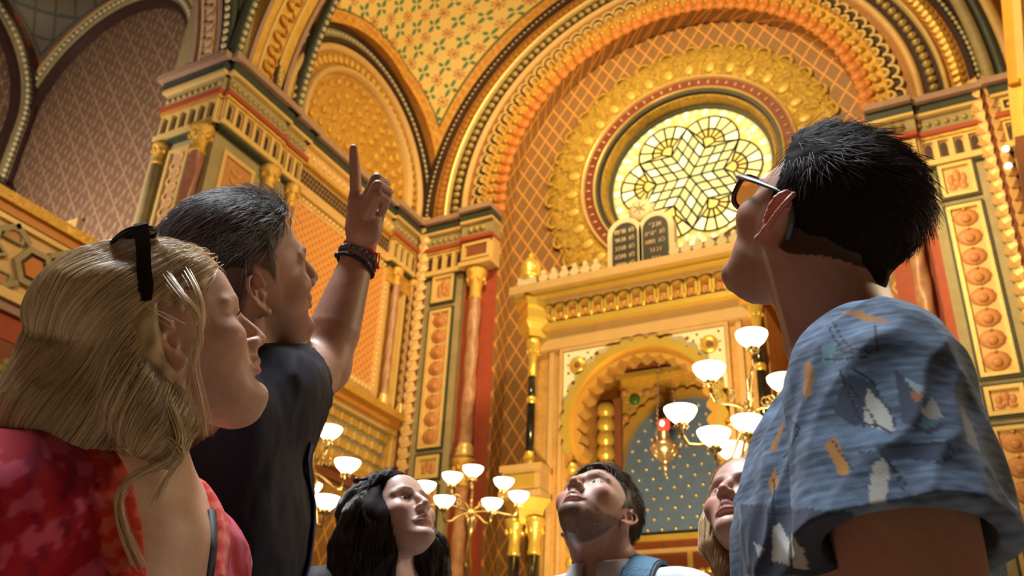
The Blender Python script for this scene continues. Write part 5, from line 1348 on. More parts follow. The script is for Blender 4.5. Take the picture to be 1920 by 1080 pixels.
def eyes(fr, s, parent, iris=(0.10, 0.05, 0.025), look=(0, 1, 0.25)):
    q = 0.001*s; lk = np.array(look, float); lk /= np.linalg.norm(lk)
    for sx in (1, -1):
        c = np.array([sx*31.5, 76.3, 13])*q
        mb = MB(); mb.sphere((0, 0, 0), 12.9*q, 24, 18)
        o = mb.build('eye', EYE_MAT, parent)
        me = o.data; V = np.array([v.co for v in me.vertices]); d = V@lk/(12.9*q)
        col = np.tile(np.array([0.50, 0.44, 0.41]), (len(V), 1))
        col[d > 0.87] = iris; col[d > 0.975] = (0.004, 0.004, 0.004)
        a = me.color_attributes.new('Col', 'FLOAT_COLOR', 'POINT'); a.data.foreach_set('color', np.c_[col, np.ones(len(V))].astype(np.float32).ravel())
        M4 = Matrix.Identity(4); w = fr.w(c)
        for i in range(3):
            for j in range(3): M4[i][j] = fr.R[j][i]
            M4[i][3] = w[i]
        o.matrix_world = M4
EYE_MAT = vcol('eyeball', 0.08, spec=0.6)

# hair lines in head millimetres: z above which hair grows, as a function of |x| and y
def hl_short(ax, y, front=86, temple=46, ear=6, nape=-52):
    yy = np.array([-110, -70, -38, -22, -6, 12, 20, 29, 52, 66, 80, 100.])
    zz = np.array([nape, nape, nape+18, ear-4, ear+34, ear+20, ear+2, ear+44, temple+8, temple+24, front-4, front+4.])
    return np.interp(y, yy, zz)-0.0*ax
# ------------------------------------------------------------------ bodies, hands, clothes, hair
SKIN = vcol('skin', 0.47, sss=0.10, bump=0.12, bscale=900)
CLOTH = vcol('cloth', 0.85, sheen=0.15, bump=0.35, bscale=1400, spec=0.2)
CLOTH_SMOOTH = vcol('smooth_cloth', 0.7, bump=0.1, bscale=900, spec=0.3)

def hair_mat(name, cols, rough=0.38, spec=0.5):
    t = NT(name); h = t.n('ShaderNodeHairInfo'); r_ = t.n('ShaderNodeValToRGB')
    el = r_.color_ramp.elements
    while len(el) < len(cols): el.new(0.5)
    for i, c in enumerate(cols): el[i].position = i/(len(cols)-1); el[i].color = (*c, 1)
    t.l(h.outputs['Random'], r_.inputs[0]); t.l(r_.outputs[0], t.p.inputs['Base Color'])
    t.set(Roughness=rough); t.p.inputs['Specular IOR Level'].default_value = spec
    return t.m

def body_frame(o, az, lean=0.0): return head_frame(o, az, lean, 0)

def torso_ops(S, tf, w, e=0.0, female=False, depth=1.0, k=0.05, arms=()):
    """shoulders, ribcage, belly and hips in torso axes (origin at the base of the neck)"""
    S.ell((0, 0.005, -0.21), (w*0.90+e, 0.118*depth+e, 0.215+e), k=k, fr=tf)
    S.ell((0, 0.012, -0.44), (w*0.80+e, 0.112*depth+e, 0.20+e), k=k, fr=tf)
    S.ell((0, 0.0, -0.60), (w*0.88+e, 0.122*depth+e, 0.15+e), k=k, fr=tf)
    for sx in (1, -1):
        S.cone((sx*0.03, -0.025, -0.015), (sx*(w-0.035), -0.018, -0.055), 0.050+e, 0.056+e, k=k, fr=tf)
        if female: S.ell((sx*0.075, 0.105, -0.23), (0.062+e, 0.055+e, 0.06+e), k=0.03, fr=tf)

def neck_ops(S, hf, tf, r=0.055, s=1.0):
    a = hf.w((0, -0.022*s, -0.025*s)); b = tf.w((0, -0.012, -0.03)); m = (a+b)/2
    S.chain([a, m, b], [r*0.98, r, r*1.12], k=0.022)
    for sx in (1, -1):                                                   # the two neck muscles and the trapezius
        S.cone(hf.w((sx*0.058*s, -0.022*s, -0.03*s)), tf.w((sx*0.016, 0.040, -0.035)), 0.012, 0.009, k=0.018)
        S.cone(hf.w((sx*0.03*s, -0.062*s, -0.03*s)), tf.w((sx*0.07, -0.03, -0.01)), 0.026, 0.034, k=0.04)
        S.cone(tf.w((sx*0.018, 0.050, -0.045)), tf.w((sx*0.15, 0.01, -0.035)), 0.010, 0.010, k=0.025)   # collarbone
    c = hf.w((0, 0.055*s, -0.085*s)); S.ell((a*0.45+b*0.55)+0.78*r*tf.R[1], (0.014, 0.014, 0.016), k=0.02)

def arm_ops(S, sh, el, wr, r=(0.052, 0.042, 0.040, 0.027), e=0.0, k=0.03, parts='ulf'):
    sh, el, wr = map(np.asarray, (sh, el, wr))
    S.cone(sh, el, r[0]+e, r[1]+e, k=k)
    if 'f' in parts:
        m = el+(wr-el)*0.30
        S.chain([el, m, wr], [r[1]*0.93+e, r[2]*1.03+e, r[3]+e], k=0.02)

def hand_ops(S, wr, d, n, s=1.0, side=1):
    """relaxed hand: wrist, direction of the fingers, palm normal; side +1 thumb along d x n"""
    d = np.asarray(d, float); d /= np.linalg.norm(d); n = np.asarray(n, float); n -= d*(n@d); n /= np.linalg.norm(n)
    t = np.cross(d, n)*side; p = lambda a, b, c: np.asarray(wr)+s*(d*a+t*b+n*c)
    S.chain([p(0, 0, 0), p(.03, .004, .002)], [0.024*s, 0.026*s], k=0.012)
    for b, L, o in ((0.030, 0.075, .088), (0.010, 0.084, .093), (-0.010, 0.077, .089), (-0.028, 0.060, .080)):
        S.cone(p(.02, b*0.5, 0), p(o, b, 0.002), 0.015*s, 0.0105*s, k=0.010)
        S.chain([p(o, b, .002), p(o+L*.48, b*1.08, .010), p(o+L*.76, b*1.05, .024), p(o+L*.92, b, .040)], [.0095*s, .0085*s, .0078*s, .0066*s], k=0.002)
    S.chain([p(.018, .020, .006), p(.050, .046, .016), p(.082, .058, .026), p(.108, .060, .036)], [.016*s, .0125*s, .0105*s, .008*s], k=0.006)

def bounds(pts, m): P = np.array(pts); return P.min(0)-m, P.max(0)+m

def trousers(person, tf, w, mat, shoe_mat, az):
    hip = tf.w((0, -0.01, -0.60)); S = SDF(); f = body_frame((hip[0], hip[1], 0), az)
    h = hip[2]
    S.ell((0, 0, h), (w*0.93, 0.135, 0.16), k=0.05, fr=f)
    for sx in (1, -1):
        S.chain([(sx*0.085, 0, h-.05), (sx*0.10, 0.01, h*0.52), (sx*0.105, -0.01, 0.09)], [0.088, 0.064, 0.056], k=0.03, fr=f)
    lo, hi = bounds([f.w((0, 0, 0)), f.w((0, 0, h+.16))], 0.30); lo[2] = 0.0
    V, F = extract(S, lo, hi, 0.012); surf_obj('trousers', V, F, mat, person)
    for sx in (1, -1):
        S = SDF(); S.ell((sx*0.11, 0.07, 0.035), (0.048, 0.135, 0.045), k=0.02, fr=f); S.ell((sx*0.11, -0.01, 0.07), (0.048, 0.06, 0.07), k=0.03, fr=f)
        S.fn(lambda p: -p[:, 2]+0.0, (0, 0, 0), 9, mode='i', k=0.004)
        c = f.w((sx*.11, .05, .05)); V, F = extract(S, c-0.25, c+0.25, 0.010); surf_obj('shoe', V, F, shoe_mat, person)

def cap_sdf(hf, s, hl, thick, front=0.0):
    """hair volume that hugs the skull above a hairline; thick(L) in millimetres"""
    q = 0.001*s; S = SDF()
    def f(p):
        L = p/np.float32(q)
        d = d_ell(L, (0, -6, 45), (75, 97, 84))-thick(L).astype(np.float32)
        z = L[:, 2]-hl(np.abs(L[:, 0]), L[:, 1]).astype(np.float32)
        h = np.maximum(6-np.abs(d+z), 0)/6
        return (np.maximum(d, -z*0.8)+h*h*1.5)*np.float32(q)
    S.fn(f, (0, 0, 0.04*s), 0.18*s, k=0.001, fr=hf)
    return S

def sample_surface(V, F, n, mask=None, seed=3):
    R = np.random.default_rng(seed)
    T = V[F]; A = np.linalg.norm(np.cross(T[:, 1]-T[:, 0], T[:, 3]-T[:, 0]), axis=1)
    if mask is not None: A = A*mask(T.mean(1))
    i = R.choice(len(F), n, p=A/A.sum()); a, b = R.random((2, n, 1))
    P = T[i, 0]*(1-a)*(1-b)+T[i, 1]*a*(1-b)+T[i, 2]*a*b+T[i, 3]*(1-a)*b
    return P

def short_hair(hf, P, N, comb, length, lift, seed=4, k=4, jit=0.25):
    """comb(L) gives a direction in head axes for head-local points L (m)"""
    R = np.random.default_rng(seed); L = hf.loc(P)
    cl = np.floor(P/0.009); hsh = (np.sin(cl@np.array([12.9898, 78.233, 37.719]))*43758.5453) % 1.0
    hs2 = (np.sin(cl@np.array([39.346, 11.135, 83.155]))*24634.6345) % 1.0
    D = comb(L) @ hf.R
    D = D+jit*R.normal(size=D.shape)*0.5+jit*np.stack([hsh-.5, hs2-.5, (hsh+hs2) % 1-.5], 1)
    D = D-N*(D*N).sum(1)[:, None]; D /= np.linalg.norm(D, axis=1)[:, None]+1e-9
    ln = (length(L) if callable(length) else np.full(len(P), length))*(0.75+0.5*R.random(len(P)))
    lf = (lift(L) if callable(lift) else np.full(len(P), lift))*(0.5+hsh)
    t = np.linspace(0, 1, k)
    return P[:, None]-N[:, None]*0.003+D[:, None]*(ln[:, None]*t)[..., None]+N[:, None]*((lf*ln)[:, None]*np.sin(t*2.2))[..., None]

def flow_hair(S, P, dirf, length, steps, off=0.001, fly=0.003, seed=5, wave=None):
    R = np.random.default_rng(seed); n = len(P); ln = length*(0.6+0.6*R.random(n)); ds = ln/steps
    out = [P]; p = P.copy(); offs = off+R.random(n)*fly
    for i in range(steps):
        g = S.grad(p, 0.004); d = S.ev(p); p = p-g*(d-offs)[:, None]
        v = dirf(p)
        if wave is not None: v = v+wave(p, i/steps)
        v = v-g*(v*g).sum(1)[:, None]; v /= np.linalg.norm(v, axis=1)[:, None]+1e-9
        p = p+v*ds[:, None]; out.append(p.copy())
    return np.stack(out[1:], 1)

def cloth_folds(S, sc_, amp, seed, stretch=(1, 1, 1), fr=WORLD):
    st = np.array(stretch, float)
    S.fn(lambda p: (amp*(np.abs(noise3(p*st, sc_, seed, 2))-0.4)).astype(np.float32), (0, 0, 0), 99, mode='a', fr=fr)

def lashes(hf, s, parent, mat, n=26, length=0.008):
    q = 0.001*s; out = []
    for sx in (1, -1):
        for t in np.linspace(-1, 1, n):
            a = t*0.95; x = sx*31.5+14.4*math.sin(a); y = 76.5+14.6*math.cos(a)*.97; z = 13+4.6*math.cos(a*1.2)
            p0 = np.array([x, y, z])*q; d = np.array([0.45*math.sin(a), 1.0*math.cos(a)+.2, 0.15]); d /= np.linalg.norm(d)
            out.append([hf.w(p0+d*length*u+np.array([0, 0, .0035])*u*u) for u in (0, .35, .7, 1)])
    strands('eyelashes', np.array(out), 0.0003, mat, parent)
# ------------------------------------------------------------------ the six people
DENIM = plain('dark_denim', (0.02, 0.025, 0.045), 0.85, scale=30)
SHOE = plain('shoe_leather', (0.03, 0.02, 0.015), 0.5)

# ---- woman in the red blouse, profile, long blond hair
K1 = 0.92
def woman_red():
    at = lambda x, y, d: CAM+(RT*(x-960)/FPX-UPV*(y-540)/FPX+FW)*d*K1
    s = 0.96*K1; hf = head_frame(CAM+(np.array((-0.866, 0.712, 1.485))-CAM)*K1, 40, 30, -9)
    nb = at(268, 905, 1.09); tf = body_frame(nb, 82, -13); w = 0.156
    S = SDF(); add_head(S, hf, s, ears='R', eye_open=3.4, nose=1.25)
    S.ell(hf.w(np.array([0, 46, -92])*.001*s), (.030, .036, .018), k=0.02)
    neck_ops(S, hf, tf, 0.047, s); torso_ops(S, tf, w, female=True)
    arms = []
    for sx in (1, -1):
        sh = tf.w((sx*(w-.01), -.02, -.07)); el = tf.w((sx*(w+(.05 if sx > 0 else -.03)), -.03 if sx > 0 else .05, -.35)); wr = tf.w((sx*(w+(.03 if sx > 0 else -.05)), .14, -.55))
        arms.append((sh, el, wr)); arm_ops(S, sh, el, wr, (0.042, 0.036, 0.034, 0.023)); hand_ops(S, wr, wr-el, -sx*tf.R[0], 0.92, side=-sx)
    lo, hi = bounds([hf.o, tf.w((0, 0, -.5))]+[a[2] for a in arms], 0.17)
    V, F = extract(S, lo, hi, 0.0026)
    col = head_colors(V, hf, s, (0.56, 0.34, 0.24), lip=(0.50, 0.22, 0.17), brow=(0.30, 0.20, 0.12), brow_w=0.7, seed=3)
    p = surf_obj('person', V, F, SKIN, None, col)
    tag(p, 'woman in red floral blouse with long blond hair and sunglasses pushed up on it', 'person')
    eyes(hf, s, p, look=(0, 1, .1))
    lashes(hf, s, p, hair_mat('brown_lash', [(0.05, 0.03, 0.02), (0.08, 0.05, 0.03)]))
    # blouse
    B = SDF(); torso_ops(B, tf, w, 0.010, female=True)
    for sx, (sh, el, wr) in zip((1, -1), arms):
        B.chain([sh+np.array([0, 0, -.01]), sh*0.62+el*0.38, el, wr*0.85+el*0.15], [0.068, 0.080, 0.066, 0.042], k=0.04)
    cloth_folds(B, 5.0, 0.008, 8, (1, 1, .55)); cloth_folds(B, 16.0, 0.0025, 9, (1, 1, .6))
    zv, sl = -0.31, 0.24
    vd = lambda p: (np.abs(p[:, 0])-(p[:, 2]-zv)*sl)*0.93
    def band(p):
        d = vd(p); k = np.clip(1-np.abs(d-0.016)/0.018, 0, 1)*(p[:, 1] > -0.02); return (-0.004*np.minimum(k*3, 1)).astype(np.float32)
    B.fn(band, (0, 0, 0), 99, mode='a', fr=tf)
    B.fn(lambda p: np.maximum(np.maximum(vd(p), -p[:, 1]-0.012), zv-p[:, 2]), tf.loc(tf.w((0, .06, -.1))), 0.45, mode='s', k=0.004, fr=tf)
    B.cone(tf.w((0, -.01, -.05)), hf.w((0, -.03, -.05)), 0.062, 0.056, k=0.006, mode='s')
    lo, hi = bounds([tf.w((0, 0, .03)), tf.w((0, 0, -.74))]+[q for a in arms for q in a], 0.13)
    V, F = extract(B, lo, hi, 0.004)
    n1 = noise3(V, 17, 21, 3)+0.5*noise3(V, 48, 22, 2); k = np.clip((n1-0.12)*5, 0, 1)*0.75
    col = np.array([0.42, 0.005, 0.018])*(1-k[:, None])+np.array([0.66, 0.10, 0.18])*k[:, None]
    n2 = np.clip((noise3(V, 35, 23, 2)-0.45)*6, 0, 1)*0.8; col = col*(1-n2[:, None])+np.array([0.22, 0.0, 0.03])*n2[:, None]
    Lc = tf.loc(V); d = vd(Lc); kb = ((d < 0.034) & (Lc[:, 1] > -0.02) & (Lc[:, 2] > zv-0.05))
    nb_ = np.clip((noise3(V, 50, 24, 2)-0.15)*5, 0, 1)*0.5
    col[kb] = (np.array([0.60, 0.035, 0.02])*(1-nb_[:, None])+np.array([0.75, 0.22, 0.12])*nb_[:, None])[kb]
    bl = surf_obj('blouse', V, F, CLOTH, p, col)
    trousers(p, tf, w, DENIM, SHOE, 82)
    # black strap inside the neckline
    mb = MB(); pts = []
    for t in np.linspace(0, 1, 9):
        q_ = tf.w((-0.060+.025*t, 0.03+0.13*min(1, t*1.8), -0.02-.24*t))
        for _ in range(6): q_ = q_-S.grad(q_[None])[0]*(S.ev(q_[None])[0]-.003)
        pts.append(q_)
    mb.tube(pts, 0.006, 6, flat=.6); mb.build('strap', plain('black_strap', (0.008, 0.008, 0.009), 0.7), p)
    # hair
    def thick(L): return 7+9*np.clip((L[:, 2]-40)/60, 0, 1)+6*np.clip((-L[:, 1])/60, 0, 1)
    hl = lambda ax, y: hl_short(ax, y, front=84, temple=44, ear=24, nape=-60)
    H = cap_sdf(hf, s, hl, thick)
    H.chain([hf.w((.015, -.065, .06)), at(222, 600, 1.12), at(168, 690, 1.09), at(118, 790, 1.03), at(85, 855, 1.0)], list(np.array([0.062, 0.076, 0.080, 0.070, 0.048])*K1), k=0.04)
    H.chain([hf.w((.058, -.058, .03)), at(238, 650, 1.05), at(262, 740, 1.02), at(285, 810, 1.0)], list(np.array([0.020, 0.032, 0.036, 0.024])*K1), k=0.03)
    H.chain([hf.w((.056, -.040, -.04)), at(318, 725, 1.04), at(335, 790, 1.02), at(318, 850, 1.0)], list(np.array([0.010, 0.016, 0.017, 0.009])*K1), k=0.012)
    cloth_folds(H, 11, 0.006, 31, (1, 1, .35))
    lo, hi = bounds([hf.o, at(80, 860, 1.0), at(280, 860, 1.0)], 0.20)
    V, F = extract(H, lo, hi, 0.005)
    hcol = np.tile(np.array([0.50, 0.35, 0.18]), (len(V), 1))*(0.75+0.35*noise3(V*np.array([1, 1, .25]), 70, 32, 2))[:, None]
    h = surf_obj('hair', V, F, vcol('blond_hair', 0.45, spec=0.4), p, np.clip(hcol, .01, 1))
    HM = hair_mat('blond_strands', [(0.20, 0.12, 0.05), (0.74, 0.55, 0.30), (0.92, 0.79, 0.55), (0.52, 0.34, 0.16)], 0.30)
    P = sample_surface(V, F, 20000)
    crown = hf.w((0, -.03, .13))
    def dirf(P):
        L = hf.loc(P)
        k = np.clip((L[:, 2]+0.01)/0.10, 0, 1)*np.clip((L[:, 1]+.12)/.1, 0, 1)
        back = np.array([0.30, -1.0, -0.30]) @ hf.R
        down = -0.90*np.array([0, 0, 1.])-0.25*RT-0.10*hf.R[1]
        return back*k[:, None]+down*(1-k[:, None])+0.09*np.stack([noise3(P, 9, 41), noise3(P, 9, 42), 0*k], 1)
    paths = flow_hair(H, P, dirf, 0.17, 16, 0.0008, 0.004)
    Lp = hf.loc(paths.reshape(-1, 3)).reshape(paths.shape)/s
    inear = ((Lp[..., 0] > .045) & (Lp[..., 1] > -.042) & (Lp[..., 1] < .045) & (Lp[..., 2] > -.05) & (Lp[..., 2] < .038)).any(1)
    paths = paths[~inear]
    strands('hair_strand', paths, 0.00027*(0.6+0.8*rng.random(len(paths))), HM, h)
    # loose lock beside the ear and the curl lying on the blouse
    def lock(ctrl, n, spread, seed):
        R = np.random.default_rng(seed); c = np.array(ctrl); t = np.linspace(0, len(c)-1, 22)
        base = np.stack([np.interp(t, np.arange(len(c)), c[:, i]) for i in range(3)], 1)
        for _ in range(3): base[1:-1] = (base[:-2]+2*base[1:-1]+base[2:])/4
        u = np.linspace(0, 1, 22)[None, :, None]
        o = R.normal(size=(n, 1, 3))*spread; o2 = R.normal(size=(n, 1, 3))*spread
        return base[None]+o*(1-u)+o2*u*1.3
    lk = [lock([hf.w((.050, .034, .088)), at(372, 545, 1.045), at(382, 600, 1.04), at(362, 650, 1.035), at(366, 700, 1.03), at(384, 770, 1.03), at(388, 812, 1.03)], 45, 0.0022, 1),
          lock([hf.w((.052, .010, .094)), at(345, 560, 1.035), at(372, 590, 1.03), at(374, 640, 1.03), at(352, 690, 1.03)], 36, 0.0028, 2),
          lock([at(318, 760, 1.0), at(345, 830, .985), at(318, 865, .975), at(250, 890, .965), at(218, 930, .96), at(232, 1000, .95), at(262, 1060, .95)], 80, 0.0026, 3),
          lock([at(250, 720, 1.0), at(285, 800, .985), at(350, 850, .98), at(315, 890, .97), at(285, 950, .96)], 40, 0.003, 4),
          lock([hf.w((.058, .01, .088)), at(268, 570, 1.05), at(330, 605, 1.03)], 10, 0.003, 5)]
    strands('loose_lock', np.concatenate(lk), 0.0004, HM, h)
    return hf, s
HF1, S1 = woman_red()

# sunglasses pushed up on her head
def sunglasses():
    hf, s = HF1, S1; q = 0.001*s
    blk = plain('black_acetate', (0.006, 0.006, 0.007), 0.25); lens = NT('smoked_lens')
    lens.set(Roughness=0.05); lens.p.inputs['Base Color'].default_value = (0.06, 0.045, 0.05, 1); lens.p.inputs['Transmission Weight'].default_value = 0.75
    c = hf.w(np.array([0, 0, 150])*q)
    o = empty('sunglasses', c, 'black sunglasses with smoked lenses pushed up on blond hair', 'sunglasses')
    W = lambda x, y, z: hf.w(np.array([x, y, z])*q)-c
    mb = MB(); lm = MB()
    for sx in (1, -1):
        ring = []
        for i in range(24):
            a = 2*PI*i/24; u, v = 32*math.copysign(abs(math.cos(a))**.75, math.cos(a)), 28*math.copysign(abs(math.sin(a))**.8, math.sin(a))
            ring.append(W(sx*37+u, v-1, 157-(v/25)**2*8-((sx*36+u)/70)**2*8))
        mb.tube(ring, 3.0*q, 6, closed=True); n0 = len(ring)
        cc = sum(ring)/n0+hf.R[2]*0.004
        lm.add([tuple(p) for p in ring]+[tuple(cc)], [(i, (i+1) % n0, n0) for i in range(n0)], True)
    mb.tube([W(-9, 4, 152), W(0, 5, 155), W(9, 4, 152)], 2.6*q, 6)
    mb.build('frame', blk, o); lm.build('lens', lens.m, o)
    for sx in (1, -1):
        t = MB(); pts = [(64, 6, 155, 7), (77, 4, 148, 9), (86, -3, 118, 8.5), (92, -11, 92, 8.5), (95, -17, 66, 9), (95, -21, 50, 6)]; v = []
        for (x, y, z, hw) in pts:
            for dx, dy in ((-2, -hw), (2, -hw), (2, hw), (-2, hw)): v.append(tuple(W(sx*(x+dx), y+dy, z)))
        n_ = len(pts); t.add(v, [(4*i+j, 4*i+(j+1) % 4, 4*i+4+(j+1) % 4, 4*i+4+j) for i in range(n_-1) for j in range(4)]+[(0, 1, 2, 3), (4*n_-1, 4*n_-2, 4*n_-3, 4*n_-4)])
        t.build('temple', blk, o)
sunglasses()
# ---- man in the navy T-shirt, pointing up
K2 = 1.10
def man_pointing():
    s = 1.02*K2; hf = head_frame(CAM+(np.array((-0.945, 0.880, 1.676))-CAM)*K2, 33, 33, -33)
    nb = at(462, 778, 1.36*K2); tf = body_frame(nb, 46, 0); w = 0.208
    S = SDF(); add_head(S, hf, s, male=True, ears='R', jaw=1.06, nose=1.1)
    S.ell(hf.w(np.array([0, 42, -90])*.001*s), (.034, .038, .02), k=0.02)
    neck_ops(S, hf, tf, 0.062, s); torso_ops(S, tf, w)
    sh = at(505, 752, 1.30*K2); el = at(604, 688, 1.50*K2); wr = at(673, 478, 1.60*K2)
    arm_ops(S, sh, el, wr, (0.058, 0.047, 0.047, 0.029))
    S.ell(el, 0.043, k=0.02)
    # pointing hand: joints read in the view plane with depth behind the wrist
    h = lambda x, y, d: at(x, y, 1.60*K2+d)
    S.chain([wr, h(680, 445, .0)], [0.027, 0.030], k=0.012)
    S.ell(h(684, 415, -.004), (0.030, 0.022, 0.045), k=0.018)
    S.cone(h(668, 425, .004), h(666, 372, .012), 0.021, 0.0135, k=0.012)                     # index side of the palm
    S.cone(h(686, 430, 0), h(684, 378, -.002), 0.024, 0.017, k=0.014)
    S.chain([h(668, 374, .012), h(666, 330, .016), h(664, 300, .018), h(663, 278, .018)], [.0125, .0108, .0098, .0078], k=0.006)   # index finger
    S.chain([h(684, 384, -.002), h(706, 335, -.010), h(722, 346, .014), h(722, 376, .020)], [.0135, .0115, .0105, .0085], k=0.004)  # middle
    S.chain([h(688, 392, -.014), h(708, 348, -.024), h(727, 360, -.004), h(721, 386, .004)], [.0130, .0112, .0102, .0085], k=0.003)  # ring
    S.chain([h(690, 402, -.024), h(709, 366, -.035), h(724, 376, -.022), h(717, 397, -.012)], [.0118, .0098, .0090, .0078], k=0.003)  # little
    S.chain([h(690, 448, .018), h(704, 424, .030), h(712, 398, .030), h(712, 380, .022)], [.0165, .0135, .0115, .0090], k=0.008)     # thumb
    S.ell(h(702, 428, -.012), (0.013, 0.013, 0.026), k=0.014)
    sl = tf.w((-(w-.01), -.02, -.07)); ll = tf.w((-(w+.05), -.02, -.37)); lw = tf.w((-(w+.02), .10, -.60))
    arm_ops(S, sl, ll, lw); hand_ops(S, lw, lw-ll, tf.R[0], 1.0, side=1)
    lo, hi = bounds([hf.o, tf.w((0, 0, -.5)), el, h(663, 250, .02), lw], 0.17)
    V, F = extract(S, lo, hi, 0.0028)
    scol = (0.075, 0.055, 0.045)
    hl = lambda ax, y: hl_short(ax, y, front=100, temple=66, ear=10, nape=-45)
    col = head_colors(V, hf, s, (0.50, 0.28, 0.19), lip=(0.40, 0.17, 0.13), brow=(0.07, 0.05, 0.04), beard=(0.20, 0.12, 0.09), beard_k=0.35, scalp=(0.10, 0.058, 0.042), hairline=hl, seed=6)
    p = surf_obj('person', V, F, SKIN, None, col)
    tag(p, 'man in navy T-shirt pointing up with raised right hand', 'person')
    eyes(hf, s, p)
    # T-shirt
    B = SDF(); torso_ops(B, tf, w, 0.010)
    se = sh*0.50+el*0.50; B.chain([sh+np.array([0, 0, -.02]), sh, se], [0.075, 0.076, 0.068], k=0.05)
    B.cone(tf.w((.12, -.02, -.12)), sh, 0.075, 0.07, k=0.06)
    B.cone(sl, sl*0.5+ll*0.5, 0.073, 0.068, k=0.05)
    cloth_folds(B, 6.0, 0.007, 14, (1, 1, .5)); cloth_folds(B, 20.0, 0.002, 15, (1, 1, .5))
    u = (el-sh)/np.linalg.norm(el-sh); cut = se+u*0.0
    B.fn(lambda q: np.where(np.linalg.norm(q-f32(se), axis=1) < 0.16, (q-f32(cut))@f32(u), -1).astype(np.float32), (0, 0, 0), 99, mode='i', k=0.003)
    B.cone(sh*0.7+el*0.3, el, 0.0605, 0.056, k=0.004, mode='s')
    B.cone(tf.w((0, -.015, -.05)), hf.w((0, -.03, -.05)), 0.078, 0.066, k=0.006, mode='s')
    lo, hi = bounds([tf.w((0, 0, .03)), tf.w((0, 0, -.76)), sh, se, ll], 0.15)
    V, F = extract(B, lo, hi, 0.0045)
    col = np.tile(np.array([0.010, 0.012, 0.028]), (len(V), 1))*(1+0.15*noise3(V, 40, 4))[:, None]
    ts = surf_obj('tshirt', V, F, CLOTH_SMOOTH, p, col)
    # rib of the neckline
    ring = []
    for i in range(28):
        a = 2*PI*i/28; ring.append(tf.w((0.079*math.cos(a), -.012+0.080*math.sin(a), -0.018-0.030*math.sin(a)+0.006*math.cos(2*a))))
    mb = MB(); mb.tube(ring, 0.007, 8, closed=True); mb.build('collar', plain('navy_rib', (0.012, 0.015, 0.033), 0.9), p)
    trousers(p, tf, w, DENIM, SHOE, 46)
    # lanyard with a metal clip
    pts = []
    for t in np.linspace(0, 1, 16):
        q = tf.w((0.095+0.035*t, 0.01+0.15*min(1, t*2.2), 0.02-0.46*t)); 
        for _ in range(6): g = B.grad(q[None])[0]; d = B.ev(q[None])[0]; q = q-g*(d-0.003)
        pts.append(q)
    mb = MB(); mb.tube(pts, 0.010, 8, flat=0.25); ly = mb.build('lanyard', plain('blue_lanyard', (0.03, 0.035, 0.16), 0.7), p)
    mb = MB(); e = pts[-1]; mb.tube([e, e-np.array([0, 0, .03])], 0.004, 8); mb.tube([e-np.array([0, 0, .03])+0.010*np.array([math.cos(a)*RT[0], math.cos(a)*RT[1], math.sin(a)]) for a in np.linspace(0, 6.28, 13)[:-1]], 0.0025, 6, closed=True)
    mb.build('clip', plain('steel', (0.6, 0.6, 0.6), 0.25, 1.0), ly)
    # hair: cropped grey sides, longer swept-back top
    def thick(L):
        top = np.clip((L[:, 2]-62)/30, 0, 1); fr_ = np.clip((L[:, 1]-20)/55, 0, 1)
        return 1.2+top*(11+4*fr_)
    H = cap_sdf(hf, s, lambda ax, y: hl_short(ax, y, front=100, temple=74, ear=44, nape=30), thick)
    V, F = extract(H, hf.o-0.17, hf.o+0.20, 0.0035)
    L = hf.loc(V)/(0.001*s); top = np.clip((L[:, 2]-50)/25, 0, 1)[:, None]
    hc = np.array([0.030, 0.020, 0.016])*(1-top)+np.array([0.035, 0.033, 0.036])*top
    hh = surf_obj('hair', V, F, vcol('grey_hair', 0.6, spec=0.3), p, hc)
    HM = hair_mat('grey_strands', [(0.018, 0.016, 0.017), (0.16, 0.155, 0.165), (0.55, 0.54, 0.57), (0.035, 0.032, 0.034)], 0.3)
    msk = lambda C: 0.15+1.0*(hf.loc(C)[:, 2] > 0.058*s)
    P = sample_surface(V, F, 6000, msk); N = H.grad(P)
    comb = lambda L: np.stack([0.25*np.sign(L[:, 0]+1e-6)*0+0.1*L[:, 0]/0.07, -np.ones(len(L)), -0.25+0*L[:, 0]], 1)
    ln = lambda L: np.where(L[:, 2] > 0.058*s, 0.040, 0.006)
    lf = lambda L: np.where(L[:, 2] > 0.058*s, 0.10+0.16*np.clip((L[:, 1]-.05)/.04, 0, 1), 0.2)
    strands('hair_strand', short_hair(hf, P, N, comb, ln, lf, jit=0.35), 0.00045, HM, hh)
    return sh, el, wr
SH2, EL2, WR2 = man_pointing()

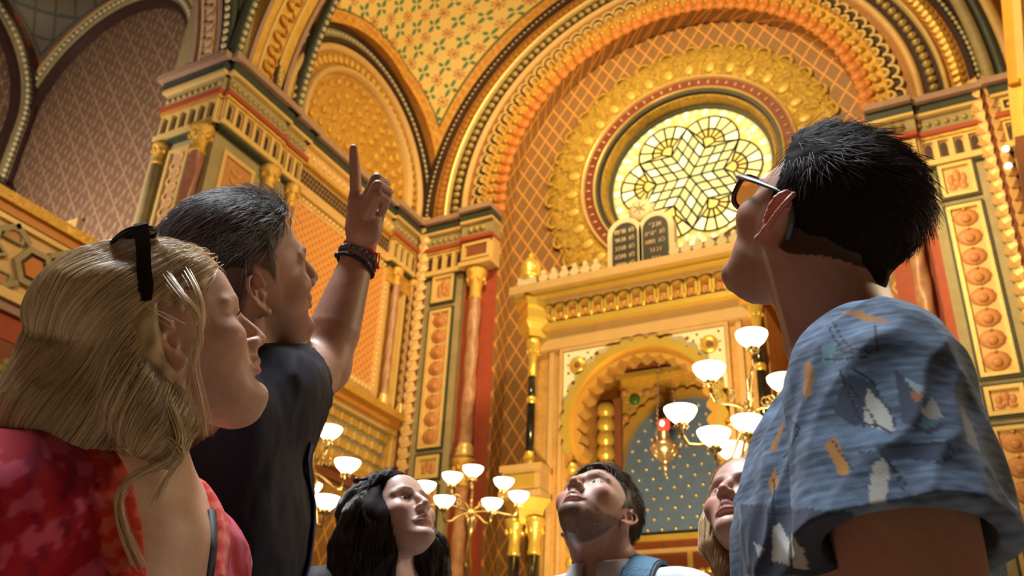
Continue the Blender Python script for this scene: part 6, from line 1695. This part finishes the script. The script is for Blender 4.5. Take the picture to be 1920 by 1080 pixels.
def bracelets():
    ax = WR2-EL2; ax /= np.linalg.norm(ax)
    a = np.cross(ax, FW); a /= np.linalg.norm(a); b = np.cross(ax, a)
    def ring(c, r, n, tilt=0.0): return [c+r*(a*math.cos(t)+b*math.sin(t))+ax*tilt*math.cos(t) for t in np.linspace(0, 2*PI, n+1)[:-1]]
    # grey stone beads
    c = WR2-ax*0.006; o = empty('bracelet', c, 'grey stone bead bracelet on raised wrist', 'bracelet')
    proto = None
    gm = plain('grey_stone', (0.13, 0.13, 0.13), 0.45, var=0.5, scale=120)
    for i, q in enumerate(ring(c, 0.0355, 22, 0.006)):
        if proto is None:
            mb = MB(); mb.sphere((0, 0, 0), 0.0058, 10, 6); proto = mb.build('bead', gm, o); proto.location = q-c
        else: copy_obj(proto, o).location = q-c
    # black cord
    c = WR2-ax*0.024; o = empty('bracelet', c, 'thin black braided cord bracelet below the grey beads', 'bracelet')
    mb = MB(); mb.tube([q-c for q in ring(c, 0.0365, 30, 0.009)], 0.0042, 8, closed=True); mb.build('cord', plain('black_cord', (0.012, 0.011, 0.012), 0.6, bump=.5, bscale=300), o)
    k = ring(c, 0.038, 30, 0.009)[1]; mb = MB(); mb.sphere(k-c, 0.0065, 8, 6); mb.build('knot', plain('cord_knot', (0.015, 0.012, 0.012), 0.6), o)
    # red thread
    c = WR2+ax*0.006; o = empty('bracelet', c, 'red thread bracelet with two loose hanging ends', 'bracelet')
    red = plain('red_thread', (0.65, 0.025, 0.015), 0.7)
    mb = MB()
    for dz in (0, 0.004): mb.tube([q-c+ax*dz for q in ring(c, 0.0335, 30, 0.007)], 0.0018, 6, closed=True)
    mb.build('thread', red, o)
    k = ring(c, 0.035, 30, 0.007)[0]*0+at(703, 474, 1.58*K2)
    for dx, dl in ((4, 0.036), (9, 0.030)):
        e = at(703+dx, 476, 1.575*K2); mb = MB(); mb.tube([k-c, e-c, e-c-np.array([0, 0, dl])], 0.0014, 6); t = mb.build('loose_end', red, o)
        mb = MB(); mb.sphere(e-c-np.array([0, 0, dl]), 0.003, 8, 6); mb.build('knot', red, t)
bracelets()
# ---- man on the right, seen from behind, patterned shirt
def inpoly(x, y, poly):
    c = np.zeros(len(x), bool); n = len(poly)
    for i in range(n):
        (x0, y0), (x1, y1) = poly[i], poly[(i+1) % n]
        if y0 == y1: continue
        c ^= ((y0 > y) != (y1 > y)) & (x < (x1-x0)*(y-y0)/(y1-y0)+x0)
    return c
def nearseg(x, y, pts, w):
    k = np.zeros(len(x), bool)
    for (x0, y0), (x1, y1) in zip(pts[:-1], pts[1:]):
        dx, dy = x1-x0, y1-y0; t = np.clip(((x-x0)*dx+(y-y0)*dy)/(dx*dx+dy*dy), 0, 1)
        k |= np.hypot(x-x0-t*dx, y-y0-t*dy) < w
    return k
def man_shirt():
    s = 1.0; hf = head_frame((-0.138, 1.003, 1.632), -62, 46, -2)
    nb = at(1606, 722, 1.05); tf = body_frame(nb, -98, 4); w = 0.20
    S = SDF(); add_head(S, hf, s, male=True, ears='LR', jaw=1.05, chin=1.4, ear_th=46, ear_s=1.1)
    neck_ops(S, hf, tf, 0.062, s); torso_ops(S, tf, w, depth=0.98)
    arms = []
    for sx in (1, -1):
        sh = tf.w((sx*(w-.012), -.02, -.095)); el = tf.w((sx*(w+.045), -.045, -.36)); wr = tf.w((sx*(w+.02), .08, -.60))
        arms.append((sh, el, wr)); arm_ops(S, sh, el, wr, (0.064, 0.050, 0.046, 0.030)); hand_ops(S, wr, wr-el, -sx*tf.R[0], 1.0, side=-sx)
    lo, hi = bounds([hf.o, tf.w((0, 0, -.5))]+[a[2] for a in arms], 0.17)
    V, F = extract(S, lo, hi, 0.0028)
    hl = lambda ax, y: hl_short(ax, y, front=106, temple=80, ear=12, nape=-78)
    col = head_colors(V, hf, s, (0.50, 0.275, 0.19), brow=(0.05, 0.03, 0.02), beard=(0.22, 0.12, 0.09), beard_k=0.25, blush=0.13, scalp=(0.05, 0.03, 0.022), hairline=hl, seed=8)
    p = surf_obj('person', V, F, SKIN, None, col)
    tag(p, 'dark-haired man in blue sailboat T-shirt seen from behind, looking up', 'person')
    eyes(hf, s, p)
    # T-shirt with printed boats
    B = SDF(); torso_ops(B, tf, w, 0.013, depth=1.0)
    cuts = []
    for sx, (sh, el, wr) in zip((1, -1), arms):
        end = sh*0.50+el*0.50
        B.chain([sh+np.array([0, 0, .006]), sh*.6+el*.4, end], [0.078, 0.086, 0.090], k=0.035); cuts.append((sh, end, el))
    cloth_folds(B, 5.0, 0.010, 54, (1, 1, .55)); cloth_folds(B, 15.0, 0.004, 55, (1, 1, .5))
    for sh, end, el in cuts:
        u = (el-sh)/np.linalg.norm(el-sh)
        B.fn(lambda q, e=end, u=u: np.where(np.linalg.norm(q-f32(e), axis=1) < 0.13, (q-f32(e))@f32(u), -1).astype(np.float32), (0, 0, 0), 99, mode='i', k=0.004)
        B.cone(sh*0.60+el*0.40, el, 0.068, 0.066, k=0.004, mode='s')
    B.cone(tf.w((0, -.012, -.05)), hf.w((0, -.035, -.05)), 0.080, 0.068, k=0.006, mode='s')
    lo, hi = bounds([tf.w((0, 0, .03)), tf.w((0, 0, -.76))]+[q for a in cuts for q in a[:2]], 0.15)
    V, F = extract(B, lo, hi, 0.0024)
    # the print: boats laid out on the flat cloth of the near side
    D = V-CAM; zc = D@FW; x = 960+FPX*(D@RT)/zc; y = 540-FPX*(D@UPV)/zc
    x = x+3*noise3(V, 18, 60); y = y+3*noise3(V, 18, 61)
    st = noise3(V*np.array([1, 1, 7.0]), 9, 62, 3); st2 = noise3(V*np.array([1, 1, 9.0]), 28, 63, 2)
    k = np.clip(0.45+0.40*st+0.30*st2, 0, 1)[:, None]
    col = np.array([0.032, 0.048, 0.085])*(1-k)+np.array([0.15, 0.235, 0.365])*k
    pats = [((0.030, 0.045, 0.085), [(1680, 690), (1735, 745), (1770, 800), (1745, 815), (1690, 790)]), ((0.030, 0.045, 0.085), [(1590, 700), (1640, 720), (1650, 780), (1600, 800), (1560, 770)]),
        ((0.030, 0.045, 0.085), [(1640, 830), (1790, 825), (1780, 850), (1740, 865), (1660, 860)]), ((0.028, 0.04, 0.075), [(1390, 945), (1600, 960), (1610, 1080), (1390, 1080)]),
        ((0.10, 0.20, 0.24), [(1540, 650), (1570, 640), (1560, 680), (1540, 690)]), ((0.09, 0.19, 0.23), [(1720, 800), (1745, 755), (1765, 785), (1740, 805)]),
        ((0.42, 0.43, 0.40), [(1628, 728), (1650, 750), (1673, 785), (1679, 808), (1622, 795), (1618, 780)]), ((0.42, 0.43, 0.40), [(1640, 865), (1660, 856), (1668, 870), (1664, 915), (1660, 945), (1628, 948), (1632, 900)]),
        ((0.40, 0.41, 0.39), [(1745, 745), (1768, 780), (1740, 785), (1728, 770)]), ((0.42, 0.43, 0.40), [(1448, 990), (1462, 978), (1478, 1012), (1484, 1062), (1446, 1052)]), ((0.42, 0.43, 0.40), [(1482, 1000), (1510, 1035), (1520, 1068), (1488, 1066)]),
        ((0.40, 0.41, 0.39), [(1578, 1010), (1610, 1030), (1612, 1058), (1576, 1036)]), ((0.30, 0.31, 0.30), [(1800, 760), (1822, 790), (1838, 850), (1815, 830)]), ((0.32, 0.34, 0.34), [(1412, 1012), (1432, 1030), (1420, 1046)]),
        ((0.36, 0.17, 0.035), [(1504, 690), (1516, 675), (1528, 700), (1522, 740), (1508, 755)]), ((0.38, 0.18, 0.035), [(1545, 835), (1562, 820), (1590, 865), (1594, 890), (1572, 890)]),
        ((0.36, 0.17, 0.035), [(1444, 840), (1468, 785), (1470, 800), (1456, 850)]), ((0.36, 0.17, 0.035), [(1440, 910), (1454, 878), (1462, 905), (1448, 930)]),
        ((0.30, 0.13, 0.03), [(1576, 585), (1610, 580), (1660, 596), (1668, 604), (1620, 600)]), ((0.28, 0.12, 0.03), [(1706, 735), (1722, 720), (1730, 745), (1715, 755)]), ((0.25, 0.35, 0.40), [(1700, 705), (1730, 725), (1722, 740), (1704, 722)])]
    for c, poly in pats: col[inpoly(x, y, poly)] = c
    lines = [[(1575, 690), (1600, 760), (1620, 800)], [(1578, 700), (1640, 790), (1672, 808)], [(1550, 610), (1580, 655), (1600, 660)], [(1560, 605), (1595, 650), (1630, 660), (1625, 668), (1545, 672)], [(1640, 605), (1645, 655)],
        [(1618, 792), (1650, 796), (1680, 812)], [(1610, 845), (1780, 828), (1790, 850), (1750, 870)], [(1668, 860), (1700, 915)], [(1672, 870), (1690, 920)], [(1480, 995), (1486, 1080)], [(1450, 985), (1452, 900)], [(1400, 965), (1500, 960)], [(1600, 690), (1640, 720), (1680, 800)], [(1560, 830), (1600, 880)], [(1480, 780), (1500, 810), (1470, 860)], [(1446, 1058), (1524, 1074)]]
    for l in lines: col[nearseg(x, y, l, 1.7)] = (0.010, 0.012, 0.02)
    ts = surf_obj('tshirt', V, F, CLOTH, p, np.clip(col, 0.004, 1))
    ring = []
    for i in range(32):
        a = 2*PI*i/32; ring.append(tf.w((0.081*math.cos(a), -.012+0.083*math.sin(a), -0.016-0.030*math.sin(a)+0.006*math.cos(2*a))))
    mb = MB(); mb.tube(ring, 0.0075, 8, closed=True); mb.build('collar', plain('slate_rib', (0.06, 0.085, 0.12), 0.9), p)
    trousers(p, tf, w, DENIM, SHOE, -98)
    # hair
    def thick(L):
        z = L[:, 2]; y = L[:, 1]
        top = np.clip((z-55)/40, 0, 1); fr_ = np.clip((y-15)/60, 0, 1)
        return 3+4*np.clip((z+30)/60, 0, 1)+top*(6+9*fr_)
    H = cap_sdf(hf, s, hl, thick)
    H.ell(hf.w((0, -.050, -.026)), (.063, .046, .060), k=0.015)
    cloth_folds(H, 22, 0.003, 66)
    V, F = extract(H, hf.o-0.19, hf.o+0.21, 0.0035)
    hh = surf_obj('hair', V, F, vcol('dark_hair', 0.8, spec=0.08), p, np.tile(np.array([0.014, 0.009, 0.007]), (len(V), 1)))
    HM = hair_mat('dark_brown_strands', [(0.010, 0.006, 0.005), (0.022, 0.013, 0.010), (0.036, 0.024, 0.018)], 0.45, 0.3)
    P = sample_surface(V, F, 11000); N = H.grad(P)
    def comb(L):
        up_ = np.clip((L[:, 2]-.05)/.04, 0, 1)
        a = np.stack([0.75+0*L[:, 0], -0.35+0*L[:, 0], -0.2+0*L[:, 0]], 1); b = np.stack([0*L[:, 0], -0.55+0*L[:, 0], -1+0*L[:, 0]], 1)
        return a*up_[:, None]+b*(1-up_[:, None])
    ln = lambda L: 0.010+0.026*np.clip((L[:, 2]-.02)/.06, 0, 1)
    lf = lambda L: 0.03+0.04*np.clip((L[:, 2]-.05)/.05, 0, 1)+0.04*np.clip((L[:, 1]-.06)/.03, 0, 1)
    strands('hair_strand', short_hair(hf, P, N, comb, ln, lf, jit=0.28, k=5), 0.0004, HM, hh)
    return hf, s
HF3, S3 = man_shirt()

def eyeglasses():
    hf, s = HF3, S3; q = 0.001*s
    c = hf.w(np.array([0, 100, 14])*q)
    o = empty('eyeglasses', c, 'tortoiseshell glasses with amber lenses and grey temples on upturned face', 'eyeglasses')
    W = lambda x, y, z: hf.w(np.array([x, y, z])*q)-c
    tort = plain('tortoiseshell', (0.10, 0.03, 0.012), 0.2, var=0.7, scale=60); grey = plain('grey_acetate', (0.10, 0.12, 0.12), 0.4)
    lm = NT('amber_lens'); lm.set(Roughness=0.04); lm.p.inputs['Base Color'].default_value = (0.85, 0.50, 0.16, 1); lm.p.inputs['Transmission Weight'].default_value = 1.0; lm.p.inputs['IOR'].default_value = 1.1
    fm = MB(); lens = MB()
    for sx in (1, -1):
        ring = []
        for i in range(26):
            a = 2*PI*i/26; u = 26*math.copysign(abs(math.cos(a))**.7, math.cos(a)); v = 21*math.copysign(abs(math.sin(a))**.75, math.sin(a))
            X = sx*36+u; ring.append(W(X, 106-(X/70)**2*7-v*-0.12, 12+v))
        fm.tube(ring, 3.4*q, 6, closed=True); n0 = len(ring)
        cc = sum(ring)/n0+hf.R[1]*0.002
        lens.add([tuple(p_) for p_ in ring]+[tuple(cc)], [(i, (i+1) % n0, n0) for i in range(n0)], True)
    fm.tube([W(-11, 107, 18), W(0, 109, 20), W(11, 107, 18)], 3*q, 6)
    fm.build('frame', tort, o); lens.build('lens', lm.m, o)
    for sx in (1, -1):
        t = MB(); pts = [W(sx*61, 103, 25), W(sx*72, 94, 26), W(sx*76, 55, 29), W(sx*76, 15, 31), W(sx*75, -8, 30), W(sx*73, -26, 10), W(sx*70, -34, -14)]
        t.tube(pts, [5*q, 6*q, 5.5*q, 4.5*q, 4*q, 3.6*q, 3*q], 8, flat=0.5); t.build('temple', grey, o)
eyeglasses()
# ---- dark-haired woman in the second row
def woman_dark():
    s = 0.93; hf = head_frame((-1.209, 1.710, 1.523), 107, 31, -2)
    nb = at(716, 1086, 2.02); tf = body_frame(nb, 118, -2); w = 0.165
    S = SDF(); add_head(S, hf, s, ears='RL', eye_open=6.6)
    neck_ops(S, hf, tf, 0.049, s); torso_ops(S, tf, w, female=True)
    arms = []
    for sx in (1, -1):
        sh = tf.w((sx*(w-.01), -.02, -.07)); el = tf.w((sx*(w+.04), -.02, -.36)); wr = tf.w((sx*(w+.02), .08, -.58))
        arms.append((sh, el, wr)); arm_ops(S, sh, el, wr, (0.042, 0.036, 0.034, 0.023)); hand_ops(S, wr, wr-el, -sx*tf.R[0], 0.92, side=-sx)
    lo, hi = bounds([hf.o, tf.w((0, 0, -.5))]+[a[2] for a in arms], 0.17)
    V, F = extract(S, lo, hi, 0.0028)
    col = head_colors(V, hf, s, (0.66, 0.43, 0.35), lip=(0.42, 0.13, 0.12), blush=0.06, brow=(0.045, 0.028, 0.02), brow_w=0.85, lash_shade=1.0, scalp=(0.02, 0.014, 0.012), hairline=lambda ax, y: hl_short(ax, y, 88, 50, 20, -60), seed=12)
    p = surf_obj('person', V, F, SKIN, None, col)
    tag(p, 'woman with long wavy dark hair and pale face looking up', 'person')
    eyes(hf, s, p, iris=(0.03, 0.016, 0.01), look=(-0.1, 1, -0.05))
    lashes(hf, s, p, hair_mat('black_lash', [(0.01, 0.008, 0.006), (0.012, 0.01, 0.008)]), length=0.010)
    B = SDF(); torso_ops(B, tf, w, 0.010, female=True)
    for sx, (sh, el, wr) in zip((1, -1), arms): B.chain([sh, el, wr*0.9+el*0.1], [0.056, 0.048, 0.036], k=0.03)
    B.cone(tf.w((0, .02, -.06)), hf.w((0, -.03, -.05)), 0.075, 0.060, k=0.006, mode='s'); cloth_folds(B, 8, 0.004, 71)
    lo, hi = bounds([tf.w((0, 0, .03)), tf.w((0, 0, -.74))]+[q for a in arms for q in a], 0.13)
    V, F = extract(B, lo, hi, 0.007)
    surf_obj('top', V, F, CLOTH_SMOOTH, p, np.tile(np.array([0.018, 0.017, 0.019]), (len(V), 1)))
    trousers(p, tf, w, DENIM, SHOE, 118)
    def thick(L): return 8+8*np.clip((L[:, 2]-50)/50, 0, 1)
    hl = lambda ax, y: hl_short(ax, y, front=87, temple=50, ear=-4, nape=-60)
    H = cap_sdf(hf, s, hl, thick)
    H.chain([hf.w((.062, -.030, .05)), at(690, 975, 2.0), at(672, 1030, 1.98), at(668, 1100, 1.96), at(675, 1180, 1.95)], [0.045, 0.050, 0.056, 0.056, 0.03], k=0.04)
    H.chain([hf.w((.070, .015, .045)), hf.w((.080, .016, -.02)), at(712, 1040, 1.97), at(708, 1120, 1.95)], [0.018, 0.022, 0.030, 0.025], k=0.03)
    H.chain([hf.w((-.055, -.045, .03)), at(800, 1035, 2.10), at(806, 1090, 2.08), at(800, 1180, 2.06)], [0.045, 0.044, 0.042, 0.022], k=0.04)
    H.ell(hf.w((0, -.075, -.01)), 0.07, k=0.04)
    cloth_folds(H, 20, 0.005, 73, (1, 1, .28))
    lo, hi = bounds([hf.o, at(675, 1180, 1.95), at(800, 1180, 2.06)], 0.18)
    V, F = extract(H, lo, hi, 0.0055)
    h = surf_obj('hair', V, F, vcol('black_hair', 0.75, spec=0.1), p, np.tile(np.array([0.008, 0.005, 0.005]), (len(V), 1)))
    P = sample_surface(V, F, 13000)
    def dirf(P):
        L = hf.loc(P); k = np.clip((L[:, 2]-0.02)/0.08, 0, 1)
        side = np.stack([np.sign(L[:, 0]), -0.35+0*L[:, 0], -0.5+0*L[:, 0]], 1) @ hf.R
        return side*k[:, None]+np.array([0, 0, -1.])*(1-k[:, None])
    wv = lambda P, t: 0.8*np.stack([noise3(P*np.array([1, 1, 2.2]), 12, 75, 1), noise3(P*np.array([1, 1, 2.2]), 12, 76, 1), 0*P[:, 0]], 1)
    paths = flow_hair(H, P, dirf, 0.15, 14, 0.0008, 0.007, seed=9, wave=wv)
    Lp = hf.loc(paths.reshape(-1, 3)).reshape(paths.shape)/s
    bad = ((Lp[..., 1] > .052) & (Lp[..., 2] < .080) & (Lp[..., 2] > -.12)).any(1)
    strands('hair_strand', paths[~bad], 0.00042, hair_mat('black_strands', [(0.008, 0.006, 0.006), (0.026, 0.015, 0.012), (0.070, 0.042, 0.030)], 0.28), h)
    # small dark hair clip on the crown
    mb = MB(); a = at(668, 901, 2.06); b = at(690, 897, 2.06); mb.tube([a, b], 0.004, 6); mb.sphere(a, 0.008, 8, 6)
    mb.build('hair_clip', plain('dark_red_clip', (0.08, 0.012, 0.008), 0.4), p)
woman_dark()

# ---- bearded man with a backpack
def man_beard():
    s = 1.0; hf = head_frame((-0.788, 1.869, 1.543), -171, 44, -6)
    nb = at(1140, 1090, 1.97); tf = body_frame(nb, -172, 0); w = 0.195
    S = SDF(); add_head(S, hf, s, male=True, ears='RL', jaw=1.0, chin=1.3, brow=1.2, eye_open=4.6)
    neck_ops(S, hf, tf, 0.053, s); torso_ops(S, tf, w)
    arms = []
    for sx in (1, -1):
        sh = tf.w((sx*(w-.01), -.02, -.07)); el = tf.w((sx*(w+.02), -.03, -.37)); wr = tf.w((sx*(w-.01), .09, -.60))
        arms.append((sh, el, wr)); arm_ops(S, sh, el, wr); hand_ops(S, wr, wr-el, -sx*tf.R[0], 1.0, side=-sx)
    lo, hi = bounds([hf.o, tf.w((0, 0, -.5))]+[a[2] for a in arms], 0.17)
    V, F = extract(S, lo, hi, 0.0028)
    hl = lambda ax, y: hl_short(ax, y, front=90, temple=52, ear=-8, nape=-62)
    col = head_colors(V, hf, s, (0.58, 0.35, 0.27), lip=(0.46, 0.20, 0.17), brow=(0.03, 0.018, 0.012), brow_w=1.3, lash_shade=0.8, beard=(0.045, 0.028, 0.020), beard_k=0.8, blush=0.07, scalp=(0.03, 0.02, 0.015), hairline=hl, seed=15)
    p = surf_obj('person', V, F, SKIN, None, col)
    tag(p, 'bearded man in white shirt with blue backpack strap, head tilted far back', 'person')
    eyes(hf, s, p, iris=(0.04, 0.022, 0.012), look=(0.1, 1, -0.12))
    B = SDF(); torso_ops(B, tf, w, 0.012)
    for sx, (sh, el, wr) in zip((1, -1), arms): B.chain([sh, el, wr*0.85+el*0.15], [0.074, 0.062, 0.045], k=0.04)
    cloth_folds(B, 7, 0.007, 81, (1, 1, .5))
    B.cone(tf.w((0, .02, -.06)), hf.w((0, -.03, -.05)), 0.074, 0.068, k=0.006, mode='s')
    B.fn(lambda q: np.maximum(np.abs(q[:, 0])-(q[:, 2]+0.16)*0.30, -q[:, 1]), (0, .05, -.05), 0.3, mode='s', k=0.004, fr=tf)
    lo, hi = bounds([tf.w((0, 0, .03)), tf.w((0, 0, -.76))]+[q for a in arms for q in a], 0.13)
    V, F = extract(B, lo, hi, 0.006)
    col = np.tile(np.array([0.62, 0.66, 0.72]), (len(V), 1)); k = np.clip((noise3(V*np.array([1, 1, .6]), 16, 82, 2)-.35)*3, 0, 1)[:, None]*0.12
    sm = plain('white_linen', (0.62, 0.66, 0.72), 0.85)
    sh_ = surf_obj('shirt', V, F, CLOTH, p, col*(1-k))
    # standing collar with two points
    for sx in (1, -1):
        v = []; nn = 12
        for i in range(nn+1):
            a = PI*(-0.5+1.0*i/nn) ; ang = PI/2-sx*(0.22+ (PI-0.22)*i/nn)
            x_, y_ = 0.078*math.cos(ang), -.012+0.083*math.sin(ang)
            zt = 0.048-0.020*math.sin(ang); zb = -0.010-0.040*math.sin(ang)
            v += [tf.w((x_*1.0, y_*1.0, zt)), tf.w((x_*1.10, y_*1.10+.004, zt-0.006)), tf.w((x_*1.40, y_*1.40+.004, zb-0.004)), tf.w((x_*1.16, y_*1.16, zb-0.010))]
        f = [(4*i+j, 4*i+(j+1) % 4, 4*i+4+(j+1) % 4, 4*i+4+j) for i in range(nn) for j in range(4)]+[(0, 1, 2, 3), (4*nn+3, 4*nn+2, 4*nn+1, 4*nn)]
        mb = MB(); mb.add([tuple(q) for q in v], f, True); mb.build('collar', sm, p)
    trousers(p, tf, w, DENIM, SHOE, -172)
    def thick(L): return 4+9*np.clip((L[:, 2]-55)/40, 0, 1)+5*np.clip((L[:, 1]-40)/40, 0, 1)*np.clip((L[:, 2]-70)/20, 0, 1)
    H = cap_sdf(hf, s, hl, thick); V, F = extract(H, hf.o-0.17, hf.o+0.20, 0.005)
    h = surf_obj('hair', V, F, vcol('brown_hair', 0.5, spec=0.3), p, np.tile(np.array([0.03, 0.018, 0.011]), (len(V), 1)))
    P = sample_surface(V, F, 3500); N = H.grad(P)
    strands('hair_strand', short_hair(hf, P, N, lambda L: np.tile([0.1, -1.0, -0.35], (len(L), 1)), lambda L: 0.012+0.022*np.clip((L[:, 2]-.04)/.05, 0, 1), 0.14, jit=0.5), 0.0006, hair_mat('brown_strands', [(0.02, 0.012, 0.008), (0.07, 0.04, 0.022), (0.16, 0.09, 0.045)], 0.35), h)
    # short beard
    q = 0.001*s
    def bm_(C):
        L = hf.loc(C)/q; x, y, z = np.abs(L[:, 0]), L[:, 1], L[:, 2]
        zb = -50+np.clip((46-y)/46, 0, 1)*40
        return 1.0*((y > 6) & (z > -112) & ((z < -70) | ((x > 30) & (z < zb)) | ((np.abs(z+38) < 4) & (x < 24) & (y > 80)))) + 1e-9
    V2 = np.empty(len(p.data.vertices)*3, np.float32); p.data.vertices.foreach_get('co', V2); V2 = V2.reshape(-1, 3)
    F2 = np.empty(len(p.data.polygons)*4, np.int32); p.data.loops.foreach_get('vertex_index', F2); F2 = F2.reshape(-1, 4)
    P = sample_surface(V2, F2, 2600, bm_); N = S.grad(P)
    strands('beard', short_hair(hf, P, N, lambda L: np.tile([0.0, 0.25, -1.0], (len(L), 1)), 0.0045, 0.5, jit=0.6, k=3), 0.0004, hair_mat('beard_strands', [(0.015, 0.01, 0.007), (0.06, 0.035, 0.02)], 0.5), p)
    # backpack: bag on his back, two straps over the shoulders
    blue = plain('blue_webbing', (0.02, 0.135, 0.25), 0.6, bump=.3, bscale=200); dk = plain('navy_edge', (0.012, 0.05, 0.10), 0.7)
    o = empty('backpack', tf.w((0, -.2, -.3)), 'backpack with wide blue strap over white shirt shoulder', 'backpack')
    base = tf.w((0, -.2, -.3))
    G = SDF(); G.ell((0, -.235, -.27), (0.15, 0.085, 0.24), k=0.03, fr=tf)
    V, F = extract(G, tf.w((0, -.23, -.27))-0.32, tf.w((0, -.23, -.27))+0.32, 0.014); b = surf_obj('bag', V-base, F, blue, o)
    BV = SDF(); torso_ops(BV, tf, w, 0.014)
    for sx in (-1,):
        pts = []
        for t in np.linspace(0, 1, 22):
            a = -0.55+t*3.6
            q_ = tf.w((sx*(0.098+0.03*max(0, t-.5)), -0.10*math.cos(a)*1.3-.01, -0.10+0.16*math.sin(a)))
            for _ in range(5): g = BV.grad(q_[None])[0]; q_ = q_-g*(BV.ev(q_[None])[0]-0.006)
            pts.append(q_)
        for nm, hw, off, m in (('strap', 0.030, 0.0, blue), ('strap_edge', 0.036, -0.003, dk)):
            v = []; n_ = len(pts)
            for i in range(n_):
                t_ = pts[min(i+1, n_-1)]-pts[max(i-1, 0)]; t_ /= np.linalg.norm(t_); g = BV.grad(pts[i][None])[0]; b_ = np.cross(t_, g); b_ /= np.linalg.norm(b_)
                for u, d in ((-hw, off), (hw, off), (hw*.93, off+.006), (-hw*.93, off+.006)): v.append(pts[i]+b_*u+g*d-base)
            f = [(4*i+j, 4*i+(j+1) % 4, 4*i+4+(j+1) % 4, 4*i+4+j) for i in range(n_-1) for j in range(4)]
            mb = MB(); mb.add([tuple(q2) for q2 in v], f, False)
            ob = mb.build(nm, m, o)
man_beard()

# ---- fair-haired woman half hidden behind the patterned shirt
def woman_fair():
    s = 0.96; T = at(1352, 910, 1.72); hf = head_frame((0, 0, 0), -165, 31, -8)
    hf = head_frame(T-hf.w(np.array([0, .122, -.016])*s), -165, 31, -8)
    nb = at(1452, 1120, 1.70); tf = body_frame(nb, 142, 0); w = 0.150
    S = SDF(); add_head(S, hf, s, ears='R', eye_open=4.6)
    neck_ops(S, hf, tf, 0.048, s); torso_ops(S, tf, w, female=True)
    arms = []
    for sx in (1, -1):
        sh = tf.w((sx*(w-.01), -.02, -.07)); el = tf.w((sx*(w+.005), .0, -.36)); wr = tf.w((sx*(w-.03), .14, -.56))
        arms.append((sh, el, wr)); arm_ops(S, sh, el, wr, (0.042, 0.036, 0.034, 0.023)); hand_ops(S, wr, wr-el, -sx*tf.R[0], 0.92, side=-sx)
    lo, hi = bounds([hf.o, tf.w((0, 0, -.5))]+[a[2] for a in arms], 0.17)
    V, F = extract(S, lo, hi, 0.003)
    col = head_colors(V, hf, s, (0.60, 0.36, 0.28), lip=(0.48, 0.14, 0.13), blush=0.09, brow=(0.28, 0.18, 0.11), lash_shade=0.3, seed=17)
    p = surf_obj('person', V, F, SKIN, None, col)
    tag(p, 'fair-haired woman half hidden behind the man in the sailboat T-shirt', 'person')
    eyes(hf, s, p, look=(0.1, 1, 0.4))
    B = SDF(); torso_ops(B, tf, w, 0.010, female=True)
    for sx, (sh, el, wr) in zip((1, -1), arms): B.chain([sh, el, wr*0.9+el*0.1], [0.056, 0.048, 0.036], k=0.03)
    B.cone(tf.w((0, .0, -.05)), hf.w((0, -.03, -.05)), 0.070, 0.056, k=0.006, mode='s')
    lo, hi = bounds([tf.w((0, 0, .03)), tf.w((0, 0, -.74))]+[q for a in arms for q in a], 0.13)
    V, F = extract(B, lo, hi, 0.008); surf_obj('top', V, F, CLOTH_SMOOTH, p, np.tile(np.array([0.12, 0.10, 0.09]), (len(V), 1)))
    trousers(p, tf, w, DENIM, SHOE, 142)
    def thick(L): return 7+8*np.clip((L[:, 2]-50)/50, 0, 1)
    hl = lambda ax, y: hl_short(ax, y, front=82, temple=40, ear=-10, nape=-70)
    H = cap_sdf(hf, s, hl, thick)
    for sx in (1, -1):
        H.chain([hf.w((sx*.066, .020, .055)), hf.w((sx*.078, .022, 0)), hf.w((sx*.075, .014, -.05)), hf.w((sx*.062, .0, -.085))], [0.016, 0.018, 0.020, 0.012], k=0.02)
        H.chain([hf.w((sx*.055, -.045, .02)), hf.w((sx*.060, -.045, -.05)), hf.w((sx*.055, -.035, -.09))], [0.035, 0.036, 0.022], k=0.03)
    H.ell(hf.w((0, -.065, -.03)), (0.06, .05, .08), k=0.04)
    V, F = extract(H, hf.o-0.22, hf.o+0.20, 0.005)
    h = surf_obj('hair', V, F, vcol('fair_hair', 0.5, spec=0.3), p, np.tile(np.array([0.50, 0.33, 0.15]), (len(V), 1)))
    P = sample_surface(V, F, 3000)
    def dirf(P):
        L = hf.loc(P); k = np.clip((L[:, 2]-0.03)/0.07, 0, 1)
        return (np.stack([np.sign(L[:, 0]), -0.3+0*L[:, 0], -0.5+0*L[:, 0]], 1) @ hf.R)*k[:, None]-hf.R[2]*(1-k[:, None])
    strands('hair_strand', flow_hair(H, P, dirf, 0.07, 9, 0.0006, 0.003), 0.0006, hair_mat('fair_strands', [(0.40, 0.25, 0.10), (0.75, 0.55, 0.30), (0.60, 0.40, 0.18)], 0.35), h)
woman_fair()
